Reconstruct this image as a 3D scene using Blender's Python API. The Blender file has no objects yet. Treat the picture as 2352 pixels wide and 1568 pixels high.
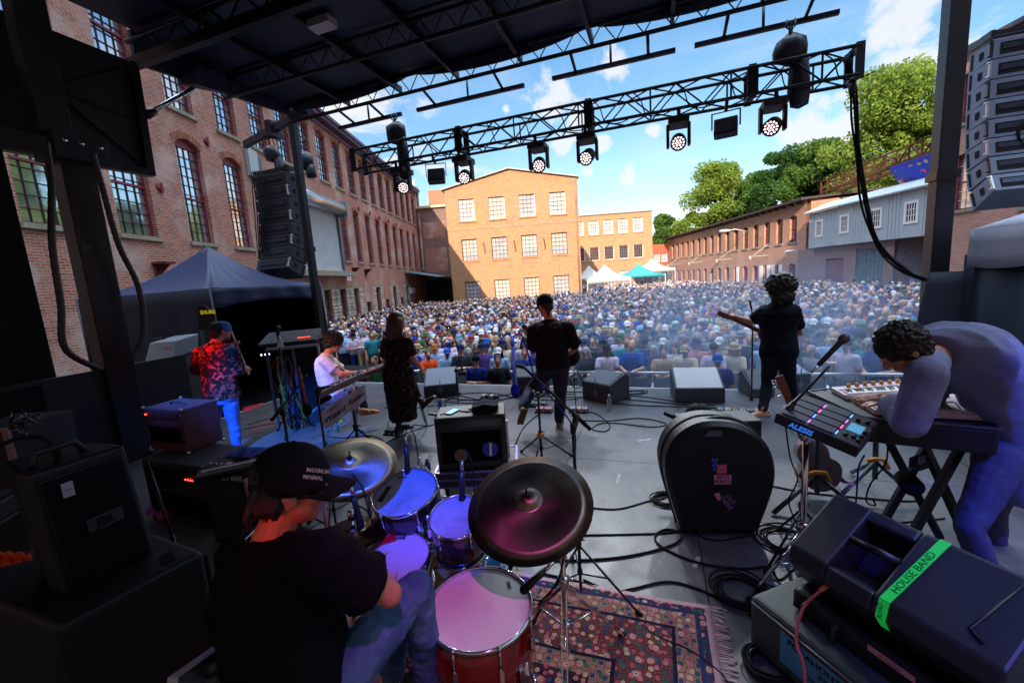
import bpy, bmesh, math, random
from math import sin, cos, pi, radians, sqrt, atan2
from mathutils import Vector, Matrix
V = Vector
# ---------------------------------------------------------------- camera
FPX = 950.0; PITCH = radians(8.4); ROLL = radians(4.0)
CAM = V((0, 0, 2.0))
_f = V((0, cos(PITCH), -sin(PITCH))); _r0 = V((1, 0, 0)); _u0 = V((0, sin(PITCH), cos(PITCH)))
_r = _r0*cos(ROLL) - _u0*sin(ROLL); _u = _r0*sin(ROLL) + _u0*cos(ROLL)
def ray(px, py): return _f + _r*((px-1176)/FPX) - _u*((py-784)/FPX)
def at(px, py, Y):
    d = ray(px, py); return CAM + d*(Y/d.y)
def fl(px, py, z=0.0):
    d = ray(px, py); return CAM + d*((z-CAM.z)/d.z)
def pln(px, py, p0, n):
    d = ray(px, py); return CAM + d*((V(p0)-CAM).dot(V(n))/d.dot(V(n)))
def proj(p):
    q = V(p)-CAM; k = q.dot(_f)
    return (1176+FPX*q.dot(_r)/k, 784-FPX*q.dot(_u)/k, k)
YB = radians(2.6)                      # heading of the mill yard
YS = radians(19.5)                     # heading of the stage
SX = V((cos(YS), -sin(YS), 0)); SY = V((sin(YS), cos(YS), 0))
GZ = -1.3                              # yard level, stage deck is z = 0
def S(s, t, z=0.0): return SX*s + SY*t + V((0, 0, z))
random.seed(7)
scn = bpy.context.scene
cd = bpy.data.cameras.new('camera'); cam = bpy.data.objects.new('camera', cd); scn.collection.objects.link(cam)
cd.sensor_width = 36; cd.lens = FPX/2352*36; cd.clip_start = 0.05; cd.clip_end = 3000
_m = Matrix((_r, _u, -_f)).transposed().to_4x4(); _m.translation = CAM; cam.matrix_world = _m
scn.camera = cam
scn.view_settings.view_transform = 'Standard'; scn.view_settings.look = 'None'
scn.view_settings.exposure = 1.25; scn.view_settings.gamma = 1.0
scn.render.resolution_x = 1024; scn.render.resolution_y = 682
scn.cycles.max_bounces = 6; scn.cycles.transparent_max_bounces = 8
SUND = V((.35, 1, -.5)).normalized()
# ---------------------------------------------------------------- world
w = bpy.data.worlds.new('World'); scn.world = w; w.use_nodes = True
nt = w.node_tree; nt.nodes.clear(); N = nt.nodes.new; LK = nt.links.new
out = N('ShaderNodeOutputWorld'); bg = N('ShaderNodeBackground'); bg.inputs[1].default_value = 0.15
sky = N('ShaderNodeTexSky'); sky.sky_type = 'NISHITA'; sky.sun_disc = False
sky.sun_elevation = radians(25.3); sky.sun_rotation = radians(-160.7); sky.air_density = 1.3; sky.dust_density = .6; sky.ozone_density = 2.0
tc = N('ShaderNodeTexCoord'); sp = N('ShaderNodeSeparateXYZ'); LK(tc.outputs['Generated'], sp.inputs[0])
def wm(op, a, b=None, c=None):
    n = N('ShaderNodeMath'); n.operation = op
    for i, q in enumerate((a, b, c)):
        if q is None: continue
        if isinstance(q, (int, float)): n.inputs[i].default_value = q
        else: LK(q, n.inputs[i])
    return n.outputs[0]
zz = wm('ADD', wm('MAXIMUM', sp.outputs[2], 0.0), .16)
cx = wm('DIVIDE', sp.outputs[0], zz); cy = wm('DIVIDE', sp.outputs[1], zz)
cb = N('ShaderNodeCombineXYZ'); LK(cx, cb.inputs[0]); LK(cy, cb.inputs[1])
def noise(scale, det, off, dist=0.0):
    mp = N('ShaderNodeMapping'); LK(cb.outputs[0], mp.inputs[0]); mp.inputs[1].default_value = off
    n = N('ShaderNodeTexNoise'); LK(mp.outputs[0], n.inputs[0]); n.inputs['Scale'].default_value = scale
    n.inputs['Detail'].default_value = det; n.inputs['Roughness'].default_value = .62; n.inputs['Distortion'].default_value = dist
    return n.outputs[0]
def ramp(v, a, b):
    r = N('ShaderNodeMapRange'); r.interpolation_type = 'SMOOTHSTEP'; LK(v, r.inputs[0]); r.inputs[1].default_value = a; r.inputs[2].default_value = b
    return r.outputs[0]
puff = ramp(wm('ADD', wm('MULTIPLY', noise(2.3, 9, (3.7, 1.2, 0), .3), .75), wm('MULTIPLY', noise(.55, 3, (9.1, 4.4, 0)), .45)), .62, .72)
wisp = wm('MULTIPLY', ramp(noise(.9, 7, (1.3, 7.7, 0), 1.2), .46, .78), .42)
msk = wm('MINIMUM', wm('ADD', wm('MULTIPLY', puff, .85), wisp), 1.0)
haz = wm('MULTIPLY', wm('POWER', wm('SUBTRACT', 1.0, wm('MINIMUM', wm('MAXIMUM', sp.outputs[2], 0.0), 1.0)), 6.0), .09)
# a few separate cumulus clouds, each a noisy ball of directions
nb = N('ShaderNodeTexNoise'); LK(tc.outputs['Generated'], nb.inputs[0]); nb.inputs['Scale'].default_value = 17; nb.inputs['Detail'].default_value = 9; nb.inputs['Roughness'].default_value = .6
best = None
for (px, py, r_) in ((1292, 215, .050), (1262, 245, .050), (1330, 262, .055), (1300, 330, .040), (1442, 402, .032), (1498, 300, .026), (1160, 250, .012), (1385, 325, .022), (1860, 282, .060), (1935, 300, .055), (1800, 285, .03), (770, 270, .05), (2080, 10, .07), (1400, 150, .05), (1345, 395, .02)):
    d0 = ray(px, py).normalized(); ds = N('ShaderNodeVectorMath'); ds.operation = 'DISTANCE'; LK(tc.outputs['Generated'], ds.inputs[0]); ds.inputs[1].default_value = d0
    k_ = wm('SUBTRACT', 1.0, wm('DIVIDE', ds.outputs['Value'], r_)); best = k_ if best is None else wm('MAXIMUM', best, k_)
cum = ramp(wm('ADD', best, wm('MULTIPLY', wm('SUBTRACT', nb.outputs[0], .5), 3.2)), .12, .75)
msk = wm('MAXIMUM', wm('MAXIMUM', msk, haz), wm('MULTIPLY', cum, .85))
mx = N('ShaderNodeMix'); mx.data_type = 'RGBA'; LK(msk, mx.inputs[0])
hs = N('ShaderNodeHueSaturation'); hs.inputs['Saturation'].default_value = 1.25; hs.inputs['Value'].default_value = .57; LK(sky.outputs[0], hs.inputs['Color'])
LK(hs.outputs[0], mx.inputs[6]); mx.inputs[7].default_value = (2.7, 2.72, 2.85, 1)
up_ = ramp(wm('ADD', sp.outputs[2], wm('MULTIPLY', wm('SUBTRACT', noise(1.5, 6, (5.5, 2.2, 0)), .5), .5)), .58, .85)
m2 = N('ShaderNodeMix'); m2.data_type = 'RGBA'; LK(up_, m2.inputs[0]); LK(mx.outputs[2], m2.inputs[6]); m2.inputs[7].default_value = (9.6, 11.6, 15.0, 1)  # overhead sky out of view, brightened to add light in the shade
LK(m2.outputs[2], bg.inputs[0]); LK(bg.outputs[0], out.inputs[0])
sd = bpy.data.lights.new('sun', 'SUN'); sd.energy = 3.3; sd.angle = radians(.5); sd.color = (1, .87, .70)
so = bpy.data.objects.new('sun', sd); scn.collection.objects.link(so); so.rotation_euler = SUND.to_track_quat('-Z', 'Y').to_euler()
so.location = (0, 0, 60)

# ---------------------------------------------------------------- library
_mc = {}
def M(name, col=(.5, .5, .5), rough=.6, metal=0.0, var=0.0, vs=4.0, bump=0.0, bs=40.0, col2=None, emis=0.0, coat=0.0, dist=.0, spec=None, alpha=1.0, trans=0.0, v0=.35, v1=.65):
    if name in _mc: return _mc[name]
    m = bpy.data.materials.new(name); m.use_nodes = True; t = m.node_tree; b = t.nodes['Principled BSDF']
    c = (*col, 1); b.inputs['Base Color'].default_value = c; b.inputs['Roughness'].default_value = rough; b.inputs['Metallic'].default_value = metal
    if coat: b.inputs['Coat Weight'].default_value = coat; b.inputs['Coat Roughness'].default_value = .08
    if spec is None and rough >= .8: spec = .12
    if spec is not None: b.inputs['Specular IOR Level'].default_value = spec
    if trans: b.inputs['Transmission Weight'].default_value = trans
    b.inputs['Alpha'].default_value = alpha
    tcn = t.nodes.new('ShaderNodeTexCoord')
    if var or col2:
        n = t.nodes.new('ShaderNodeTexNoise'); n.inputs['Scale'].default_value = vs; n.inputs['Detail'].default_value = 8; n.inputs['Distortion'].default_value = dist
        n.inputs['Roughness'].default_value = .6
        t.links.new(tcn.outputs['Object'], n.inputs[0])
        r = t.nodes.new('ShaderNodeMapRange'); r.inputs[1].default_value = v0; r.inputs[2].default_value = v1; t.links.new(n.outputs[0], r.inputs[0])
        x = t.nodes.new('ShaderNodeMix'); x.data_type = 'RGBA'; t.links.new(r.outputs[0], x.inputs[0])
        x.inputs[6].default_value = c; c2 = col2 or tuple(min(1, q*(1+var)) for q in col)
        if not col2: x.inputs[6].default_value = (*[q*(1-var) for q in col], 1)
        x.inputs[7].default_value = (*c2, 1); t.links.new(x.outputs[2], b.inputs['Base Color'])
        if emis: t.links.new(x.outputs[2], b.inputs['Emission Color'])
    if bump:
        n = t.nodes.new('ShaderNodeTexNoise'); n.inputs['Scale'].default_value = bs; n.inputs['Detail'].default_value = 5
        t.links.new(tcn.outputs['Object'], n.inputs[0])
        u = t.nodes.new('ShaderNodeBump'); u.inputs['Strength'].default_value = bump; u.inputs['Distance'].default_value = min(.02, .12/bs)
        t.links.new(n.outputs[0], u.inputs['Height']); t.links.new(u.outputs[0], b.inputs['Normal'])
    if emis:
        b.inputs['Emission Strength'].default_value = emis
        if not (var or col2): b.inputs['Emission Color'].default_value = c
    _mc[name] = m; return m
def T(h, k=1.0):                        # hex -> linear colour
    return tuple((((int(h[i:i+2], 16)/255)**2.2))*k for i in (0, 2, 4))
def ring(c, u, v, n): return [c + u*cos(2*pi*i/n) + v*sin(2*pi*i/n) for i in range(n)]
def perp(d):
    d = V(d).normalized(); a = V((0, 0, 1)) if abs(d.z) < .9 else V((1, 0, 0))
    u = d.cross(a).normalized(); return u, d.cross(u).normalized()
class MB:
    def __init__(s): s.v = []; s.f = []; s.m = []; s.sm = []; s.cuts = []
    def cut(s): s.cuts.append((len(s.v), len(s.f)))
    def each(s, name, mat, parent=None, **k):
        a = (0, 0); o = None
        for c in s.cuts+([(len(s.v), len(s.f))] if not s.cuts or s.cuts[-1][1] < len(s.f) else []):
            q = MB(); q.v = s.v[a[0]:c[0]]; q.f = [[i-a[0] for i in f] for f in s.f[a[1]:c[1]]]; q.m = s.m[a[1]:c[1]]; q.sm = s.sm[a[1]:c[1]]; a = c; o = q.build(name, mat, parent, **k)
        return o
    def add(s, vs, fs, mat=0, smooth=False):
        o = len(s.v); s.v += [V(q) for q in vs]
        for f in fs: s.f.append([o+i for i in f]); s.m.append(mat); s.sm.append(smooth)
        return s
    def box(s, c, size, R=None, mat=0):
        c = V(c); h = V(size)*.5; R = R or Matrix.Identity(3)
        vs = [c + R @ V((x*h.x, y*h.y, z*h.z)) for x in (-1, 1) for y in (-1, 1) for z in (-1, 1)]
        return s.add(vs, [(0, 1, 3, 2), (4, 6, 7, 5), (0, 4, 5, 1), (2, 3, 7, 6), (0, 2, 6, 4), (1, 5, 7, 3)], mat)
    def bb(s, a, b, mat=0):
        a = V(a); b = V(b); return s.box((a+b)/2, [abs(q) for q in (b-a)], None, mat)
    def loft(s, rings, cap=True, mat=0, smooth=True, closed=False):
        n = len(rings[0]); vs = [p for r in rings for p in r]; fs = []
        k = len(rings)
        for i in range(k if closed else k-1):
            j = (i+1) % k
            for q in range(n): fs.append((i*n+q, i*n+(q+1) % n, j*n+(q+1) % n, j*n+q))
        if cap and not closed: fs.append(tuple(range(n-1, -1, -1))); fs.append(tuple((k-1)*n+q for q in range(n)))
        return s.add(vs, fs, mat, smooth)
    def cyl(s, a, b, ra, rb=None, n=12, mat=0, smooth=True):
        a = V(a); b = V(b); rb = ra if rb is None else rb; u, v = perp(b-a)
        return s.loft([ring(a, u*ra, v*ra, n), ring(b, u*rb, v*rb, n)], True, mat, smooth)
    def bar(s, a, b, w, h=None, up=(0, 0, 1), mat=0):
        a = V(a); b = V(b); d = (b-a).normalized(); h = h or w; u = d.cross(V(up))
        if u.length < 1e-3: u = d.cross(V((1, 0, 0)))
        u.normalize(); v = u.cross(d)
        q = lambda c: [c-u*w/2-v*h/2, c+u*w/2-v*h/2, c+u*w/2+v*h/2, c-u*w/2+v*h/2]
        return s.loft([q(a), q(b)], True, mat, False)
    def tube(s, pts, r, n=8, mat=0, closed=False):
        pts = [V(p) for p in pts]; k = len(pts); R = []; u = None
        for i, p in enumerate(pts):
            a = pts[(i-1) % k] if (i or closed) else p; b = pts[(i+1) % k] if (i < k-1 or closed) else p
            d = (b-a)
            if d.length < 1e-9: d = V((0, 0, 1))
            d.normalize()
            if u is None: u, _ = perp(d)
            u = (u - d*u.dot(d))
            if u.length < 1e-6: u, _ = perp(d)
            u.normalize(); w_ = d.cross(u); rr = r[i] if isinstance(r, (list, tuple)) else r
            R.append(ring(p, u*rr, w_*rr, n))
        return s.loft(R, True, mat, True, closed)
    def lathe(s, o, ax, prof, n=24, mat=0, smooth=True, closed=False):
        o = V(o); ax = V(ax).normalized(); u, v = perp(ax)
        return s.loft([ring(o+ax*h, u*max(r, 1e-4), v*max(r, 1e-4), n) for r, h in prof], True, mat, smooth, closed)
    def prism(s, poly, off, mat=0):
        poly = [V(p) for p in poly]; off = V(off); n = len(poly)
        fs = [tuple(range(n-1, -1, -1)), tuple(range(n, 2*n))] + [(i, (i+1) % n, n+(i+1) % n, n+i) for i in range(n)]
        return s.add(poly+[p+off for p in poly], fs, mat)
    def ell(s, c, r, R=None, n=12, m=8, mat=0):
        c = V(c); R = R or Matrix.Identity(3); r = (r, r, r) if isinstance(r, (int, float)) else r
        rs = []
        for i in range(m+1):
            a = -pi/2 + pi*i/m; k = max(cos(a), .02)
            rs.append([c + R @ V((r[0]*k*cos(2*pi*j/n), r[1]*k*sin(2*pi*j/n), r[2]*sin(a))) for j in range(n)])
        return s.loft(rs, True, mat, True)
    def limb(s, a, b, ra, rb, n=12):
        a = V(a); b = V(b); d = (b-a); L = d.length; d.normalize(); u, v = perp(d); R = []
        for i in range(4): t = -pi/2+pi/2*i/4; R.append(ring(a+d*ra*sin(t), u*max(ra*cos(t), 1e-3), v*max(ra*cos(t), 1e-3), n))
        R.append(ring(a, u*ra, v*ra, n)); R.append(ring(b, u*rb, v*rb, n))
        for i in range(1, 5): t = pi/2*i/4; R.append(ring(b+d*rb*sin(t), u*max(rb*cos(t), 1e-3), v*max(rb*cos(t), 1e-3), n))
        return s.loft(R)
    def grid(s, fn, nu, nv, mat=0, smooth=True):
        vs = [fn(i/nu, j/nv) for i in range(nu+1) for j in range(nv+1)]
        return s.add(vs, [(i*(nv+1)+j, (i+1)*(nv+1)+j, (i+1)*(nv+1)+j+1, i*(nv+1)+j+1) for i in range(nu) for j in range(nv)], mat, smooth)
    def build(s, name, mat, parent=None, bevel=0.0, seg=2, remesh=0.0, smooth_it=0, solid=0.0, sub=0, local=False, link=True):
        me = bpy.data.meshes.new(name); v = s.v
        if parent is not None and not local:
            mi = root_mat(parent).inverted(); v = [mi @ q for q in v]
        me.from_pydata([tuple(q) for q in v], [], s.f)
        mats = mat if isinstance(mat, (list, tuple)) else [mat]
        for q in mats: me.materials.append(q)
        me.polygons.foreach_set('material_index', s.m); me.polygons.foreach_set('use_smooth', [bool(remesh) or q for q in s.sm]); me.update()
        o = bpy.data.objects.new(name, me)
        if link: scn.collection.objects.link(o)
        if parent is not None: o.parent = parent
        if remesh:
            r = o.modifiers.new('r', 'REMESH'); r.mode = 'VOXEL'; r.voxel_size = remesh; r.use_smooth_shade = True
        if smooth_it:
            r = o.modifiers.new('s', 'SMOOTH'); r.iterations = smooth_it; r.factor = .5
        if solid:
            r = o.modifiers.new('t', 'SOLIDIFY'); r.thickness = solid; r.offset = 0
        if bevel:
            r = o.modifiers.new('b', 'BEVEL'); r.width = bevel; r.segments = seg; r.limit_method = 'ANGLE'; r.angle_limit = radians(35)
        if sub:
            r = o.modifiers.new('u', 'SUBSURF'); r.levels = sub; r.render_levels = sub
        return o
def root_mat(o):
    while o.parent is not None: o = o.parent
    if o.type != 'EMPTY': return Matrix.Identity(4)
    return Matrix.Translation(o.location) @ o.rotation_euler.to_matrix().to_4x4()
def tag(o, label, cat=None, group=None, kind=None):
    if label: o['label'] = label
    if cat: o['category'] = cat
    if group: o['group'] = group
    if kind: o['kind'] = kind
    return o
def thing(name, label, cat, loc=(0, 0, 0), rz=0.0, group=None):
    o = bpy.data.objects.new(name, None); scn.collection.objects.link(o); o.empty_display_size = .1
    o.location = loc; o.rotation_euler = (0, 0, rz); return tag(o, label, cat, group)
def dup(root, loc, rz=0.0, label=None, group=None, mats=None):
    def cp(o, par):
        c = o.copy(); scn.collection.objects.link(c); c.parent = par
        for ch in o.children: cp(ch, c)
        return c
    r = cp(root, None); r.location = loc; r.rotation_euler = (0, 0, rz)
    if label: r['label'] = label
    if group: r['group'] = group
    return r
def rotz(a): return Matrix.Rotation(a, 3, 'Z')
def frame(d, up=(0, 0, 1)):             # columns: right, forward(d), up
    d = V(d).normalized(); r = d.cross(V(up))
    if r.length < 1e-4: r = d.cross(V((0, 1, 0)))
    r.normalize(); return Matrix((r, d, r.cross(d))).transposed()
def text_mb(s, size, pos, xd, yd, thick=.0008, bold=0.0, align='CENTER', shear=0.0):
    """lettering laid flat with its reading direction xd and upright direction yd; returns an MB"""
    cu = bpy.data.curves.new('t', 'FONT'); cu.body = s; cu.size = size; cu.align_x = align; cu.align_y = 'CENTER'; cu.offset = bold*size; cu.shear = shear
    cu.resolution_u = 2
    o = bpy.data.objects.new('t', cu); me = bpy.data.meshes.new_from_object(o)
    xd = V(xd).normalized(); yd = V(yd).normalized(); n = xd.cross(yd).normalized(); b = MB()
    vs = [V(pos)+xd*v.co.x+yd*v.co.y+n*thick for v in me.vertices]; b.add(vs, [tuple(p.vertices) for p in me.polygons])
    bpy.data.objects.remove(o); bpy.data.curves.remove(cu); bpy.data.meshes.remove(me)
    return b
def merge(a, b, mat=None):
    o = len(a.v); a.v += b.v
    for f, m_, s_ in zip(b.f, b.m, b.sm): a.f.append([o+i for i in f]); a.m.append(m_ if mat is None else mat); a.sm.append(s_)
    return a
def smooth_path(pts, k=6):              # Catmull-Rom through the points
    P = [V(p) for p in pts]; P = [P[0]*2-P[1]] + P + [P[-1]*2-P[-2]]; o = []
    for i in range(1, len(P)-2):
        for j in range(k):
            t = j/k; a, b, c, d = P[i-1:i+3]
            o.append(.5*((2*b)+(c-a)*t+(2*a-5*b+4*c-d)*t*t+(3*b-a-3*c+d)*t**3))
    o.append(P[-2]); return o
# ================================================================= the yard
def brick(name, c1, c2, mort, patch=None, pa=.5, rough=.85, s=1.0, stain=.25):
    m = bpy.data.materials.new(name); m.use_nodes = True; t = m.node_tree; b = t.nodes['Principled BSDF']; L = t.links.new; n = t.nodes.new
    tcn = n('ShaderNodeTexCoord'); sp_ = n('ShaderNodeSeparateXYZ'); L(tcn.outputs['Object'], sp_.inputs[0])
    ad = n('ShaderNodeMath'); L(sp_.outputs[0], ad.inputs[0]); L(sp_.outputs[1], ad.inputs[1]); cb_ = n('ShaderNodeCombineXYZ'); L(ad.outputs[0], cb_.inputs[0]); L(sp_.outputs[2], cb_.inputs[1])
    br = n('ShaderNodeTexBrick'); L(cb_.outputs[0], br.inputs[0]); br.inputs['Scale'].default_value = 1.0
    br.inputs['Brick Width'].default_value = .235*s; br.inputs['Row Height'].default_value = .078*s; br.inputs['Mortar Size'].default_value = .0085*s; br.inputs['Mortar Smooth'].default_value = .2
    br.inputs['Color1'].default_value = (*c1, 1); br.inputs['Color2'].default_value = (*c2, 1); br.inputs['Mortar'].default_value = (*mort, 1); br.inputs['Bias'].default_value = -.1
    prev = br.outputs[0]
    def layer(prev, col, sc, a0, a1, amt, det=6):
        z = n('ShaderNodeTexNoise'); L(tcn.outputs['Object'], z.inputs[0]); z.inputs['Scale'].default_value = sc; z.inputs['Detail'].default_value = det; z.inputs['Roughness'].default_value = .65
        r = n('ShaderNodeMapRange'); L(z.outputs[0], r.inputs[0]); r.inputs[1].default_value = a0; r.inputs[2].default_value = a1; r.inputs[4].default_value = amt
        x = n('ShaderNodeMix'); x.data_type = 'RGBA'; L(r.outputs[0], x.inputs[0]); L(prev, x.inputs[6]); x.inputs[7].default_value = (*col, 1); return x.outputs[2]
    prev = layer(prev, tuple(q*.45 for q in c1), .45, .52, .75, stain)
    prev = layer(prev, tuple(q*.5 for q in c2), 5, .58, .72, .5)
    prev = layer(prev, tuple(min(1, q*1.5) for q in c1), 9, .56, .7, .35)
    if patch: prev = layer(prev, patch, .5, .5, .62, pa, 8)
    L(prev, b.inputs['Base Color']); b.inputs['Roughness'].default_value = rough
    bu = n('ShaderNodeBump'); bu.inputs['Strength'].default_value = .5; bu.inputs['Distance'].default_value = .012; bu.invert = True
    L(br.outputs['Fac'], bu.inputs['Height']); L(bu.outputs[0], b.inputs['Normal']); return m
BR_L = brick('brick_mill', T('ad6c54'), T('874f3f'), T('b8a698'), T('c4b0a2'), .55)
BR_C = brick('brick_orange', T('b98054'), T('94603e'), T('c4a88a'), T('c48f42'), .28)
BR_R = brick('brick_long', T('b98466'), T('a46c54'), T('b49c86'), T('c4a68c'), .3)
BR_P = brick('brick_pink', T('b5806c'), T('9c6656'), T('b8a294'), None)
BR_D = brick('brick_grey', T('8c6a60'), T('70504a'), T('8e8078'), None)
STONE = brick('stone_quoin', T('c4b8a4'), T('a8a090'), T('7a7368'), None, s=2.9)
SILL = M('sill_stone', T('8f8b78'), .9, var=.25, vs=6); REDW = M('red_paint', T('7a2a33'), .5, var=.15, vs=8); DKRED = M('dark_red', T('6e2a2c'), .6, var=.1)
MUNT = M('muntin', T('46252b'), .5); WHITEP = M('white_paint', T('e6e2da'), .55, var=.05); GREYP = M('grey_steel', T('5a646a'), .5, .3, var=.15)
GLASS = M('old_glass', (.62, .68, .76), .05, .88, var=.12, vs=1.2, bump=.06, bs=3)
GLDK = M('dark_glass', (.06, .06, .07), .08, .0, spec=.9, var=.3, vs=2)
GLWH = M('blind_glass', (.5, .49, .46), .25, var=.08, vs=2); GLSC = M('screen_glass', (.34, .36, .38), .3, var=.1, vs=2)
def wall_mb(b, x0, x1, z0, z1, ops, depth=.28, y=0.0, mat=0, topz=None):
    """wall facing local -y at y, with real openings; ops = (xa, xb, za, zb, rise)"""
    xs = sorted({x0, x1, *[o[0] for o in ops], *[o[1] for o in ops]}); zs = sorted({z0, z1, *[o[2] for o in ops], *[o[3] for o in ops]})
    for i in range(len(xs)-1):
        k = 0
        while k < len(zs)-1:
            cxx = (xs[i]+xs[i+1])/2
            def hole(j): c_ = (zs[j]+zs[j+1])/2; return any(o[0] < cxx < o[1] and o[2] < c_ < o[3] for o in ops)
            if hole(k): k += 1; continue
            e = k
            while e+1 < len(zs)-1 and not hole(e+1): e += 1
            b.add([(xs[i], y, zs[k]), (xs[i+1], y, zs[k]), (xs[i+1], y, zs[e+1]), (xs[i], y, zs[e+1])], [(0, 1, 2, 3)], mat)
            k = e+1
    for (a, c, za, zb, rs) in ops:
        n = 8 if rs else 1
        top = [(a+(c-a)*i/n, zb-rs*(2*i/n-1)**2) for i in range(n+1)]
        pr = [(a, za)] + top + [(c, za)]; pr = pr[:]
        for i in range(len(pr)):
            p, q = pr[i], pr[(i+1) % len(pr)]
            b.add([(p[0], y, p[1]), (q[0], y, q[1]), (q[0], y+depth, q[1]), (p[0], y+depth, p[1])], [(0, 1, 2, 3)], mat)
        if rs:
            for i in range(n):
                p, q = top[i], top[i+1]
                b.add([(p[0], y, p[1]), (q[0], y, q[1]), (q[0], y, zb), (p[0], y, zb)], [(0, 1, 2, 3)], mat)
    return b
def window(par, o, frame_m, munt_m, pane_m, nx=3, nz=5, y=.16, fw=.07, sill=True, mid=True, mw=.02, sm=None, sash=None):
    a, c, za, zb, rs = o; w_ = c-a; h = zb-za
    fb = MB(); fb.bb((a, y, za), (a+fw, y+.08, zb-rs*.3)); fb.bb((c-fw, y, za), (c, y+.08, zb-rs*.3)); fb.bb((a+fw, y, za), (c-fw, y+.08, za+fw))
    if rs:
        n = 8; lo = zb-rs-fw
        for i in range(n):
            x_, x2 = a+w_*i/n, a+w_*(i+1)/n; q1 = zb-rs*(2*i/n-1)**2; q2 = zb-rs*(2*(i+1)/n-1)**2
            fb.prism([(x_, y-.003, lo), (x2, y-.003, lo), (x2, y-.003, q2), (x_, y-.003, q1)], (0, .08, 0))
    else: fb.bb((a+fw, y, zb-fw), (c-fw, y+.08, zb))
    zt = zb-(rs+fw if rs else fw)
    if mid: fb.bb((a+fw, y-.01, za+h*(sash or .48)), (c-fw, y+.07, za+h*(sash or .48)+.07))
    W = fb.build('window', frame_m, par, local=True)
    mb = MB()
    for i in range(1, nx): x_ = a+fw+(w_-2*fw)*i/nx; mb.bb((x_-mw/2, y+.02, za+fw), (x_+mw/2, y+.05, zt))
    for i in range(1, nz): z_ = za+fw+(zt-za-fw)*i/nz; mb.bb((a+fw, y+.018, z_-mw/2), (c-fw, y+.048, z_+mw/2))
    mb.build('glazing_bars', munt_m, W, local=True)
    p = MB(); p.add([(a+fw, y+.055, za+fw), (c-fw, y+.055, za+fw), (c-fw, y+.055, zt), (a+fw, y+.055, zt)], [(0, 1, 2, 3)]); p.build('pane', pane_m, W, local=True)
    if sill: s_ = MB(); s_.bb((a-.1, -.09, za-.14), (c+.1, .15, za)); s_.build('sill', sm or SILL, W, local=True)
    return W
def facade(par, x0, x1, z0, z1, ops, m, name='wall', depth=.28):
    return wall_mb(MB(), x0, x1, z0, z1, ops, depth).build(name, m, par, local=True)
# local frame of a wall whose outward side is local -y.  left mill: x runs towards us
# ---- ground
g = MB(); g.add([(-900, -400, GZ), (900, -400, GZ), (900, 1600, GZ), (-900, 1600, GZ)], [(0, 1, 2, 3)])
tag(g.build('ground', M('asphalt', (.07, .068, .065), .9, var=.3, vs=.8, bump=.3, bs=60)), None, kind='structure')
hb = MB(); pr = []
hb.grid(lambda u, v: V((-500+1100*u, 380+160*v, GZ + (18+9*sin(u*9)+6*sin(u*23+1))*sin(pi*min(1, v*1.0)*.5)*(.75+.25*sin(u*4)))), 60, 6)
tag(hb.build('hills', M('far_woods', T('4d6b3e'), .9, var=.4, vs=.08, bump=.8, bs=.3)), None, kind='structure')

# ---- left mill building : local x = -u so that -y faces the yard
O_L = V((-10.8, 38, 0)); ddL = V((sin(YB), cos(YB), 0))
mill = thing('mill_building', 'long three storey red brick mill with tall arched windows along the left of the yard', 'building', O_L, YB+pi/2)
# local frame after rotz(YB+90deg): +x -> towards negative... checked: local x axis = (cos, sin) of that angle
def sgn(): return 1
ax = rotz(YB*-1+pi/2) @ V((1, 0, 0))
mill.rotation_euler = (0, 0, pi/2-YB)                # local +x runs away down the yard, local -y faces the yard
ops = []; w3 = []; w2 = []; w1 = []
for x in [-31.5, -29.1, -26.7, -24.3, -21.95, -19.45, -17.2, -15.0, -12.8, -10.7, -8.55, -6.35, -4.2, -2.1, 0.05, 2.2, 4.3, 6.45, 8.6, 10.75]: w3.append((x, x+1.25, 9.1, 12.15, .22))
for x in [-32.4, -29.8, -27.2, -24.65, -21.9, -19.5]: w2.append((x, x+(1.2 if x > -24 else 1.35), 4.28, 8.1, .25))
for x in [-8.6, -6.35, -4.05, -1.75, .55, 2.85, 5.15, 7.5, 9.85]: w2.append((x, x+1.1, 4.15, 7.95, .22))
for i, x in enumerate([-21.3, -19.0, -16.7, -14.5, -12.3, -10.1, -7.9, -5.6, -3.4, -1.2, 1.0, 3.2, 5.2]): w1.append((x, x+.95, -.75, 2.2 if i % 2 == 0 or x < -9 else 1.1, 0))
shut = (-17.05, -8.95, 3.35, 7.2, 0)
door1 = (6.1, 8.0, GZ, 1.6, 0)
ops = w3+w2+w1+[shut, door1]
facade(mill, -40, 12.6, 2.75, 12.95, [o for o in ops if o[2] > 2.75], BR_L)
facade(mill, -40, 12.6, GZ, 2.75, w1+[door1], BR_L, 'lower_wall', .3)
for i, o in enumerate(w3): window(mill, o, REDW, MUNT, GLASS, 4, 8, sash=.5)
for i, o in enumerate(w2): window(mill, o, REDW, MUNT, GLASS, 4, 10, sash=.42)
for i, o in enumerate(w1): window(mill, o, DKRED, MUNT, GLDK if i % 3 else GLASS, 2, 6)
qb = MB()
for o in w1:
    if o[3] > 2:
        for sgnx in (-1, 1):
            x_ = (o[0]-.42) if sgnx < 0 else (o[1]+.42)
            for k in range(9):
                ww = .40 if k % 2 else .33; z_ = GZ+k*.4
                qb.bb((x_-ww if sgnx < 0 else x_-.40, -.035-.01*(k % 3), z_+.012), (x_+.40 if sgnx < 0 else x_+ww, .25, z_+.388))
            qb.cut()
qb.each('stone_quoins', STONE, mill, bevel=.02, seg=1, local=True)
lb = MB()
for o in w1:
    if o[3] > 2: lb.bb((o[0]-.25, -.06, o[3]), (o[1]+.25, .2, o[3]+.24)); lb.cut()
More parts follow.
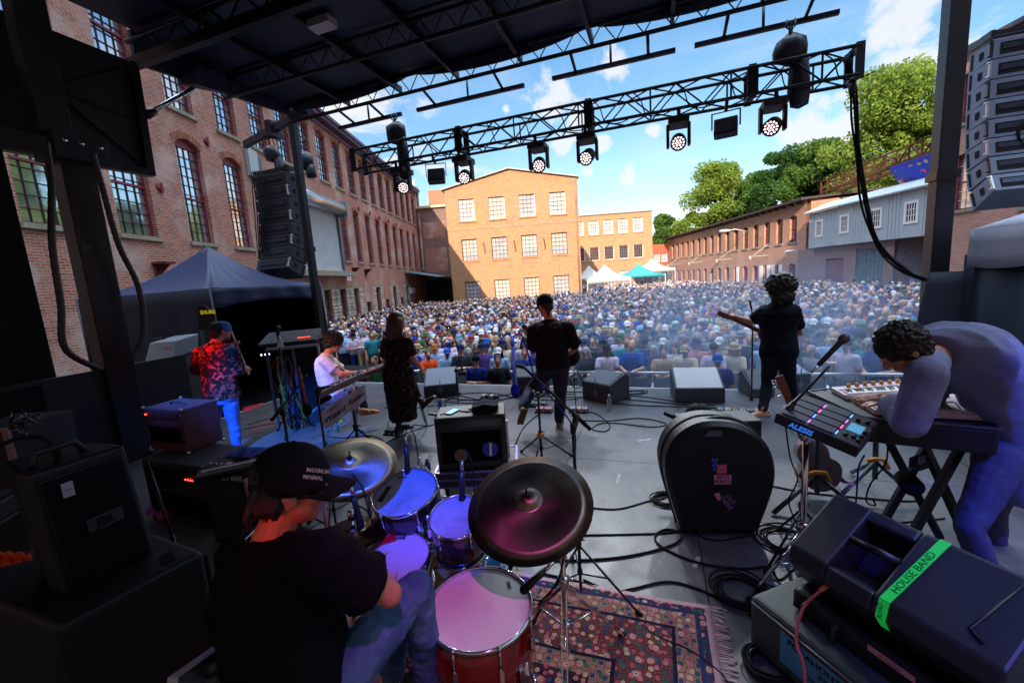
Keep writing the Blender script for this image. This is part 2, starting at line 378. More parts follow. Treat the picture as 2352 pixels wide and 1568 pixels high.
lb.each('lintel', SILL, mill, local=True)
rb = MB(); rb.prism([(-40, .30, 2.7), (-40, 14, 2.7), (-40, 14, 12.9), (-40, 7, 15.6), (-40, .30, 12.9)], (52.6, 0, 0))
rb.build('side_walls', BR_L, mill, local=True)
eb = MB(); eb.prism([(-40.3, -.55, 12.95), (-40.3, 7, 15.9), (-40.3, 7, 16.05), (-40.3, -.6, 13.12)], (53.2, 0, 0)); eb.prism([(-40.3, 7, 15.9), (-40.3, 14.5, 12.95), (-40.3, 14.55, 13.12), (-40.3, 7, 16.05)], (53.2, 0, 0))
eb.build('roof', M('slate', T('4a4a50'), .7, var=.2), mill, local=True)
eb = MB(); eb.bb((-40.2, -.5, 12.75), (12.8, -.003, 12.95)); eb.bb((-40.25, -.62, 12.95), (12.85, -.45, 13.16)); eb.bb((-40.2, -.12, 12.45), (12.7, -.004, 12.62))
eb.build('cornice', M('cornice_paint', T('5a4260'), .6, var=.2), mill, local=True)
rings_ = MB()
for o in w3+w2:                        # brick arch rings proud of the wall
    n = 10
    for i in range(n):
        f0, f1 = i/n+.012, (i+1)/n-.012; q = lambda f: (o[0]-.08+(o[1]-o[0]+.16)*f, o[3]-o[4]*(2*f-1)**2)
        a_, b_ = q(f0), q(f1)
        rings_.prism([(a_[0], -.02, a_[1]), (b_[0], -.02, b_[1]), (b_[0]+(f1-.5)*.12, -.02, b_[1]+.24), (a_[0]+(f0-.5)*.12, -.02, a_[1]+.24)], (0, .018, 0))
    rings_.cut()
rings_.each('brick_arch', M('arch_brick', T('a0674e'), .85, var=.3, vs=3), mill, local=True)
anch = MB()
for x, z in [(-20.25, 8.35), (-22.9, 6.0), (-5.1, 8.2), (-2.8, 8.2), (-.5, 8.2), (1.8, 8.2), (4.1, 8.2), (-11.6, 12.4), (-7.2, 12.4)]:
    anch.cyl((x, -.06, z), (x, 0, z), .13, .16, 8); anch.bb((x-.04, -.09, z-.17), (x+.04, -.06, z+.17)); anch.cut()
anch.each('tie_plate', REDW, mill, local=True)
brk = MB()
for x, z in [(-23.6, 3.05), (-7.5, 3.3), (-5.2, 3.25)]:
    brk.bb((x-.2, -.5, z+.3), (x+.2, 0, z+.38)); brk.prism([(x-.03, -.48, z+.3), (x-.03, 0, z+.3), (x-.03, 0, z-.1)], (.06, 0, 0)); brk.bb((x-.15, -.06, z-.15), (x+.15, -.002, z+.3)); brk.cut()
brk.each('iron_bracket', M('rust_red', T('5c2f2a'), .7, var=.3), mill, local=True)
# shutter
sb = MB(); x0, x1, z0, z1, _ = shut; n = 54
for i in range(n):
    z_ = z0+.12+(z1-z0-.12)*i/n; h = (z1-z0-.12)/n
    sb.add([(x0+.12, .10, z_), (x1-.12, .10, z_), (x1-.12, .045, z_+h*.55), (x0+.12, .045, z_+h*.55), (x1-.12, .10, z_+h), (x0+.12, .10, z_+h)], [(0, 1, 2, 3), (3, 2, 4, 5)])
sh = sb.build('roller_shutter', M('galvanised', T('d2d8da'), .5, .1, var=.05, vs=2), mill, local=True)
s2 = MB(); s2.bb((x0+.1, -.02, z0), (x1-.1, .12, z0+.12)); s2.build('bottom_bar', M('pale_steel', T('bcc3c6'), .4, .5), sh, local=True)
s2 = MB(); s2.cyl((x0+.2, -.38, z1+.25), (x1-.25, -.38, z1+.25), .40, n=24); s2.build('shutter_drum', M('galv_drum', T('b9c1c4'), .3, .85, var=.05), sh, local=True)
s2 = MB()
for x_ in (x0, x1-.2): s2.bb((x_, -.8, z1-.25), (x_+.2, .1, z1+.72)); s2.cut()
s2.each('drum_bracket', M('bracket_grey', T('7f9096'), .45, .5), sh, local=True)
s2 = MB(); s2.bb((x0-.16, -.16, z0-1.2), (x0+.1, .12, z1+1.4)); s2.cut(); s2.bb((x1-.1, -.08, z0), (x1+.06, .12, z1-.25)); s2.each('guide_rail', GREYP, sh, local=True)
s2 = MB(); s2.bb((x0-.15, -.7, z0-.32), (x1+.25, .0, z0-.02)); s2.build('sill_slab', SILL, sh, local=True)
s2 = MB(); s2.bb((x0-.9, -.2, z1+.4), (x0-.25, -.02, z1+1.6)); s2.build('grey_box', M('box_grey', T('a8b0b0'), .6), mill, local=True)
text_mb('B5', .75, (-8.35, -.012, 3.0), (1, 0, 0), (0, 0, 1), 0, .02).build('painted_letters', WHITEP, mill, local=True)
s2 = MB(); s2.bb((6.15, .1, GZ), (7.95, .16, 1.3)); s2.build('dock_door', M('dock_door', T('a9b2b4'), .5, .3), mill, local=True)
s2 = MB(); s2.bb((6.3, -.25, 1.35), (7.8, -.01, 1.95)); s2.build('dock_light_box', WHITEP, mill, local=True)
s2 = MB(); s2.prism([(5.3, -3.4, 2.85), (12.55, -3.4, 2.85), (12.55, -.01, 3.55), (5.3, -.01, 3.55)], (0, 0, .12)); s2.build('dock_canopy', M('canopy_tin', T('7f9ba3'), .5, .4, var=.15), mill, local=True)
s2 = MB(); s2.tube([(12.75, -.3, 13.6), (12.75, -.3, 10.9), (12.3, -.35, 9.9), (12.2, -.35, 4.2), (11.6, -.4, 3.9)], .16, 8); s2.build('drain_pipe', M('pipe_mix', T('8d6a62'), .6, var=.4, vs=.8), mill, local=True)

# ---- centre building
def bframe(name, label, x, Y, rz=0.0): return thing(name, label, 'building', (x, Y, 0), -YB+rz)
cen = bframe('gable_building', 'sunlit orange brick gabled building with three rows of large white windows at the yard end', 0, 43)
k = 43/38; cx0, cx1 = -5.75, 7.55
ops = []
for (za, zb) in ((8.2, 10.35), (4.25, 6.4), (0.05, 2.15)):
    for xa in (-4.45, -1.40, 1.65, 4.68): ops.append((xa, xa+1.6, za, zb, 0))
facade(cen, cx0, cx1, GZ, 11.35, ops, BR_C)
gb = MB(); gb.prism([(cx0, 0, 11.35), (cx1, 0, 11.35), (cx1, 0, 11.6), (.8, 0, 12.85), (cx0, 0, 11.4)], (0, .3, 0)); gb.build('gable', BR_C, cen, local=True)
gb = MB(); gb.prism([(cx0, .305, GZ), (cx1, .305, GZ), (cx1, .305, 11.5), (.8, .305, 12.8), (cx0, .305, 11.35)], (0, 12.0, 0)); gb.build('side_walls', BR_C, cen, local=True)
gb = MB(); gb.prism([(cx0-.3, -.25, 11.32), (.8, -.25, 12.86), (.8, -.25, 13.0), (cx0-.3, -.25, 11.46)], (0, 12.6, 0)); gb.prism([(.8, -.25, 12.86), (cx1+.15, -.25, 11.55), (cx1+.15, -.25, 11.69), (.8, -.25, 13.0)], (0, 12.6, 0)); gb.build('roof', M('roof_edge', T('9a9c98'), .6), cen, local=True)
for i, o in enumerate(ops):
    W = window(cen, o, REDW if i > 3 else WHITEP, M('muntin_red', T('7d5040'), .6), (GLWH, M('blind_b', (.42, .42, .42), .2, var=.15, vs=1.5), M('blind_c', (.46, .44, .38), .3, var=.1, vs=1.5))[(i*5) % 3], 4, 5, y=.14, fw=.06, mw=.045, mid=False, sm=BR_C)
    if 4 <= i < 8:
        p = MB(); p.add([(o[0]+.06, .185, o[2]+.08), (o[1]-.06, .185, o[2]+.08), (o[1]-.06, .185, o[2]+.72), (o[0]+.06, .185, o[2]+.72)], [(0, 1, 2, 3)]); p.build('open_pane', GLSC, W, local=True)
lam = MB()
for xa in (-2.2, .9, 3.9): lam.tube([(xa, -.02, 6.0), (xa, -.3, 5.9), (xa+.1, -.3, 5.0), (xa+.1, -.02, 4.9)], .03, 5); lam.cut()
lam.each('iron_hook', M('iron', (.03, .03, .03), .6), cen, local=True)
b_ = MB(); b_.tube([(cx1-.25, -.12, 11.3), (cx1-.25, -.12, -1.3)], .07, 8); b_.build('downpipe', M('pipe_mix', T('8d6a62'), .6, var=.4, vs=.8), cen, local=True)
b_ = MB(); b_.bb((cx0, -.03, 7.35), (cx1, -.004, 7.5)); b_.build('string_course', BR_R, cen, local=True)
con = bframe('link_building', 'narrow recessed brick link in shade between the mill and the gabled building', 0, 50)
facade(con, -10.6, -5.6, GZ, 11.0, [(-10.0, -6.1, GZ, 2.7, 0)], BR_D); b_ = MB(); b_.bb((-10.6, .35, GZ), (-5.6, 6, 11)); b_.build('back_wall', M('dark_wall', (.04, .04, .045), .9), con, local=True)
b_ = MB(); b_.bb((-9.6, -.02, 3.6), (-7.0, -.002, 6.4)); b_.cut(); b_.bb((-9.6, -.02, 7.6), (-7.0, -.002, 9.4)); b_.each('bricked_window', BR_L, con, local=True)
b_ = MB(); b_.bb((-10.7, -.3, 11), (-5.6, 6.2, 11.25)); b_.build('parapet', M('parapet', T('c9b79a'), .7), con, local=True)
b_ = MB(); b_.bb((-8.8, 1.0, 11.25), (-5.6, 5, 13.2)); b_.build('rooftop_box', M('rust_panel', T('b0664a'), .7), con, local=True)
b_ = MB(); b_.cyl((-10.4, .8, 11), (-10.4, .8, 14.4), .28, n=10); b_.build('flue', M('flue', T('c9ced0'), .3, .7), con, local=True)
sec = bframe('flat_roofed_building', 'three storey orange brick building with flat roof between the gabled building and the trees', 0, 66)
ops = []; gl = []
for (za, zb, kk) in ((8.0, 10.15, 0), (4.1, 6.15, 1), (-.2, 2.3, 0)):
    for xa in (10.75, 13.0, 15.25, 17.5, 19.75): ops.append((xa, xa+1.5, za, zb, 0)); gl.append(kk)
facade(sec, 7, 22.65, GZ, 10.95, ops, BR_C); b_ = MB(); b_.bb((7, .31, GZ), (22.65, 14, 10.95)); b_.build('side_walls', BR_C, sec, local=True)
b_ = MB(); b_.bb((6.9, -.2, 10.95), (22.75, 14.1, 11.12)); b_.build('parapet', M('roof_edge'), sec, local=True)
for o, kk in zip(ops, gl): window(sec, o, WHITEP, M('muntin_red'), GLDK if kk else GLWH, 4, 4, y=.14, fw=.08, mw=.05, mid=False, sm=BR_C)
low = bframe('red_shed', 'low red painted shed linking the flat roofed building and the long brick building', 0, 70)
ops = [(24.2, 25.2, 3.3, 4.6, 0), (25.4, 26.4, 3.3, 4.6, 0)]
facade(low, 22.9, 28.4, 1.7, 6.1, ops, M('red_siding', T('b5573c'), .7, var=.1)); b_ = MB(); b_.bb((22.9, .31, 1.7), (28.4, 6, 6.1)); b_.build('side_walls', M('red_siding'), low, local=True)
b_ = MB()
for x_ in (23.1, 25.6, 28.1): b_.bb((x_, .4, GZ), (x_+.25, .65, 1.7)); b_.cut()
b_.each('post', M('iron'), low, local=True)
for o in ops: window(low, o, WHITEP, WHITEP, GLSC, 2, 2, fw=.1)

# ---- long building on the right: local +x runs away, facade faces -x world => outward is local +y ; mirrored frame
lng = thing('long_brick_building', 'two storey sunlit brick building with rows of narrow arched windows along the right side', 'building', (24.5, 34, 0), -pi/2-YB)
# local x now points towards the camera, so u -> -x ; local -y faces the yard
def U(o): return (-o[1], -o[0], o[2], o[3], o[4])
up = []; lo_ = []
for u_ in [1.6, 3.55, 5.5, 7.45, 9.4, 11.35, 13.3, 15.3, 17.25, 19.2, 21.15, 23.1, 25.05, 27.0, 28.95, 30.9]:
    up.append(U((u_-.02, u_+.92, 3.55, 5.75, .14))); lo_.append(U((u_-.02, u_+.92, -.4 if u_ < 7 else (GZ if u_ < 15 else -.6), 1.75, .14)))
facade(lng, -33.2, -.35, GZ, 6.75, up+lo_, BR_R)
b_ = MB(); b_.bb((-33.2, .31, GZ), (-.35, 10, 6.75)); b_.build('side_walls', BR_R, lng, local=True)
b_ = MB(); b_.prism([(-33.6, -.7, 6.72), (-33.6, 10.4, 7.35), (-33.6, 10.4, 7.5), (-33.6, -.72, 6.9)], (33.6, 0, 0)); b_.build('roof', M('dark_roof', T('4a3a36'), .7), lng, local=True)
b_ = MB()
for i in range(32): b_.bb((-33+i*1.03, -.6, 6.5), (-32.88+i*1.03, -.002, 6.7))
b_.build('rafter_tails', M('dark_roof'), lng, local=True)
for i, o in enumerate(up): window(lng, o, REDW, MUNT, GLDK, 2, 6, fw=.06, mw=.025)
for i, o in enumerate(lo_): window(lng, o, DKRED if i in (3, 5, 6) else REDW, MUNT, (DKRED if i in (3, 4, 5, 6) else GLDK), 2, 4 if i not in (3, 4, 5, 6) else 1, fw=.06, mw=.025, mid=i not in (3, 4, 5, 6), sill=i not in (3, 4, 5, 6))
b_ = MB()
for u_ in (3.4, 4.55, 5.3, 6.55, 11.1): b_.bb((-u_-.5, -.05, -.5), (-u_+.0, -.004, 1.72)); b_.cut()
b_.each('white_shutter', WHITEP, lng, local=True)
b_ = MB()
for u_ in (5.6, 12.6, 20.5, 28.5):
    b_.bar((-u_, -.02, 2.65), (-u_, -1.5, 2.65), .055); b_.bar((-u_, -.02, 3.7), (-u_, -1.45, 2.7), .045); b_.cyl((-u_, -1.7, 2.7), (-u_, -1.7, 2.3), .1, .13, 8); b_.cut()
b_.each('awning_bracket', M('bracket_white', T('b0a898'), .6), lng, local=True)
b_ = MB(); b_.tube([(-.7, -.02, 2.6), (-.7, -.8, 2.85), (-.7, -1.0, 2.75)], .04, 6); b_.ell((-.7, -1.15, 2.75), (.16, .34, .12)); b_.cut(); b_.tube([(-9.6, -.02, 5.3), (-9.6, -1.2, 5.6), (-9.6, -1.8, 5.5)], .04, 6); b_.ell((-9.6, -2.2, 5.5), (.22, .6, .14))
b_.each('wall_lamp', WHITEP, lng, local=True)

bri = thing('covered_footbridge', 'raised pale blue grey clad walkway with white framed windows joining the long brick building', 'walkway', (23.5, 34, 0), -pi/2-YB)
ops = [(2.2, 3.0, 3.6, 4.85, 0), (4.65, 5.5, 3.6, 4.85, 0), (7.15, 8.1, 3.6, 4.85, 0), (9.6, 10.5, 3.6, 4.85, 0), (11.35, 11.55, 3.6, 3.7, 0)][:4]
CLAD = M('clad_blue', T('a9b4b8'), .55, .2, var=.06, vs=3)
facade(bri, 1.45, 11.75, 2.85, 5.45, ops, CLAD, 'clad_wall', .12); b_ = MB(); b_.bb((1.45, .13, 2.85), (11.75, 3, 5.45)); b_.build('back_wall', CLAD, bri, local=True)
b_ = MB()
for i in range(41):
    x_ = 1.5+i*.25
    if not any(o[0]-.2 < x_ < o[1]+.2 for o in ops): b_.bb((x_, -.02, 2.87), (x_+.035, -.001, 5.43)); b_.cut()
b_.each('seam', CLAD, bri, local=True)
for o in ops: window(bri, o, WHITEP, WHITEP, GLDK, 4, 3, y=-.05, fw=.14, mid=False, sill=False, mw=.035)
b_ = MB(); b_.prism([(1.2, -.3, 5.42), (1.2, 1.5, 6.1), (1.2, 3.3, 5.42), (1.2, 3.3, 5.52), (1.2, 1.5, 6.2), (1.2, -.32, 5.52)], (10.55, 0, 0)); b_.build('roof', M('bridge_roof', T('a9b1ae'), .6, var=.1), bri, local=True)
gar = thing('brick_outbuilding', 'shaded brick outbuilding with dark red door under the covered footbridge', 'building', (23.8, 34, 0), -pi/2-YB)
ops = [(2.95, 4.75, GZ, 1.95, 0), (5.8, 8.0, GZ+.2, 2.45, 0)]
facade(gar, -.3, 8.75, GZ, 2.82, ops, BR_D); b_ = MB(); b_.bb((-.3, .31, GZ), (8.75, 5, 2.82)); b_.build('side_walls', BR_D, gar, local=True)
b_ = MB(); b_.bb((3.0, .1, GZ), (4.7, .16, 1.85)); b_.build('door', DKRED, gar, local=True)
b_ = MB()
for i in range(14): b_.bb((5.82+i*.155, .08+.02*(i % 2), GZ+.2), (5.82+i*.155+.15, .16, 2.42))
b_.build('plank_gate', M('grey_planks', T('5d666a'), .8, var=.3), gar, local=True)
pnk = thing('pink_brick_building', 'tall pale red brick building with red framed windows at the right edge of the yard', 'building', (23.2, 34, 0), -pi/2-YB)
ops = [(12.6, 13.8, 3.9, 6.6, .12), (12.6, 13.8, 8.0, 10.3, .12), (15.6, 16.9, 3.6, 6.9, .0), (19.0, 20.2, 3.9, 6.9, .15), (15.6, 16.9, 8.2, 10.3, 0), (19.0, 20.2, 8.2, 10.6, 0)]
facade(pnk, 11.8, 40, GZ, 11.2, ops, BR_P); b_ = MB(); b_.bb((11.8, .31, GZ), (40, 8, 11.2)); b_.build('side_walls', BR_P, pnk, local=True)
for o in ops: window(pnk, o, REDW, WHITEP, GLASS, 3, 6)
b_ = MB(); b_.bb((11.7, -.3, 11.2), (40, 8, 11.4)); b_.build('roof', M('slate'), pnk, local=True)
# steel walkway truss with a banner
stl = thing('steel_walkway', 'rusty steel lattice walkway carrying a banner above the grey footbridge', 'walkway', (0, 0, 0))
RUST = M('rust', T('5a3a2c'), .8, var=.35, vs=3)
A = at(1885, 444, 36); B = at(2185, 333, 25); b_ = MB()
upv = V((0, 0, 1)); n = 12
for off in (V((0, 0, 0)), (V((B-A)).cross(upv).normalized()*-1.3)):
    b_.bar(A+off, B+off, .16, .22)
    for i in range(n+1):
        p = A.lerp(B, i/n)+off; hh = .95
        b_.bar(p, p+upv*hh, .09)
        if i < n: q = A.lerp(B, (i+1)/n)+off; b_.bar(p+upv*(hh if i % 2 else 0), q+upv*(0 if i % 2 else hh), .06)
    b_.bar(A+off+upv*.95, B+off+upv*.95, .1, .1)
b_.build('lattice', RUST, stl)
# banner
bp = [at(2042, 386, 27.5), at(2142, 352, 24.5), at(2152, 428, 24.5), at(2075, 440, 27.5)]
bn = thing('banner', 'blue banner with red lettering and gold stars hung on the steel walkway', 'banner')
uu = (bp[1]-bp[0]); vv = (bp[3]-bp[0]); nn = uu.cross(vv).normalized()
if nn.dot(CAM-bp[0]) < 0: nn = -nn
b_ = MB(); b_.prism(bp, -nn*.03); b_.build('cloth', M('banner_blue', T('2b3fae'), .7, var=.08), bn)
def bq(u, v): return bp[0].lerp(bp[1], u).lerp(bp[3].lerp(bp[2], u), v)+nn*.03
for tx, v_, sz in (('POWER', .52, .62), ('RECORD', .76, .66)):
    u_ = .5; c_ = bq(u_, v_); xd = (bq(.9, v_)-bq(.1, v_)); yd = bq(u_, v_-.1)-bq(u_, v_+.1)
    tb = text_mb(tx, sz, c_, xd, yd, 0, .05); 
    for i, q in enumerate(tb.v): tb.v[i] = q+nn*.01
    tb.build('lettering', M('banner_red', T('d8505a'), .7), bn)
b_ = MB()
for (u_, v_) in [(.08, .6), (.13, .72), (.18, .85), (.15, .2), (.32, .22), (.5, .18), (.7, .2), (.85, .17), (.9, .6)]:
    c_ = bq(u_, v_); xx = uu.normalized(); yy = nn.cross(xx)
    pts = [c_+(xx*cos(a)+yy*sin(a))*(.13 if i % 2 == 0 else .055)*1.5 for i, a in enumerate([pi/2+i*pi/5 for i in range(10)])]
    b_.add(pts, [tuple(range(10))]); b_.cut()
b_.each('star', M('banner_gold', T('d8b078'), .7), bn)
b_ = MB(); b_.prism([bq(.16, .93), bq(1, .93), bq(1, 1.0), bq(.2, 1.0)], nn*.012); b_.build('gold_edge', M('banner_gold'), bn)

# ---- hidden mill behind the photographer: it throws the yard into shade
bk = thing('rear_mill', 'tall brick mill standing behind the stage', 'building', (0, -14, 0), -YB)
b_ = MB(); b_.bb((-45, -16, GZ), (45, 0, 27.6)); b_.build('wall', BR_L, bk, local=True)
b_ = MB(); b_.bb((-45.4, -16.4, 27.6), (45.4, .4, 28.0)); b_.build('roof', M('slate'), bk, local=True)

# ---- trees
import numpy as np
LEAF = []
for i, (c, c2) in enumerate((('5b7430', '8a9a40'), ('3c5c2a', '67803a'), ('2c4a26', '476a30'))):
    LEAF.append(M('leaf_%d' % i, T(c), .6, col2=T(c2), vs=.6))
for m_ in LEAF:
    t_ = m_.node_tree; bs_ = t_.nodes['Principled BSDF']; bs_.inputs['Specular IOR Level'].default_value = .15; tr_ = t_.nodes.new('ShaderNodeBsdfTranslucent'); mx_ = t_.nodes.new('ShaderNodeMixShader'); mx_.inputs[0].default_value = .42
    t_.links.new(bs_.inputs['Base Color'].links[0].from_socket, tr_.inputs[0]); t_.links.new(bs_.outputs[0], mx_.inputs[1]); t_.links.new(tr_.outputs[0], mx_.inputs[2]); t_.links.new(mx_.outputs[0], t_.nodes['Material Output'].inputs[0])
BARK = M('bark', T('5b4a3c'), .9, var=.3)
def tree(label, x, Y, h, rad, lm, n=9000, seed=0, leaf=.24, low=.18, sq=1.0, nblob=44):
    rg = np.random.default_rng(seed); base = V((x, Y, GZ)); t = thing('tree', label, 'tree', base)
    b = MB(); p = base+V((0, 0, h*.45)); b.tube([base, base+V((.1, 0, h*.2)), p, base+V((.2, .1, h*.85))], [h*.028, h*.022, h*.014, h*.004], 8)
    blobs = []
    for i in range(nblob):
        a = rg.uniform(0, 2*pi); f = rg.uniform(0, 1)**.8; z = low*h+(h*(.97-low))*f; rr = rad*(1-abs(f-.38)**1.7*1.5)*rg.uniform(.25, .95); rr = max(rr, .1)
        c = base+V((cos(a)*rr, sin(a)*rr*.8, z)); blobs.append((c, rad*rg.uniform(.14, .34)))
        if i % 2 == 0: q = base+V((.1, 0, h*(.2+.45*f))); b.tube([q, q.lerp(c, .6)+V((0, 0, .3)), c], [h*.009, h*.006, h*.002], 5)
    b.build('trunk', BARK, t)
    P = []; per = n//nblob
    for c, r in blobs:
        d = rg.normal(size=(per, 3)); d /= np.linalg.norm(d, axis=1)[:, None]; rr = r*rg.uniform(.55, 1.08, size=(per, 1))
        P.append(np.array(c)+d*rr*np.array([1, 1, .8*sq]))
    P = np.concatenate(P); k = len(P)
    u = rg.normal(size=(k, 3)); u /= np.linalg.norm(u, axis=1)[:, None]; w_ = rg.normal(size=(k, 3)); v = np.cross(u, w_); v /= np.linalg.norm(v, axis=1)[:, None]
    s = leaf*rg.uniform(.5, 1.2, size=(k, 1)); vs = np.stack([P-u*s, P-v*s*.6, P+u*s, P+v*s*.6], 1).reshape(-1, 3)-np.array(base)
    me = bpy.data.meshes.new('crown'); me.vertices.add(4*k); me.vertices.foreach_set('co', vs.ravel()); me.loops.add(4*k); me.loops.foreach_set('vertex_index', np.arange(4*k))
    me.polygons.add(k); me.polygons.foreach_set('loop_start', np.arange(k)*4); me.polygons.foreach_set('loop_total', np.full(k, 4)); me.materials.append(lm); me.update(); me.validate()
    o = bpy.data.objects.new('crown', me); scn.collection.objects.link(o); o.parent = t; return t
def gx(px, Y): return at(px, 600, Y).x
tree('tall yellow green tree rising behind the steel walkway', gx(2048, 58), 58, 27, 9.4, LEAF[0], 60000, 1, .26, .06, nblob=96)
tree('tall tree partly hidden behind the right stage post', gx(2185, 54), 54, 22, 5.0, LEAF[0], 18000, 2, .26)
tree('dark green tree behind the middle of the long brick building', gx(1880, 66), 66, 21, 7.2, LEAF[1], 36000, 3, .26, .15)
tree('dark green tree behind the near end of the long brick building', gx(1795, 70), 70, 21, 5.6, LEAF[2], 22000, 4, .26, .15)
tree('broad bright green tree above the long brick building roof', gx(1655, 84), 84, 22.5, 8.6, LEAF[0], 44000, 5, .28, .1, nblob=70)
tree('green tree at the near side of the broad tree', gx(1730, 80), 80, 19.5, 5.2, LEAF[1], 18000, 6, .28, .1)
tree('small green tree beside the flat roofed building', gx(1528, 88), 88, 14.5, 4.6, LEAF[1], 16000, 7, .28, .1)
tree('young tree in the gap under the footbridge', gx(2085, 30), 30, 6.2, 2.4, LEAF[1], 5000, 8, .2, .2)
tree('low tree filling the gap beyond the footbridge', gx(2130, 38), 38, 7.5, 3.2, LEAF[2], 6000, 9, .26, .1)
# ---- marquees at the far end
def marquee(label, px, Y, w_, h, col, skirt=.45, canopy=1.5, deep=None):
    base = V((gx(px, Y), Y, GZ)); t = thing('market_tent', label, 'tent', base, -YB, 'tents at the far end of the yard'); d = deep or w_
    m = M('tent_'+col, T(col), .7, var=.04)
    b = MB(); z1 = h-canopy; pk = V((0, 0, h)); n = 5
    cs = [V((-w_/2, -d/2, z1)), V((w_/2, -d/2, z1)), V((w_/2, d/2, z1)), V((-w_/2, d/2, z1))]
    for i in range(4):
        a, c = cs[i], cs[(i+1) % 4]
        b.grid(lambda u, v, a=a, c=c: a.lerp(c, u).lerp(pk, v)-V((0, 0, .35*sin(pi*v)*(1-.0))), 6, 6)
    b.build('canopy', m, t, solid=.02, local=True)
    b = MB()
    for i in range(4):
        a, c = cs[i], cs[(i+1) % 4]
        b.grid(lambda u, v, a=a, c=c: a.lerp(c, u)-V((0, 0, v*(skirt+.08*abs(sin(u*18))))), 24, 1)
    b.build('valance', m, t, solid=.012, local=True)
    for c in cs: b = MB(); b.cyl((c.x, c.y, 0), (c.x, c.y, z1), .06, n=8); b.build('leg', M('tent_pole', (.6, .6, .6), .4, .6), t, local=True)
    return t
marquee('white peaked tent nearest the gabled building corner', 1388, 47, 4.6, 4.3, 'b8b4ac')
marquee('teal canopy between the two white tents', 1466, 57, 5.4, 4.3, '2f8c8e', .25)
marquee('white tent behind the teal canopy beside the shed', 1497, 62, 5.0, 5.0, 'b8b0a0')
marquee('white tent half hidden behind the gabled building corner', 1352, 52, 4.2, 4.4, 'b8b4ab')
# ================================================================= the stage
BLK = M('black_gear', (.018, .018, .022), .55, bump=.15, bs=120); BLKS = M('black_metal', (.02, .02, .024), .32, .4); BLKM = M('matt_black', (.012, .013, .015), .85)
CHR = M('chrome', (.7, .7, .72), .12, 1.0); ALU = M('aluminium', (.5, .51, .53), .35, .9); RUB = M('rubber', (.015, .015, .015), .8)
TRUSSM = M('truss_black', (.022, .026, .034), .4, .5)
# deck of plywood sheets
d = MB(); s0, s1, t0, t1 = -7.05, 3.9, -3.0, 7.3
sw, tw = 1.22, 2.44; i = 0; x = s0
while x < s1-.01:
    y = t0 + (0 if i % 2 else -0.9); x2 = min(x+sw, s1)
    while y < t1-.01:
        a = max(y, t0); c = min(y+tw, t1)
        if c-a > .05: d.prism([S(x+.003, a+.003, -.04), S(x2-.003, a+.003, -.04), S(x2-.003, c-.003, -.04), S(x+.003, c-.003, -.04)], (0, 0, .04))
        y += tw
    x += sw; i += 1
DECK = bpy.data.materials.new('deck_ply'); DECK.use_nodes = True
def deckmat(m):
    t = m.node_tree; b = t.nodes['Principled BSDF']; n = t.nodes.new; L = t.links.new
    tcn = n('ShaderNodeTexCoord'); prev = None
    def lay(prev, col, sc, a0, a1, amt, stretch=(1, 1, 1), dist=0):
        mp = n('ShaderNodeMapping'); L(tcn.outputs['Object'], mp.inputs[0]); mp.inputs['Rotation'].default_value = (0, 0, YS); mp.inputs['Scale'].default_value = stretch
        z = n('ShaderNodeTexNoise'); L(mp.outputs[0], z.inputs[0]); z.inputs['Scale'].default_value = sc; z.inputs['Detail'].default_value = 8; z.inputs['Roughness'].default_value = .65; z.inputs['Distortion'].default_value = dist
        r = n('ShaderNodeMapRange'); L(z.outputs[0], r.inputs[0]); r.inputs[1].default_value = a0; r.inputs[2].default_value = a1; r.inputs[4].default_value = amt
        x = n('ShaderNodeMix'); x.data_type = 'RGBA'; L(r.outputs[0], x.inputs[0])
        if isinstance(prev, tuple): x.inputs[6].default_value = prev
        else: L(prev, x.inputs[6])
        x.inputs[7].default_value = (*col, 1); return x.outputs[2]
    p = lay((.055, .056, .064, 1), (.12, .117, .12), .8, .35, .7, 1)
    p = lay(p, (.04, .04, .045), 2.2, .52, .72, .6, (1, 1, 1), 1.0)
    p = lay(p, (.22, .21, .2), 7, .58, .72, .5, (3, .6, 1))
    p = lay(p, (.03, .03, .03), 16, .68, .74, .7)
    p = lay(p, (.24, .235, .23), 11, .60, .66, .55, (9, .5, 1), .8)
    p = lay(p, (.035, .035, .038), 34, .60, .66, .6, (1, 2.2, 1), .5)
    p = lay(p, (.05, .045, .045), 1.3, .57, .63, .55, (1, 1, 1), 2.5)
    L(p, b.inputs['Base Color']); b.inputs['Roughness'].default_value = .42
    z = n('ShaderNodeTexNoise'); L(tcn.outputs['Object'], z.inputs[0]); z.inputs['Scale'].default_value = 5; z.inputs['Detail'].default_value = 8
    r = n('ShaderNodeMapRange'); L(z.outputs[0], r.inputs[0]); r.inputs[3].default_value = .26; r.inputs[4].default_value = .62; L(r.outputs[0], b.inputs['Roughness'])
    u = n('ShaderNodeBump'); u.inputs['Strength'].default_value = .25; u.inputs['Distance'].default_value = .004; z2 = n('ShaderNodeTexNoise'); L(tcn.outputs['Object'], z2.inputs[0]); z2.inputs['Scale'].default_value = 60; L(z2.outputs[0], u.inputs['Height']); L(u.outputs[0], b.inputs['Normal'])
deckmat(DECK)
tag(d.build('stage_floor', DECK), None, kind='structure')
d = MB(); d.prism([S(s0+.02, t0, -.06), S(s1, t0, -.06), S(s1, t1-.02, -.06), S(s0+.02, t1-.02, -.06)], (0, 0, GZ+.06)); tag(d.build('stage_base', BLKM), None, kind='structure')
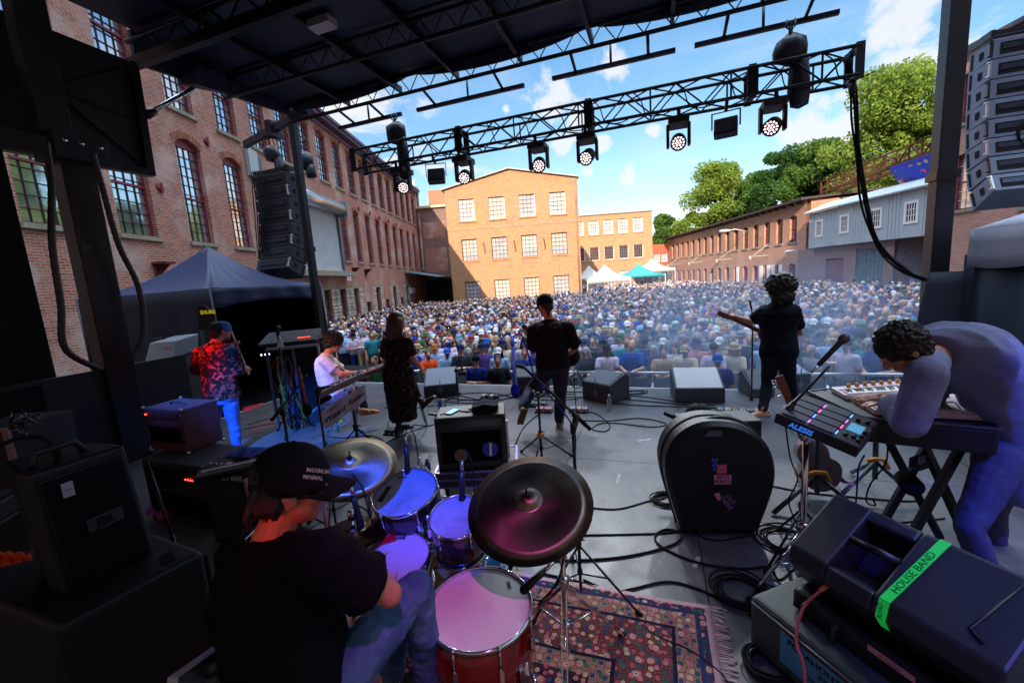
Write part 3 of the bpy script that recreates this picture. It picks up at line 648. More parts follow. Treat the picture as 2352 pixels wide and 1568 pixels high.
d = MB(); d.prism([S(s0, t1+.002, -.13), S(s1, t1+.002, -.13), S(s1, t1+.05, -.13), S(s0, t1+.05, -.13)], (0, 0, .125)); d.prism([S(s0-.04, 1, -.06), S(s0-.008, 1, -.06), S(s0-.008, t1, -.06), S(s0-.04, t1, -.06)], (0, 0, .065))
tag(d.build('stage_edge', M('pale_edge', (.55, .55, .55), .5)), None, kind='structure')
# wing platform on the left carrying the tent
d = MB(); d.prism([S(-13, 3.2, -.10), S(-7.1, 3.2, -.10), S(-7.1, 9.5, -.10), S(-13, 9.5, -.10)], (0, 0, GZ+.10)); tag(d.build('wing_platform', BLKM), None, kind='structure')

# ---- roof
SKIN = M('roof_skin', (.026, .034, .062), .55, var=.3, vs=.7, bump=.3, bs=2.5); STEEL = M('roof_steel', (.014, .016, .024), .4, .5)
roof = thing('stage_roof', 'dark folding stage roof with steel joists and lattice beams over the musicians', 'roof', S(-2, 3, 0))
# underside panels between the ribs, each slightly proud or recessed
b = MB(); rs = [-6.9+1.2*i for i in range(9)]; ts = [-5, -3.4, -1.8, -.2, 1.4, 3.0, 4.4, 5.7, 7.1]
for i in range(len(rs)-1):
    for j in range(len(ts)-1):
        dz = .012*((i*7+j*3) % 4)
        if i == 0 and j < 6 : continue
        b.prism([S(rs[i]+.02, ts[j]+.02, 5.78+dz), S(rs[i+1]-.02, ts[j]+.02, 5.78+dz), S(rs[i+1]-.02, ts[j+1]-.02, 5.78+dz), S(rs[i]+.02, ts[j+1]-.02, 5.78+dz)], (0, 0, .05))
b.build('roof_panels', SKIN, roof)
b = MB(); b.prism([S(-7.0, -5, 5.9), S(2.72, -5, 5.9), S(2.72, 7.15, 5.9), S(-7.0, 7.15, 5.9)], (0, 0, .08)); b.build('roof_deck', SKIN, roof)
b = MB(); b.prism([S(-7.0, 4.4, 5.42), S(-6.93, 4.4, 5.42), S(-6.93, 7.15, 5.62), S(-7.0, 7.15, 5.62)], (0, 0, .44)); b.prism([S(-7.02, 5.0, 5.38), S(-6.6, 5.0, 5.3), S(-6.6, 5.5, 5.35), S(-7.02, 5.6, 5.5)], (0, 0, .3)); b.prism([S(2.66, -5, 5.55), S(2.72, -5, 5.55), S(2.72, 7.15, 5.55), S(2.66, 7.15, 5.55)], (0, 0, .34)); b.build('side_fascia', SKIN, roof)
for t in (-3.4, -1.8, -.2, 1.4, 3.0): b = MB(); b.bar(S(-7, t, 5.62), S(2.6, t, 5.62), .07, .2); b.bar(S(-7, t, 5.51), S(2.6, t, 5.51), .14, .02); b.build('roof_joist', STEEL, roof)
b = MB(); b.bar(S(-7.05, 4.4, 5.42), S(2.6, 4.4, 5.42), .1, .14); b.cyl(S(-7.05, 4.4, 5.72), S(2.6, 4.4, 5.72), .03, n=8)
for i in range(16): x = -6.9+i*.6; b.cyl(S(x, 4.4, 5.46), S(x+.3, 4.4, 5.74), .02, n=6); b.cyl(S(x+.3, 4.4, 5.74), S(x+.6, 4.4, 5.46), .02, n=6)
b.build('roof_joist', STEEL, roof)
for t in (5.75, 7.05):
    b = MB(); b.cyl(S(-7, t, 5.45), S(2.65, t, 5.45), .032, n=8); b.cyl(S(-7, t, 5.74), S(2.65, t, 5.74), .03, n=8)
    for i in range(24): x = -6.9+i*.4; b.cyl(S(x, t, 5.46), S(x+.2, t, 5.74), .009, n=6); b.cyl(S(x+.2, t, 5.74), S(x+.4, t, 5.46), .009, n=6)
    b.build('lattice_joist', STEEL, roof)
for x in rs[1:]: b = MB(); b.bar(S(x, 0.0, 5.70), S(x, 7.4, 5.70), .06, .1); b.build('roof_rib', STEEL, roof)
for (a, c) in ((-6.1, -4.6), (-4.25, -2.1), (-1.6, .35), (.62, 2.45)):
    b = MB(); b.bar(S(a, 7.5, 5.33), S(c, 7.5, 5.33), .06, .06); b.cyl(S(a+.4, 7.05, 5.45), S(a+.4, 7.5, 5.35), .025, n=6); b.cyl(S(c-.4, 7.05, 5.45), S(c-.4, 7.5, 5.35), .025, n=6); b.cyl(S((a+c)/2, 7.5, 5.3), S((a+c)/2, 7.5, 5.7), .02, n=6); b.build('front_rail', STEEL, roof)
b = MB(); n = 70
def scal(u, v):
    s_ = -6.9+9.6*u; dep = .10+.20*abs(sin(u*pi*3.0+.4))**.6
    return S(s_, 7.16, 5.92-dep*v)
b.grid(scal, n, 2); b.build('scalloped_skirt', M('skirt_blue', (.03, .04, .075), .7), roof, solid=.02)
b = MB()
for (s_, t_) in ((-4.3, 5.2), (-1.9, 4.95)): b.box(S(s_, t_, 5.68), (.36, .2, .1), rotz(-YS))
b.build('roof_lamp', M('lamp_lens', (.55, .45, .42), .3, .3), roof)
# hydraulic strut and wing panel on the left
b = MB(); a = S(-6.9, 4.38, 4.71); c = S(-6.9, 5.15, 5.36); m_ = a.lerp(c, .15); b.cyl(m_, c, .035, n=12); b.build('strut_rod', CHR, roof); b = MB(); b.cyl(a, m_, .06, n=12); b.build('strut_cylinder', BLKS, roof)
DKG = M('dark_panel', (.018, .026, .024), .6, var=.25, vs=1.5, bump=.2, bs=6)
wg = thing('wing_panel', 'dark green black folded side panel hanging under the left edge of the stage roof', 'panel', S(-6.9, 3, 3.9))
b = MB(); b.prism([S(-6.95, -1.5, 3.88), S(-6.95, 4.25, 3.94), S(-6.95, 4.3, 5.42), S(-6.95, -1.5, 5.42)], SX*-.06); b.build('panel_skin', DKG, wg)
b = MB(); b.bar(S(-6.92, -1.5, 3.84), S(-6.92, 4.3, 3.90), .1, .1); b.bar(S(-6.92, 4.3, 3.86), S(-6.92, 4.34, 5.4), .1, .1, up=SX); b.bar(S(-6.93, 3.35, 4.7), S(-6.93, 4.25, 3.98), .04, .012); b.bar(S(-6.93, 3.35, 4.7), S(-6.93, 4.25, 4.6), .03, .012); b.bar(S(-6.93, 3.35, 4.7), S(-6.93, 4.25, 5.3), .03, .012)
b.bar(S(-6.93, 3.35, 4.7), S(-6.93, 2.6, 4.4), .03, .012); b.bar(S(-6.93, 1.4, 4.7), S(-6.93, 2.4, 5.3), .03, .012); b.build('panel_frame', BLKS, wg)
# mast
ms = thing('stage_mast', 'heavy scuffed black steel stage mast rising behind the low plywood wall on the left', 'mast', S(-6.7, 3.2, 0))
SCUF = M('scuffed_steel', (.02, .023, .026), .3, .3, col2=(.22, .2, .21), vs=3.2, v0=.62, v1=.74, dist=.4, bump=.1, bs=20)
b = MB(); b.prism([S(-6.75, 3.12, 0), S(-6.50, 3.12, 0), S(-6.50, 3.44, 0), S(-6.75, 3.44, 0)], (0, 0, 3.95)); b.build('mast_column', SCUF, ms, bevel=.015)
b = MB(); b.prism([S(-6.85, 3.05, 3.75), S(-6.4, 3.05, 3.75), S(-6.4, 3.55, 3.75), S(-6.85, 3.55, 3.75)], (0, 0, .3)); b.prism([S(-6.7, 3.0, 4), S(-6.5, 3.0, 4), S(-6.5, 3.3, 4), S(-6.7, 3.3, 4)], (0, 0, 1.6)); b.build('mast_collar', DKG, ms, bevel=.01)
b = MB()
for tt in (3.12, 3.27, 3.45): b.cyl(S(-6.33, tt, 3.93), S(-6.36, tt, 3.93), .022, n=8)
b.build('bolts', CHR, ms)
b = MB(); b.bar(S(-6.5, -1.0, 3.84), S(-6.5, 3.7, 3.86), .12, .2); b.build('cross_arm', DKG, ms)
for i, (pts, lab) in enumerate(((((105, 325), (118, 420), (120, 560), (140, 700), (150, 800), (230, 850)), 'ribbed hydraulic hose looping down the far side of the stage mast'), (((212, 350), (235, 430), (272, 560), (318, 660), (330, 760), (300, 830)), 'ribbed hydraulic hose with a yellow lit bend hanging beside the stage mast'))):
    p3 = smooth_path([pln(x, y, S(-6.25, 0), SX) for x, y in pts], 14); b = MB(); b.tube(p3, [.034 if j % 2 else .03 for j in range(len(p3))], 10)
    tag(b.build('hydraulic_hose', M('hose', (.03, .03, .032), .35), None), lab, 'hose', 'hydraulic hoses on the mast')
# black curtain left
cu = thing('black_curtain', 'heavy black green curtain closing the stage side at the far left', 'curtain', S(-6.85, 1.5, 0))
b = MB(); b.grid(lambda u, v: S(-6.80+.05*sin(u*46)*(1-.4*v)+.02*sin(u*17), -1.4+4.18*u, .02+3.86*v), 110, 8); b.build('drape', M('drape', (.016, .022, .02), .8, var=.3, vs=2, bump=.5, bs=4), cu, solid=.01)
# low wall
lw = thing('plywood_wall', 'low dark plywood stage side wall with scuffed paint', 'wall', S(-6.6, 2.5, 0))
PLYD = M('ply_dark', (.018, .026, .028), .55, col2=(.3, .32, .32), vs=9, v0=.70, v1=.76, dist=.6)
b = MB(); b.prism([S(-6.6, .6, .0), S(-6.6, 4.12, 0), S(-6.6, 4.12, 1.25), S(-6.6, .6, 1.25)], SX*-.04); b.build('board', PLYD, lw, bevel=.004)
b = MB(); b.prism([S(-6.54, .6, .0), S(-6.54, 2.55, 0), S(-6.54, 2.55, 1.2), S(-6.54, .6, 1.2)], SX*-.04); b.build('rear_board', BLKM, lw)
# ---- posts in front
for nm, s_, t_, top, lab in (('left', -7.0, 7.2, 5.8, 'slim black steel post holding the left front corner of the stage roof'), ('right', 3.56, 7.2, 7.5, 'tall dark steel post standing beside the right loudspeaker array')):
    w_ = .13 if nm == 'left' else .2; p = thing('stage_post', lab, 'post', S(s_, t_, 0), -YS); b = MB()
    b.bb((-w_/2, -w_/2, -1.2), (w_/2, w_/2, top)); b.build('shaft', TRUSSM, p, bevel=.008, local=True)
    b = MB(); b.bb((-w_*.62, -w_*.62, 2.9), (w_*.62, w_*.62, 3.0)); b.bb((-w_*.62, -w_*.62, .9), (w_*.62, w_*.62, 1.0)); b.bb((-w_, -w_, -1.19), (w_, w_, -1.1)); b.build('sleeve', BLKS, p, local=True)
# ---- lighting truss
tr = thing('lighting_truss', 'black box truss hung across the stage front carrying the moving lights', 'truss', S(-1.5, 7.4, 4.58))
A0, A1 = -5.65, 2.62; zb, ztp, tf, tb_ = 4.40, 4.76, 7.24, 7.60
for (t, z) in ((tf, zb), (tf, ztp), (tb_, zb), (tb_, ztp)): b = MB(); b.cyl(S(A0, t, z), S(A1, t, z), .026, n=8); b.build('chord', TRUSSM, tr)
b = MB(); n = 22
for i in range(n):
    x = A0+.05+(A1-A0-.1)*i/n; x2 = A0+.05+(A1-A0-.1)*(i+1)/n
    for t in (tf, tb_): b.cyl(S(x, t, zb if i % 2 else ztp), S(x2, t, ztp if i % 2 else zb), .012, n=6)
    for z in (zb, ztp): b.cyl(S(x, tf if i % 2 else tb_, z), S(x2, tb_ if i % 2 else tf, z), .012, n=6)
    if i % 3 == 0:
        for t in (tf, tb_): b.cyl(S(x, t, zb), S(x, t, ztp), .014, n=6)
b.build('lattice', TRUSSM, tr)
for x in (A0, -3.32, -.98, 1.36, A1):
    b = MB(); w_ = .05 if x not in (A0, A1) else .015
    for t in (tf, tb_): b.bar(S(x, t, zb-.04), S(x, t, ztp+.04), .1, .03, up=SY)
    for z in (zb, ztp): b.bar(S(x, tf, z), S(x, tb_, z), .1, .03)
    if x not in (A0, A1): b.prism([S(x-.07, tf-.03, zb), S(x+.07, tf-.03, zb), S(x+.07, tf-.03, ztp), S(x-.07, tf-.03, ztp)], SY*.02)
    b.build('end_frame', TRUSSM, tr)
LEDW = M('led_white', (1, .82, .84), .3, emis=1.3); LENS = M('lens_face', (.25, .12, .14), .2); 
def mover(px, py, tl, lab, warm=False):
    p = pln(px, py, SY*7.4, SY); s_ = p.dot(SX); o = S(s_, 7.42, 4.36); t = thing('moving_head_light', lab, 'stage light', o, 0, 'moving lights hung under the truss')
    b = MB(); b.cyl(S(s_, 7.24, 4.40), S(s_, 7.24, 4.30), .03, n=8); b.cyl(S(s_, 7.6, 4.40), S(s_, 7.6, 4.30), .03, n=8); b.box(S(s_, 7.42, 4.25), (.30, .40, .10), rotz(-YS)); b.build('base', BLK, t, bevel=.012)
    b = MB(); b.box(S(s_-.155, 7.42, 4.06), (.045, .13, .34), rotz(-YS)); b.cut(); b.box(S(s_+.155, 7.42, 4.06), (.045, .13, .34), rotz(-YS)); b.each('yoke_arm', BLK, t, bevel=.015)
    dr = (CAM+V(tl)-o).normalized(); hc = S(s_, 7.42, 3.97); b = MB(); b.lathe(hc-dr*.15, dr, [(.0, 0), (.08, 0), (.11, .05), (.115, .2), (.12, .27), (.112, .28), (.105, .26), (0, .26)], 20); b.build('head', BLK, t)
    u, v = perp(dr); b = MB(); b.lathe(hc+dr*.115, dr, [(.104, 0), (0, .001)], 18); ln = b.build('lens', M('lens_face'), t)
    b = MB()
    for rr, k in ((0, 1), (.04, 6), (.08, 12)):
        for i in range(k): a = 2*pi*i/k; c = hc+dr*.121+u*rr*cos(a)+v*rr*sin(a); b.cyl(c, c+dr*.004, .0125, n=8, smooth=False)
    b.build('led', LEDW, ln)
    return t
for (px, py, tl, lab) in ((922, 400, (0, 0, -1.2), 'moving light at the left end of the truss beside the first flood lamp'), (1064, 377, (-1, 0, -1.6), 'moving light right of the first flood lamp'), (1236, 350, (-.5, 0, -1.5), 'moving light above the middle of the gable roof'), (1348, 325, (-2.6, 0, -2), 'moving light turned left above the gable roof right corner'), (1558, 292, (0, 0, -1), 'brightest moving light left of the second flood lamp'), (1776, 240, (-1.6, 0, -1.4), 'moving light right of the second flood lamp under the covered hoist')):
    mover(px, py, tl, lab)
for px, lab, ry in ((993, 'small black flood lamp hung between the two leftmost moving lights', .3), (1667, 'small black flood lamp hung at the right part of the truss', -.2)):
    p = pln(px, 300, SY*7.4, SY); s_ = p.dot(SX); t = thing('flood_lamp', lab, 'stage light', S(s_, 7.4, 4.4), 0, 'flood lamps on the truss'); R = rotz(-YS+ry) @ Matrix.Rotation(radians(-20), 3, 'X')
    b = MB(); b.box(S(s_, 7.4, 4.05), (.32, .14, .26), R); b.box(S(s_, 7.4, 4.05)+R @ V((0, .09, 0)), (.26, .06, .2), R); b.build('housing', BLK, t, bevel=.01)
    b = MB()
    for q in (-1, 1): b.bar(S(s_, 7.4, 4.05)+R @ V((.19*q, 0, 0)), S(s_, 7.4, 4.28)+R @ V((.19*q, 0, 0)), .03, .01)
    b.bar(S(s_, 7.4, 4.28)+R @ V((-.2, 0, 0)), S(s_, 7.4, 4.28)+R @ V((.2, 0, 0)), .03, .01); b.cyl(S(s_, 7.4, 4.28), S(s_, 7.3, 4.40), .025, n=8); b.build('bracket', BLKS, t)
    b = MB(); b.box(S(s_, 7.4, 4.05)-R @ V((0, .075, 0)), (.27, .012, .2), R); b.build('glass', M('smoked', (.05, .05, .06), .1), t)
# loose cable drapes along the truss
b = MB()
for i in range(13):
    x = A0+.4+i*.62; b.tube(smooth_path([S(x, tf, ztp), S(x+.12, tf-.06, 4.6), S(x+.2, tf-.05, 4.38), S(x+.42, tf-.02, zb-.06), S(x+.6, tf, zb)], 4), .009, 5)
b.build('cable_run', RUB, tr)
# hoists in cover bags
BAG = M('cover_bag', (.018, .025, .04), .45, bump=.6, bs=7)
def hoist(s_, t_, ztop, z, lab, tail=.9, yaw=0, zr=1):
    t = thing('chain_hoist', lab, 'hoist', S(s_, t_, z), 0, 'chain hoists in black covers')
    b = MB(); k = 6
    for i in range(k): zz_ = z+.25+(ztop-z-.25)*i/k; b.tube([S(s_+.02*cos(a), t_, zz_+.05*sin(a)) for a in [2*pi*j/8 for j in range(8)]], .008, 5, closed=True)
    b.tube([S(s_-.05, t_, ztop+.05), S(s_-.06, t_, ztop-.04), S(s_, t_, ztop-.1), S(s_+.06, t_, ztop-.04), S(s_+.05, t_, ztop+.05)], .012, 6); b.cyl(S(s_, t_, z+.22), S(s_, t_, ztop-.1), .012, n=6); b.build('chain', BLKS, t)
    b = MB(); rg_ = random.Random(int(abs(s_*100)))
    rr = [(h_*zr, r_*zr) for h_, r_ in ((-.02, .05), (.05, .15), (.16, .17), (.3, .16), (.34, .1), (.38, .03))]
    for i in range(1): b.loft([[S(s_+yaw*h, t_, z+.2-h)+rotz(-YS) @ V((cos(2*pi*j/14)*r*1.25*rg_.uniform(.9, 1.1), sin(2*pi*j/14)*r*.8*rg_.uniform(.9, 1.1), rg_.uniform(-.02, .02))) for j in range(14)] for h, r in rr])
    b.build('motor_cover', BAG, t)
    b = MB(); b.loft([[S(s_+.12+yaw*.3, t_, z-.05-h)+rotz(-YS) @ V((cos(2*pi*j/12)*r*rg_.uniform(.9, 1.15), sin(2*pi*j/12)*r*.8, 0)) for j in range(12)] for h, r in ((0, .05), (.04, .10*zr), (.3*tail, .12*zr), (.6*tail, .13*zr), (.85*tail, .11*zr), (.9*tail, .02))]); b.build('chain_bag', BAG, t)
hoist(-4.72, 7.42, 5.28, 4.95, 'black covered chain hoist above the left end of the truss'); hoist(1.86, 7.42, 5.30, 4.92, 'black covered chain hoist above the right end of the truss', .8)
# ---- power cables at the truss end
pc = [(1945, 130), (1960, 215), (1968, 330), (1985, 460), (2015, 560), (2075, 620), (2130, 645)]
cr = thing('cable_loom', 'thick loom of black cables drooping from the truss end to the right post', 'cable', S(2.6, 7.4, 4.6))
p3 = smooth_path([at(x, y, Yy) for (x, y), Yy in zip(pc, (6.15, 6.1, 6.05, 6.0, 5.9, 5.7, 5.55))], 8)
for k_, (dx, dy) in enumerate(((0, 0), (.03, .01), (-.02, .02), (.01, -.03))):
    b = MB(); b.tube([q+V((dx*(1+sin(i*.5+k_)*.7), dy, dx*.5*sin(i*.35))) for i, q in enumerate(p3)], .014, 6); b.build('cable', RUB, cr)
b = MB(); b.tube(p3[6:9], .05, 8); b.tube(p3[0:3], .045, 8); b.build('wrap', BLK, cr)
# ---- loudspeaker arrays
GRIL = M('grille_dark', (.025, .027, .03), .5, .4, bump=.8, bs=300)
def array(s_, t_, ztop, lab, side, cw, h=.30, dep=.46, n=8, tint=None, k=1):
    t = thing('line_array', lab, 'loudspeakers', S(s_, t_, ztop), 0, None)
    CAB = M('cab_'+str(side), tint or (.012, .014, .018), .5, var=.1)
    z = ztop; ang = 0.0; pt = 0.0
    fr = MB()
    for q in (-1, 1): fr.bar(S(s_+q*cw/2, t_-dep/2, ztop+.08), S(s_+q*cw/2, t_+dep/2, ztop+.08), .05, .09)
    fr.bar(S(s_-cw/2, t_, ztop+.1), S(s_+cw/2, t_, ztop+.1), .06, .09); fr.bar(S(s_-cw/2, t_-.15, ztop+.1), S(s_+cw/2, t_-.15, ztop+.1), .04, .06); fr.build('fly_frame', BLKS, t)
    back = V((s_, t_-dep/2, 0)); zb_ = ztop; tb0 = t_-dep/2
    for i in range(n):
        ang = radians((0, 1, 2, 4, 7, 11, 17, 25)[i]); R = rotz(-YS) @ Matrix.Rotation(-ang, 3, 'X')
        o = S(s_, tb0, zb_)                      # top back edge
        def P(x, y, zc): return o + R @ V((x, y, zc))
        c = thing('x', None, None) if False else None
        b = MB(); hw = cw/2; hf = h; hb = h*.72   # wedge: front taller
        prof = [(0, 0), (dep, 0.0), (dep, -h), (.06, -h*.86), (0, -h*.86)]
        b.prism([P(-hw, y_, z_) for y_, z_ in prof], P(hw, 0, 0)-P(-hw, 0, 0)); cb_ = b.build('speaker_cabinet', CAB, t, bevel=.006, seg=1)
        b = MB()
        for q in (-1, 1):
            x_ = q*(hw+.004)
            b.prism([P(x_, .16, -h*.28), P(x_, .24, -h*.28), P(x_, .24, -h*.62), P(x_, .16, -h*.62)], P(q*.004, 0, 0)-P(0, 0, 0)); b.cut(); b.prism([P(x_, dep-.09, -h*.12), P(x_, dep-.05, -h*.12), P(x_, dep-.05, -h*.85), P(x_, dep-.09, -h*.85)], P(q*.004, 0, 0)-P(0, 0, 0)); b.cut()
        b.prism([P(-hw*.8, -.004, -h*.2), P(hw*.8, -.004, -h*.2), P(hw*.8, -.004, -h*.7), P(-hw*.8, -.004, -h*.7)], P(0, .008, 0)-P(0, 0, 0)); b.each('recess', BLKM, cb_)
        b = MB(); b.prism([P(-hw*.75, -.01, -h*.28), P(hw*.75, -.01, -h*.28), P(hw*.75, -.01, -h*.5), P(-hw*.75, -.01, -h*.5)], P(0, .006, 0)-P(0, 0, 0)); b.build('back_plate', M('back_plate', (.035, .05, .08), .3, .6, var=.4, vs=8), cb_)
        b = MB()
        for q in (-1, 1): b.bar(P(q*(hw+.012), -.012, -.02), P(q*(hw+.012), -.012, -h*.8), .022, .03); b.cyl(P(q*(hw+.02), -.01, -.04), P(q*(hw+.05), -.01, -.04), .012, n=6); b.cyl(P(q*(hw+.02), -.01, -h*.75), P(q*(hw+.05), -.01, -h*.75), .012, n=6)
        b.build('rigging_link', ALU if i % 2 else BLKS, cb_)
        b = MB(); b.prism([P(-hw+.02, dep+.002, -.02), P(hw-.02, dep+.002, -.02), P(hw-.02, dep+.002, -h+.02), P(-hw+.02, dep+.002, -h+.02)], P(0, .01, 0)-P(0, 0, 0)); b.build('grille', GRIL, cb_)
        nb = o + R @ V((0, 0, -h*.9)); zb_ = nb.z; tb0 = nb.dot(SY)
    return t
array(4.98, 8.55, 4.88, 'column of eight pale sided line array loudspeakers hanging at the right', 1, .86, .30, .46, 8, (.13, .16, .22))
array(-8.42, 8.0, 4.82, 'column of black line array loudspeakers hanging in front of the roller shutter', 2, .95, .31, .5)
b = MB(); c0 = S(5.0, 8.45, 4.2)
for i in range(4): b.tube([S(5.02+.02*i, 8.28, 3.55+.0)+rotz(-YS) @ V(((.16+.015*i)*cos(a), -.02*i, (.2+.012*i)*sin(a))) for a in [2*pi*j/24 for j in range(24)]], .01, 5, closed=True)
tag(b.build('cable_coil', RUB), 'coil of cable hooked on the back of the right loudspeaker column', 'cable')
hoist(5.2, 8.5, 6.2, 5.5, 'large crumpled hoist cover above the right loudspeaker column', 1.0, .3); hoist(-8.55, 8.0, 5.75, 5.3, 'glossy blue black hoist cover left of the slim post', 1.0, .25); hoist(-7.55, 8.0, 5.5, 5.0, 'small hoist cover right behind the slim black post', .35)
og = thing('outrigger_beam', 'steel outrigger beam reaching out left from the roof corner above the loudspeaker column', 'beam', S(-7, 7.2, 5.6))
b = MB(); b.bar(S(-9.2, 7.9, 5.62), S(-6.6, 7.25, 5.7), .1, .16); b.bar(S(-8.9, 8.25, 5.85), S(-7.9, 7.6, 5.7), .12, .14); b.build('beam', TRUSSM, og, bevel=.01); b = MB(); b.box(S(-7.95, 7.6, 5.65), (.16, .3, .34), rotz(-YS)); b.build('clamp', BLKS, og, bevel=.01)
b = MB()
for i in range(9): b.tube([S(-8.9+.12*i, 8.2, 5.8), S(-8.95+.12*i, 8.3, 5.6), S(-8.8+.12*i, 8.1, 5.4)], .01, 5)
b.build('rigging', BLKS, og)
# hanging cables behind the left array
b = MB()
for i in range(7): x = -8.85+.05*i; b.tube(smooth_path([S(x, 7.66, 4.9), S(x-.05+.03*i, 7.62, 4.0), S(x-.1, 7.6, 3.0+.1*i), S(x+.1, 7.55, 2.3)], 5), .012, 5)
tag(b.build('speaker_cables', RUB), 'bundle of cables hanging down the back of the left loudspeaker column', 'cable')

# ---- pop-up tent at the left wing
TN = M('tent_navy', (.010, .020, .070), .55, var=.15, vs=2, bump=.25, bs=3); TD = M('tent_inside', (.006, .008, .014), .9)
tn = thing('canopy_tent', 'navy blue pop up canopy tent with closed front wall beside the stage left edge', 'tent', S(-8.8, 7.6, 0))
nc = pln(482, 662, S(-7.35, 0), SX); t0_ = nc.dot(SY); ez = nc.z; fc = pln(737, 655, S(-7.35, 0), SX).dot(SY); W_ = 3.9
cs = [S(-7.35, t0_, ez), S(-7.35, fc, ez), S(-7.35-W_, fc, ez), S(-7.35-W_, t0_, ez)]
pk = at(476, 566, (cs[0].y+cs[2].y)/2); b = MB()
for i in range(4):
    a, c = cs[i], cs[(i+1) % 4]; b.grid(lambda u, v, a=a, c=c: a.lerp(c, u).lerp(pk, v)-V((0, 0, .20*sin(pi*v)+.05*sin(pi*u)*(1-v)))+V((0, 0, .012*sin(u*31)*(1-v))), 16, 10)
b.build('canopy', TN, tn, solid=.012)
for i, drop in ((0, .36), (1, .3), (2, .3)):
    a, c = cs[i], cs[(i+1) % 4]; b = MB(); b.grid(lambda u, v, a=a, c=c: a.lerp(c, u)-V((0, 0, v*(drop+(.1*sin(pi*u)*-1 if i == 0 else 0))))+SX*(.03*sin(u*25)*v if i == 0 else 0), 40, 4); b.build('valance', TN, tn, solid=.008)
b = MB(); a, c = cs[3], cs[0]; b.grid(lambda u, v: a.lerp(c, u)-V((0, 0, v*(ez+.1)))+SY*(.06*sin(u*19+v*2)*v+.03*sin(u*43)*v), 60, 10); b.build('front_wall', M('tent_wall', (.004, .008, .022), .7, bump=.3, bs=3), tn, solid=.008)
b = MB()
for i in (1, 2):
    a, c = cs[i], cs[(i+1) % 4]; b.grid(lambda u, v, a=a, c=c: a.lerp(c, u)-V((0, 0, v*(ez+.1))), 6, 2)
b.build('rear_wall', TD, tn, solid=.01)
for c in cs: b = MB(); b.cyl(V((c.x, c.y, -.1)), V((c.x, c.y, c.z)), .022, n=8); b.build('leg', M('tent_leg', (.05, .055, .07), .4, .5), tn)
# ---- side tent on the right
rt = thing('side_tent', 'grey white topped tent with dark walls beside the right stage post', 'tent', S(4.4, 6.4, 0))
zt = 2.30; b = MB()
q0 = S(3.75, 6.95, 2.22); q1 = S(7.2, 6.95, 2.3); q2 = S(7.2, 3.4, 2.3); q3 = S(3.75, 3.4, 2.2); pk = S(5.4, 5.2, 3.3)
for a, c in ((q0, q1), (q1, q2), (q2, q3), (q3, q0)): b.grid(lambda u, v, a=a, c=c: a.lerp(c, u).lerp(pk, v)-V((0, 0, .12*sin(pi*v))), 12, 8)
b.build('canopy', M('tent_grey', (.36, .36, .42), .6, var=.1, vs=2, bump=.2, bs=3), rt, solid=.01)
b = MB()
for a, c in ((q0, q1), (q3, q0)): b.grid(lambda u, v, a=a, c=c: a.lerp(c, u)-V((0, 0, v*(.42+.05*sin(u*9)))), 30, 3)
b.build('valance', M('tent_grey'), rt, solid=.008)
b = MB()
for a, c in ((q0, q1), (q3, q0)): b.grid(lambda u, v, a=a, c=c: a.lerp(c, u)+V((0, 0, -.30-v*3.0))+(SY*.05 if a is q0 else SX*.05)+(SY*(.05*sin(u*30)) if a is q0 else SX*.03*sin(u*33)), 60, 3)
b.build('dark_wall', M('tent_dark_wall', (.02, .03, .055), .75), rt, solid=.01)
b = MB(); b.grid(lambda u, v: S(3.40+.33*u, 7.0-.1*u, 1.72-2.4*v)+SX*(-.12*sin(pi*v)*(1-u)), 8, 14); b.build('side_flap', M('flap', (.025, .035, .06), .7), rt, solid=.01)

# ---- crowd barrier
br = None
for i in range(11):
    s_ = -6.4+1.05*i; loc = S(s_, 9.2, GZ); 
    if br is None:
        br = thing('crowd_barrier', 'x', 'barrier', loc, -YS, 'aluminium crowd barriers along the front row'); b = MB(); b.bb((-.5, -.02, .02), (.5, .0, 1.0)); b.build('panel', M('barrier_panel', (.16, .19, .22), .5, .5), br, local=True, bevel=.004)
        b = MB(); b.cyl((-.52, -.01, 1.12), (.52, -.01, 1.12), .03, n=10); b.build('top_rail', ALU, br, local=True)
        b = MB()
        for x in (-.5, 0, .5): b.bb((x-.025, -.05, .02), (x+.025, -.022, 1.1))
        b.build('upright', ALU, br, local=True)
        b = MB(); b.bb((-.5, -.9, .0), (.5, -.02, .02)); b.bar((0, -.8, .02), (0, -.04, .9), .04); b.build('foot_plate', ALU, br, local=True); o = br
    else: o = dup(br, loc, -YS)
    words = ('at the far left end', 'second from the left end', 'third from the left end', 'behind the seated keyboardist', 'behind the woman in the long dress', 'behind the left wedge', 'behind the centre guitarist', 'behind the centre wedge', 'behind the white topped wedge', 'behind the right guitarist', 'at the far right end')
    o['label'] = 'waist high metal crowd barrier section ' + words[i]
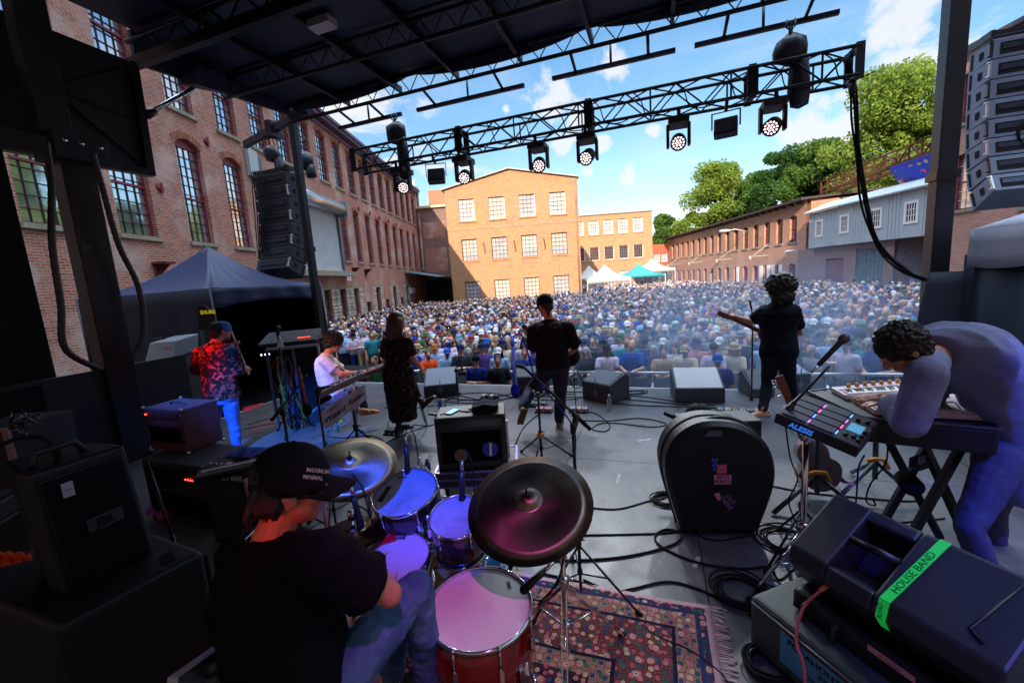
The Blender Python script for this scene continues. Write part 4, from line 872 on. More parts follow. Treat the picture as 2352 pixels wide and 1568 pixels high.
# ================================================================= people
def disp(o, size=.12, st=.02, two=True):
    if two and .05 < size < .2: disp(o, size*2.3, st*1.5, False); disp(o, size*.42, st*.45, False)
    k = 'folds_%d' % int(size*1000); t = bpy.data.textures.get(k) or bpy.data.textures.new(k, 'CLOUDS'); t.noise_scale = size; t.noise_depth = 2
    m = o.modifiers.new('d', 'DISPLACE'); m.texture = t; m.strength = st; m.mid_level = .5; m.texture_coords = 'LOCAL'; return o
SKIN_ = M('skin', T('c08468'), .5, var=.12, vs=20, bump=.1, bs=200)
def head_mb(b, c, fw, up=(0, 0, 1), s=1.0):
    R = frame(fw, up); c = V(c); P = lambda x, y, z: c + R @ V((x*s, y*s, z*s))
    q = lambda p, r, n=14: b.ell(P(*p), tuple(k*s for k in r), R, n, 10)
    q((0, -.012, .03), (.077, .098, .092)); q((0, .022, -.035), (.062, .070, .080)); q((0, .045, -.085), (.036, .036, .028)); q((0, .085, .015), (.05, .018, .012))
    b.limb(P(0, .088, .012), P(0, .112, -.022), .009*s, .014*s, 8); q((.017, .094, -.024), (.009, .011, .008)); q((-.017, .094, -.024), (.009, .011, .008))
    q((0, .084, -.052), (.024, .012, .007)); q((0, .082, -.064), (.02, .012, .008))
    for e in (-1, 1):
        q((e*.077, -.008, -.01), (.010, .022, .032), 10); q((e*.084, -.016, .004), (.007, .018, .024), 8); q((e*.043, .055, -.022), (.022, .024, .02))
    return P, R
def hand_mb(b, w, d, n, side=1, s=1.0, curl=.5, spread=.25):
    """w wrist, d pointing along the hand, n out of the back of the hand, side the thumb's sense"""
    d = V(d).normalized(); n = (V(n)-d*V(n).dot(d)).normalized(); r = d.cross(n)*side; w = V(w)
    P = lambda x, y, z: w + (r*x + d*y + n*z)*s
    b.limb(P(0, -.02, 0), P(0, .02, 0), .026*s, .027*s); R = Matrix((r, d, n)).transposed()
    b.ell(P(0, .055, 0), (.040*s, .050*s, .016*s), R, 12, 8); b.ell(P(0, .078, .002), (.040*s, .02*s, .013*s), R, 12, 8)
    for i, (x, L) in enumerate(((.030, .070), (.010, .078), (-.011, .072), (-.031, .056))):
        a = curl*(.55+.12*i); p = P(x, .088, 0); q = p; ang = 0; dx = (x/.03)*spread*.35
        for k, (f, rr) in enumerate(((.45, .0088), (.32, .0080), (.23, .0070))):
            ang += a*(1.0 if k else .7); q2 = q + (d*cos(ang) - n*sin(ang) + r*dx*.5)*L*f*s; b.limb(q, q2, rr*s, rr*.92*s, 8); q = q2
    p = P(.026, .030, -.004); q = p + (r*.75+d*.6-n*.25*(1+curl))*.034*s; q2 = q + (r*.25+d*.9-n*.35*(1+curl))*.030*s; b.limb(p, q, .012*s, .0105*s, 8); b.limb(q, q2, .0105*s, .0085*s, 8)
def torso_rings(pel, neck, la, lb, bulk, belly, mid=None, n=28, wid=1.0, seq=None):
    pel = V(pel); neck = V(neck); m = V(mid) if mid else pel.lerp(neck, .5); R = []
    for f, wx, dy in seq or ((-.10, .165, .120), (.06, .175, .130), (.25, .160, .122), (.45, .160, .120), (.65, .178, .128), (.80, .190, .122), (.90, .165, .100), (.97, .105, .075), (1.03, .070, .062)):
        c = pel*(1-f)*(1-f)+m*2*f*(1-f)*1.0+neck*f*f if mid else pel.lerp(neck, f)
        tg = ((m-pel)*(1-f)+(neck-m)*f).normalized() if mid else (neck-pel).normalized()
        l = V(la).lerp(V(lb), min(max(f, 0), 1)); l = (l-tg*l.dot(tg)).normalized(); fw = tg.cross(l)
        bl = 1+belly*math.exp(-((f-.3)/.22)**2)
        R.append([c + l*cos(2*pi*i/n)*wx*bulk*wid*bl*(1-.06*(abs(sin(4*pi*i/n)))) + fw*sin(2*pi*i/n)*dy*bulk*bl for i in range(n)])
    return R
def shoe_mb(b, an, d, s=1.0, up=(0, 0, 1), h=.07):
    R = frame(d, up); an = V(an); P = lambda x, y, z: an + R @ V((x*s, y*s, z*s))
    b.limb(P(0, 0, .02), P(0, -.005, -h*.5), .042*s, .038*s); b.ell(P(0, -.01, -h*.72), (.04*s, .055*s, .035*s), R); b.ell(P(0, .07, -h*.72), (.043*s, .09*s, .030*s), R); b.ell(P(0, .135, -h*.82), (.045*s, .055*s, .022*s), R)
    b.box(P(0, .055, -h*1.08), (.082*s, .27*s, .018*s), R)
def cap_parts(par, c, fw, up, m, s=1.0, lift=.0, brim=True, bw=.075):
    R = frame(fw, up); c = V(c); P = lambda x, y, z: c + R @ V((x*s, y*s, z*s))
    b = MB(); rings = []
    for i in range(9):
        a = pi/2*i/8; rr = cos(a)**.75 if i < 8 else .02; rings.append([P(.094*rr*cos(2*pi*j/24), -.012+.112*rr*sin(2*pi*j/24), .035+lift+.105*sin(a)) for j in range(24)])
    b.loft([[P(.095*cos(2*pi*j/24), -.012+.114*sin(2*pi*j/24), .008+lift) for j in range(24)]]+rings); b.ell(P(0, -.012, .143+lift), (.010*s, .010*s, .006*s), R, 8, 6)
    o = b.build('cap', m, par)
    if brim:
        b = MB(); b.grid(lambda u, v: P((u-.5)*2*bw*(1-.15*v*v), .082+.0*u+(.10*v)*sqrt(max(0, 1-((u-.5)*1.75)**2))-.045*((u-.5)*2)**2*(1-v*.2), .028+lift-.022*v-.03*((u-.5)*2)**2), 14, 6); b.build('brim', m, o, solid=.006*s)
    return o, P
def hair_mb(b, c, fw, up, kind, s=1.0, seed=1, n=90):
    R = frame(fw, up); c = V(c); P = lambda x, y, z: c + R @ V((x*s, y*s, z*s)); rg = random.Random(seed)
    if kind == 'short':
        b.ell(P(0, -.025, .04), (.086*s, .103*s, .095*s), R, 16, 10); b.ell(P(0, -.07, -.02), (.068*s, .05*s, .07*s), R, 14, 8)
    elif kind == 'curly':
        b.ell(P(0, -.03, .045), (.112*s, .128*s, .118*s), R, 20, 14); b.ell(P(0, -.06, -.03), (.085*s, .07*s, .075*s), R, 16, 10)
        for i in range(0):
            a = rg.uniform(0, 2*pi); e = rg.uniform(-.75, 1.45); x, y, z = cos(a)*cos(e), sin(a)*cos(e), sin(e)
            if y > .45 and z < .45: continue
            k = rg.uniform(.95, 1.25); pass
    elif kind == 'long':
        b.ell(P(0, -.02, .035), (.09*s, .108*s, .1*s), R, 16, 10)
        for i in range(46):
            a = pi*(.98+1.04*i/45); x0, y0 = cos(a)*.085, -.02+sin(a)*.10; L = rg.uniform(.22, .33); w_ = rg.uniform(-.02, .02)
            b.tube([P(x0, y0, .05), P(x0*1.12, y0*1.1, -.04), P(x0*1.2+w_, y0*1.15-.01, -.15), P(x0*1.05+w_*2, y0*1.0-.02, -L)], [.02*s, .024*s, .020*s, .006*s], 6)
    elif kind == 'shag':
        b.ell(P(0, -.02, .04), (.095*s, .115*s, .105*s), R, 16, 10)
        for i in range(120):
            a = rg.uniform(0, 2*pi); e = rg.uniform(-.5, 1.3); x, y, z = cos(a)*cos(e), sin(a)*cos(e), sin(e)
            if y > .5 and z < .5: continue
            p = P(x*.098, -.02+y*.115, .04+z*.105); q = P(x*.145, -.03+y*.155, .02+z*.11-.07*rg.random()); b.tube([p, p.lerp(q, .6)+R @ V((0, 0, .012)), q], [.010*s, .008*s, .002*s], 4)
        for i in range(26): a = pi*(1+i/25); b.tube([P(cos(a)*.09, -.02+sin(a)*.11, -.02), P(cos(a)*.12, -.03+sin(a)*.14, -.11), P(cos(a)*.13, -.03+sin(a)*.15, -.16)], [.022*s, .018*s, .004*s], 5)
def figure(name_label, J, skin=None, shirt=None, trous=None, shoe=None, hair=None, hairm=None, bulk=1.0, belly=0.0, vox=.011, s=1.0, mid=None, sleeve=.55, fold=.018, hands=(.6, .6), hn=None, barefoot=False, hem=-.12, wid=1.0, group=None, hand_dirs=None, shirt_name='shirt', arms_in=False, legw=1.0, jacket=False, hsc=1.0):
    t = thing('person', name_label, 'person', (J['pel'][0], J['pel'][1], 0), 0, group)
    g = {k: V(v) for k, v in J.items()}; skin = skin or SKIN_
    b = MB(); P, R = head_mb(b, g['head'], g['look'], g.get('hup', (0, 0, 1)), s); nk = g['neck']
    b.limb(nk-(g['head']-nk).normalized()*.03, g['head']-R @ V((0, .015*s, .05*s)), .060*s, .054*s)
    lat = (g['shR']-g['shL']).normalized(); lath = (g['hipR']-g['hipL']).normalized()
    b.limb(nk-V((0, 0, .06))-lat*.05, nk-V((0, 0, .06))+lat*.05, .06*s, .06*s); pm = g['pel']*.25+V(mid)*.5+nk*.25 if mid else g['pel'].lerp(nk, .5)
    b.limb(nk, pm, .06, .07); b.limb(pm, g['pel'], .07, .07)
    for i, q in enumerate('LR'):
        sh, el, wr = g['sh'+q], g['el'+q], g['wr'+q]
        b.limb(nk-V((0, 0, .05)), sh, .045, .045); b.limb(sh, el, .046*s, .036*s); b.limb(el, el.lerp(wr, .35), .038*s, .039*s); b.limb(el.lerp(wr, .35), wr, .039*s, .026*s)
        d = (hand_dirs or {}).get(q) or (wr-el); nn = (hn or {}).get(q) or (lat*(1 if q == 'R' else -1)+V((0, 0, .6)))
        hand_mb(b, wr, d, nn, 1 if q == 'R' else -1, s, hands[i])
        if 'kn'+q in g:
            b.limb(g['pel'], g['hip'+q], .06, .06); b.limb(g['hip'+q], g['kn'+q], .055, .045); b.limb(g['kn'+q], g['an'+q], .042*s, .034*s)
            if barefoot: shoe_mb(b, g['an'+q], g['toe'+q], s*.93)
    b.build('body', skin, t, remesh=vox*.62, smooth_it=2)
    # shirt
    if shirt:
        b = MB(); seq = None
        R_ = torso_rings(g['pel'], nk, lath, lat, bulk, belly, mid, wid=wid)
        if hem != -.1: pass
        b.loft(R_)
        for q in 'LR':
            sh, el, wr = g['sh'+q], g['el'+q], g['wr'+q]
            b.limb(nk.lerp(sh, .45)-V((0, 0, .035)), sh, .062*s*bulk, .070*s*bulk)
            if sleeve <= 1: e = sh.lerp(el, sleeve); b.limb(sh, e, .068*s*bulk, .062*s*bulk); u, v = perp(e-sh); b.cyl(sh.lerp(e, .6), e+(e-sh).normalized()*.035, .058*s*bulk, .070*s*bulk, 16)
            else: b.limb(sh, el, .070*s*bulk, .056*s*bulk); e = el.lerp(wr, sleeve-1); b.limb(el, e, .056*s*bulk, .044*s*bulk)
        disp(b.build(shirt_name, shirt, t, remesh=vox, smooth_it=3), .11, fold)
    if trous:
        b = MB()
        R_ = torso_rings(g['pel'], nk, lath, lat, bulk*.97, belly*.8, mid, wid=wid, seq=((-.20, .13, .10), (-.10, .168, .122), (.04, .172, .124), (.16, .155, .112)))
        b.loft(R_)
        for q in 'LR':
            h, k, a = g['hip'+q], g['kn'+q], g['an'+q]; b.limb(h, h.lerp(k, .4), .090*s*legw, .080*s*legw); b.limb(h.lerp(k, .4), k, .080*s*legw, .060*s*legw); b.limb(k, k.lerp(a, .35), .060*s*legw, .058*s*legw); b.limb(k.lerp(a, .35), k.lerp(a, .93), .058*s*legw, .050*s*legw)
        disp(b.build('trousers', trous, t, remesh=vox, smooth_it=3), .09, fold*.9)
    if shoe and not barefoot:
        for q in 'LR':
            b = MB(); shoe_mb(b, g['an'+q], g['toe'+q], s, g.get('sup'+q, (0, 0, 1))); b.build('shoe', shoe, t, remesh=vox*.7, smooth_it=1)
    if hair:
        b = MB(); hair_mb(b, g['head'], g['look'], g.get('hup', (0, 0, 1)), hair, s*hsc); h_ = b.build('hair', hairm, t, remesh=vox*.5 if hair in ('short', 'curly') else 0)
        if hair == 'curly': disp(h_, .020, .042)
    return t, g, R
HAIRB = M('hair_dark', (.018, .013, .010), .6, var=.4, vs=60, bump=.6, bs=150); HAIRBR = M('hair_brown', T('5a3426'), .55, var=.45, vs=50, bump=.6, bs=150)
BTEE = M('black_tee', (.007, .009, .014), .85, bump=.25, bs=30); NAVYT = M('dark_trousers', (.014, .018, .03), .8, bump=.25, bs=30)
DENIM = M('denim', T('3d5a86'), .85, col2=T('6f8db4'), vs=7, bump=.35, bs=400, v0=.4, v1=.75)
# ---- centre guitarist, seen from behind
Y = 5.3
def A(x, y, Y): return at(x, y, Y)
g1 = dict(pel=A(1270, 838, 5.32), neck=A(1262, 737, 5.42), head=A(1251, 702, 5.48), look=(-.65, 1, -.3), shL=A(1228, 760, 5.42), shR=A(1303, 755, 5.36), elL=A(1224, 808, 5.5), wrL=A(1240, 790, 5.85), elR=A(1322, 800, 5.4), wrR=A(1296, 818, 5.62),
          hipL=A(1256, 850, 5.35), hipR=A(1286, 848, 5.35), knL=A(1220, 893, 5.45), anL=A(1200, 938, 5.06), knR=A(1288, 905, 5.35), anR=A(1284, 966, 5.36), toeL=V((-.25, .5, -.85)), toeR=V((.25, 1, 0)), supL=V((-.1, .85, .5)))
t1, g, R = figure('person in black shirt and cap playing guitar at centre stage, seen from behind', g1, shirt=BTEE, trous=M('jeans_dark', (.02, .03, .055), .8, bump=.3, bs=60), shoe=M('boot_tan', T('6a4a38'), .6), hair='short', hairm=HAIRB, bulk=1.36, sleeve=.72, legw=1.25, s=1.08)
cap_parts(t1, g['head'], g['look'], V((0, 0, 1)), BLKM, 1.12)
b = MB(); b.limb(g['head']+V((.02, -.1, -.03)), g['head']+V((.03, -.13, -.13)), .035, .012); b.build('ponytail', HAIRB, t1)
b = MB(); b.tube([g['shL']+V((0, -.06, .03)), g['neck']+V((.0, -.13, -.06)), g['pel']+V((.1, -.14, .2)), g['pel']+V((.17, .0, .1))], .022, 4); b.build('strap', BLKM, t1)
def guitar(label, bc, neckdir, face, bodym, neckm, L=.62, s=1.0, kind='solid', tuners=True, parent=None):
    t = thing('guitar', label, 'guitar', bc); nd = V(neckdir).normalized(); fc = V(face); fc = (fc-nd*fc.dot(nd)).normalized(); sd_ = nd.cross(fc); bc = V(bc)
    P = lambda a, c, z=0: bc + (nd*a + sd_*c + fc*z)*s
    o = []
    for i in range(36):
        a = 2*pi*i/36; r = .16+.035*cos(2*a)-.0*cos(a)-.02*cos(4*a); wq = (.165 if cos(a) < 0 else .135)
        o.append((.21*cos(a), wq*sin(a)*(1-.22*math.exp(-((cos(a)-.15)/.25)**2))))
    th = .045 if kind == 'solid' else .1
    b = MB(); b.prism([P(x, y, -th/2) for x, y in o], fc*th*s); b.build('body', bodym, t, bevel=.008)
    b = MB(); b.prism([P(.1, -.028, th/2), P(.1, .028, th/2), P(L, .022, th/2-.0), P(L, -.022, th/2)], fc*.02*s); b.build('neck', neckm, t, bevel=.004)
    b = MB(); b.prism([P(L, -.024, th/2-.01), P(L, .024, th/2-.01), P(L+.10, .042, th/2-.02), P(L+.19, .035, th/2-.02), P(L+.19, -.025, th/2-.02), P(L+.05, -.03, th/2-.012)], fc*.016*s); h = b.build('headstock', neckm, t, bevel=.003)
    if tuners:
        b = MB()
        for i in range(6): x = L+.03+.026*i; b.cyl(P(x, .03, th/2-.01), P(x+.004, .062, th/2-.01), .006*s, n=6); b.ell(P(x+.004, .066, th/2-.01), (.009*s, .009*s, .006*s), None, 8, 6); b.cyl(P(x, .015, th/2), P(x, .015, th/2+.02), .004*s, n=6)
        b.build('tuning_pegs', CHR, t)
    b = MB()
    for i in range(6): y = -.018+.0072*i; b.cyl(P(-.1, y, th/2+.026), P(L, y*.85, th/2+.026), .0012, n=4)
    b.build('strings', CHR, t); b = MB(); b.box(P(-.1, 0, th/2+.01), (.03*s, .08*s, .02*s), Matrix((nd, sd_, fc)).transposed()); b.build('bridge', CHR, t)
    return t
gb_ = A(1300, 812, 5.58); guitar('dark guitar slung on the right hip of the centre guitarist', gb_, A(1208, 752, 5.85)-gb_, (0, 1, .1), M('guitar_black', (.015, .012, .014), .25, coat=.6), M('neck_wood', T('7a4030'), .35), L=.56, s=1.0)
# ---- woman in a long dress
DRESS = M('floral_dress', (.012, .011, .013), .8, col2=T('8a5a5c'), vs=26, v0=.56, v1=.66, dist=1.2, bump=.3, bs=20)
g2 = dict(pel=A(915, 855, 5.42), neck=A(908, 770, 5.44), head=A(913, 737, 5.48), look=(.75, 1, -.05), shL=A(886, 785, 5.46), shR=A(938, 784, 5.36), elL=A(884, 830, 5.7), wrL=A(915, 842, 5.9), elR=A(948, 822, 5.32), wrR=A(964, 842, 5.5),
          hipL=A(903, 862, 5.45), hipR=A(928, 862, 5.4), knL=A(914, 915, 5.48), anL=A(916, 974, 5.45), knR=A(955, 915, 5.55), anR=A(969, 922, 5.32), toeL=V((.9, .35, 0)), toeR=V((.6, -.05, .5)), supR=V((-.5, .1, .7)))
t2, g, R = figure('person with long brown hair in a dark floral dress standing on one leg', g2, shirt=None, trous=None, shoe=M('ankle_boot', (.02, .014, .013), .45), hair='long', hairm=HAIRBR, s=1.02)
b = MB(); lat = (g['shR']-g['shL']).normalized(); R_ = torso_rings(g['pel'], g['neck'], lat, lat, 1.1, .05); b.loft(R_)
for q in 'LR': sh, el = g['sh'+q], g['el'+q]; b.limb(g['neck'].lerp(sh, .4)-V((0, 0, .03)), sh, .055, .066); b.limb(sh, sh.lerp(el, .65), .066, .066)
hemc = A(927, 962, 5.42); n = 40; fwv = V((lat.y*-1, lat.x, 0))
def skr(f): c = g['pel'].lerp(hemc, f)+V((0.0, 0, 0)); w_ = .215+.0*f+.015*sin(pi*f); return [c + (lat*cos(2*pi*i/n)*w_*(1.02-.2*f) + fwv*sin(2*pi*i/n)*(.16+.02*f))*(1+.07*f*sin(i*2*pi/n*9)) for i in range(n)]
b.loft([skr(f/8) for f in range(-1, 9)])
disp(b.build('dress', DRESS, t2, remesh=.012, smooth_it=2), .1, .02)
b = MB(); b.limb(A(940, 880, 5.45), A(960, 915, 5.42), .10, .055); b.build('dress_flap', DRESS, t2, remesh=.012)
# ---- seated keyboardist
g3 = dict(pel=A(766, 905, 5.60), neck=A(752, 815, 5.66), head=A(768, 787, 5.70), look=(1, .35, -.55), shL=A(762, 832, 5.78), shR=A(745, 828, 5.48), elL=A(792, 855, 5.85), wrL=A(822, 862, 5.8), elR=A(782, 860, 5.45), wrR=A(822, 856, 5.55),
          hipL=A(775, 915, 5.68), hipR=A(768, 918, 5.50), knL=A(822, 895, 5.78), anL=A(838, 938, 5.86), knR=A(822, 905, 5.55), anR=A(815, 935, 5.5), toeL=V((1, .25, 0)), toeR=V((1, .1, 0)))
t3, g, R = figure('curly haired person in a pale tee shirt seated at the lap steel and keyboard', g3, shirt=M('pale_tee', T('d8ccc4'), .8, bump=.2, bs=25), trous=M('grey_trousers', (.06, .07, .10), .8), shoe=M('orange_shoe', T('c07a3e'), .6, var=.1), hair='curly', hairm=HAIRB, bulk=1.12, mid=A(742, 862, 5.62), s=1.05, hands=(.9, .9), hand_dirs=dict(L=V((1, 0, .0)), R=V((1, .2, .1))), hn=dict(L=V((0, 0, 1)), R=V((0, -.3, 1))))
# ---- fiddler
FLO = M('floral_shirt', (.016, .013, .013), .8, col2=T('c05048'), vs=11, v0=.50, v1=.60, dist=1.6, bump=.25, bs=25)
g4 = dict(pel=A(510, 905, 5.30), neck=A(492, 790, 5.38), head=A(508, 762, 5.44), look=(.65, 1, -.1), shL=A(462, 812, 5.45), shR=A(532, 806, 5.28), elL=A(452, 850, 5.75), wrL=A(480, 815, 5.95), elR=A(546, 858, 5.35), wrR=A(566, 848, 5.62),
          hipL=A(492, 915, 5.32), hipR=A(526, 912, 5.28), knL=A(492, 975, 5.36), anL=A(482, 1035, 5.30), knR=A(538, 975, 5.30), anR=A(544, 1030, 5.30), toeL=V((0, 1, 0)), toeR=V((.35, 1, 0)))
t4, g, R = figure('bearded person in blue cap and red floral shirt playing the fiddle', g4, shirt=FLO, trous=M('blue_trousers', T('5a7cc0'), .85, bump=.3, bs=60), shoe=BLK, hair='short', hairm=HAIRB, bulk=1.34, s=1.05, belly=.06, sleeve=.85, legw=1.12, hands=(1.1, 1.1))
cap_parts(t4, g['head'], (-.65, -1, .1), V((0, 0, 1)), M('blue_cap', T('2f5fae'), .7), bw=.03, brim=False); P = lambda x, y, z: g['head'] + R @ V((x, y, z))
b = MB(); b.ell(P(0, .05, -.085), (.055, .05, .045), R); b.build('beard', HAIRBR, t4)
vf = thing('fiddle', 'fiddle tucked under the chin of the person in the blue cap', 'fiddle', A(520, 785, 5.65)); c0 = A(530, 795, 5.62); nd = (A(492, 812, 5.92)-c0).normalized(); up_ = V((0, 0, 1)); sd_ = nd.cross(up_).normalized(); n_ = sd_.cross(nd)
b = MB(); o = [(.18*cos(2*pi*i/30), (.10+.02*cos(4*pi*i/30)*1)*sin(2*pi*i/30)) for i in range(30)]; b.prism([c0+nd*x+sd_*y for x, y in o], n_*.035); b.build('body', M('fiddle_wood', T('8a3f22'), .25, coat=.6), vf, bevel=.004)
b = MB(); b.bar(c0+nd*.1+n_*.045, c0+nd*.42+n_*.045, .025, .02); b.ell(c0+nd*.45+n_*.045, .018); b.build('neck', BLKS, vf)
bw_ = thing('fiddle_bow', 'fiddle bow slanting in front of the bearded person', 'bow', A(540, 790, 5.55)); b = MB(); b.cyl(A(528, 757, 5.72), A(570, 862, 5.62), .006, n=6); b.build('stick', M('bow_wood', T('a04a38'), .4), bw_); b = MB(); b.bar(A(531, 757, 5.70), A(573, 860, 5.60), .012, .002); b.box(A(570, 858, 5.61), (.02, .02, .03)); b.build('hair_ribbon', WHITEP, bw_)
# ---- right guitarist
g5 = dict(pel=A(1788, 808, 5.12), neck=A(1790, 696, 5.14), head=A(1783, 662, 5.18), look=(-.75, 1, -.05), shL=A(1758, 716, 5.24), shR=A(1822, 716, 5.06), elL=A(1728, 740, 5.45), wrL=A(1692, 728, 5.6), elR=A(1836, 765, 5.2), wrR=A(1800, 770, 5.45),
          hipL=A(1770, 822, 5.16), hipR=A(1804, 820, 5.08), knL=A(1762, 880, 5.24), anL=A(1752, 940, 5.06), knR=A(1815, 880, 5.22), anR=A(1824, 932, 5.38), toeL=V((-.9, -.1, 0)), toeR=V((-.2, 1, 0)))
t5, g, R = figure('barefoot shaggy haired person in black playing guitar at the right of the stage', g5, shirt=BTEE, trous=NAVYT, barefoot=True, hair='shag', hairm=HAIRB, bulk=1.26, sleeve=.58, hands=(1.3, .9), hn=dict(L=V((0, .3, -1)), R=V((0, 1, 0))), legw=1.15, s=1.06)
b = MB(); hair_mb(b, g['head']-V((-.01, .01, .02)), g['look'], (0, 0, 1), 'curly', 1.32, 8); b.ell(g['head']+V((.02, -.08, -.10)), (.14, .10, .12)); b.ell(g['head']+V((.03, -.07, -.17)), (.12, .08, .08)); disp(b.build('hair_fringe', HAIRB, t5, remesh=.007), .045, .08)
gb_ = A(1778, 775, 5.46); guitar('red brown electric guitar held by the shaggy haired person in black', gb_, A(1640, 713, 5.62)-gb_, (0, 1, .15), M('guitar_red', T('7a2a26'), .25, coat=.6), M('neck_wood'), L=.60)
# ---- bent keyboard player on the right
JACK = M('jacket', T('8084a4'), .9, var=.10, vs=5, bump=.9, bs=7)
g6 = dict(pel=A(2330, 985, 2.35), neck=A(2150, 815, 2.20), head=A(2072, 805, 2.12), look=(-.75, .25, -.75), hup=V((-.55, .25, .6)), shL=A(2170, 830, 2.42), shR=A(2128, 858, 2.00), elL=A(2120, 940, 2.5), wrL=A(2040, 920, 2.45), elR=A(2088, 968, 2.02), wrR=A(2028, 912, 2.30),
          hipL=A(2330, 1040, 2.52), hipR=A(2300, 1050, 2.2), knL=A(2280, 1170, 2.56), anL=A(2290, 1290, 2.6), knR=A(2225, 1210, 2.15), anR=A(2290, 1380, 2.2), toeL=V((-1, .2, 0)), toeR=V((-1, .1, 0)))
t6, g, R = figure('person in a purple blue jacket bent low over the keyboards at the right', g6, shirt=None, trous=M('purple_trousers', T('50506a'), .85, bump=.9, bs=8), shoe=BLK, hair='curly', hairm=HAIRB, hsc=.90, fold=.012, bulk=1.05, vox=.010, mid=A(2290, 770, 2.25), hands=(.35, .35), hand_dirs=dict(L=V((-1, .1, -.1)), R=V((-1, .15, .0))), hn=dict(L=V((0, 0, 1)), R=V((0, -.15, 1))), legw=1.15)
b = MB(); lat = (g['shL']-g['shR']).normalized(); m_ = A(2275, 768, 2.28)
b.loft(torso_rings(g['pel'], g['neck'], -lat, -lat, 1.32, .05, m_, wid=1.0, seq=((-.24, .235, .165), (-.17, .23, .16), (-.08, .22, .15), (.0, .205, .15), (.2, .19, .14), (.4, .185, .13), (.6, .195, .135), (.8, .20, .125), (.9, .165, .10), (.98, .09, .075))))
for q in 'LR':
    sh, el, wr = g['sh'+q], g['el'+q], g['wr'+q]; b.limb(g['neck'].lerp(sh, .4), sh, .075, .085); b.limb(sh, el, .088, .078); b.limb(el, el.lerp(wr, .55), .076, .062); b.cyl(el.lerp(wr, .3), el.lerp(wr, .72), .070, .062, 16)
disp(b.build('jacket', JACK, t6, remesh=.011, smooth_it=4), .16, .014)
b = MB(); b.tube([g['neck']+lat*.07+V((-.02, 0, .03)), g['neck']+V((-.035, -.06, .0)), g['neck']-lat*.08+V((-.02, 0, -.02))], .02, 8); b.build('red_collar', M('collar_red', T('a82a2a'), .7), t6)
# ---- drummer in the foreground
g7 = dict(pel=A(672, 1575, 1.10), neck=A(628, 1232, 1.17), head=A(676, 1118, 1.20), look=(1, .45, -.22), hup=V((.22, .1, 1)), shL=A(560, 1275, 1.36), shR=A(735, 1290, 1.02), elL=A(690, 1340, 1.60), wrL=A(800, 1325, 1.72), elR=A(895, 1365, 1.12), wrR=A(842, 1300, 1.38),
          hipL=A(700, 1568, 1.22), hipR=A(735, 1620, 1.04), knL=A(900, 1420, 1.55), anL=A(905, 1560, 1.75), knR=A(955, 1352, 1.30), anR=A(1000, 1640, 1.50), toeL=V((1, .6, 0)), toeR=V((1, .4, 0)))
t7, g, R = figure('drummer in black cap and black tee shirt seated in the foreground, seen from behind', g7, shirt=M('drummer_tee', (.005, .006, .008), .8, bump=.25, bs=20), trous=DENIM, shoe=BLK, hair='short', hairm=HAIRB, bulk=1.30, belly=.08, vox=.0075, s=.98, sleeve=.52, fold=.026, hands=(1.3, 1.3), legw=1.0)
HP = lambda x, y, z: g['head'] + R @ V((x, y, z))
co, CP = cap_parts(t7, g['head'], g['look'], g['hup'], BLKM, .98, bw=.08)
bx = R @ V((1, 0, 0)); 
for i, wd in enumerate(('MAXIMUM', 'MINIMAL')): text_mb(wd, .018, CP(.076-.0*i, .060-.012*i+.0, .080-.020*i), R @ V((-.55, .75, -.35)), R @ V((.1, .1, 1)), .004, .02).build('embroidery', WHITEP, co)
b = MB(); b.tube([HP(.075, -.01, -.005), HP(.079, .04, .0), HP(.07, .088, .0)], .003, 6); b.tube([HP(.012, .108, -.005), HP(.015, .112, .012), HP(.05, .10, .012), HP(.066, .09, .0), HP(.05, .098, -.022), HP(.02, .11, -.02)], .0035, 6, closed=True); b.tube([HP(-.012, .108, -.005), HP(-.05, .10, .012), HP(-.066, .09, .0), HP(-.05, .098, -.022)], .0035, 6, closed=True); b.build('glasses', BLKM, t7)
b = MB()
for i in range(24): rg_ = random.Random(i); y_ = -.10+.075*i/23; b.tube([HP(.074-.02*abs(y_+.04)/.08, y_, .03), HP(.084-.02*abs(y_+.04)/.08, y_-.006, -.03), HP(.078-.02*abs(y_+.04)/.08, y_-.012, -.045-.02*rg_.random())], [.011, .011, .003], 5)
for i in range(30): rg_ = random.Random(i+99); x_ = -.07+.14*i/29; b.tube([HP(x_, -.098, .03), HP(x_*1.05, -.112, -.05), HP(x_*.95, -.105, -.065-.03*rg_.random())], [.012, .012, .003], 5)
b.build('hair_ends', HAIRB, t7)
b = MB(); b.tube([g['neck']+R @ V((-.07, -.03, .02)), g['neck']+R @ V((0, -.075, .0)), g['neck']+R @ V((.065, -.02, .01)), g['neck']+R @ V((.05, .05, -.02))], .0035, 6); b.build('necklace', M('silver', (.8, .8, .8), .2, 1), t7)
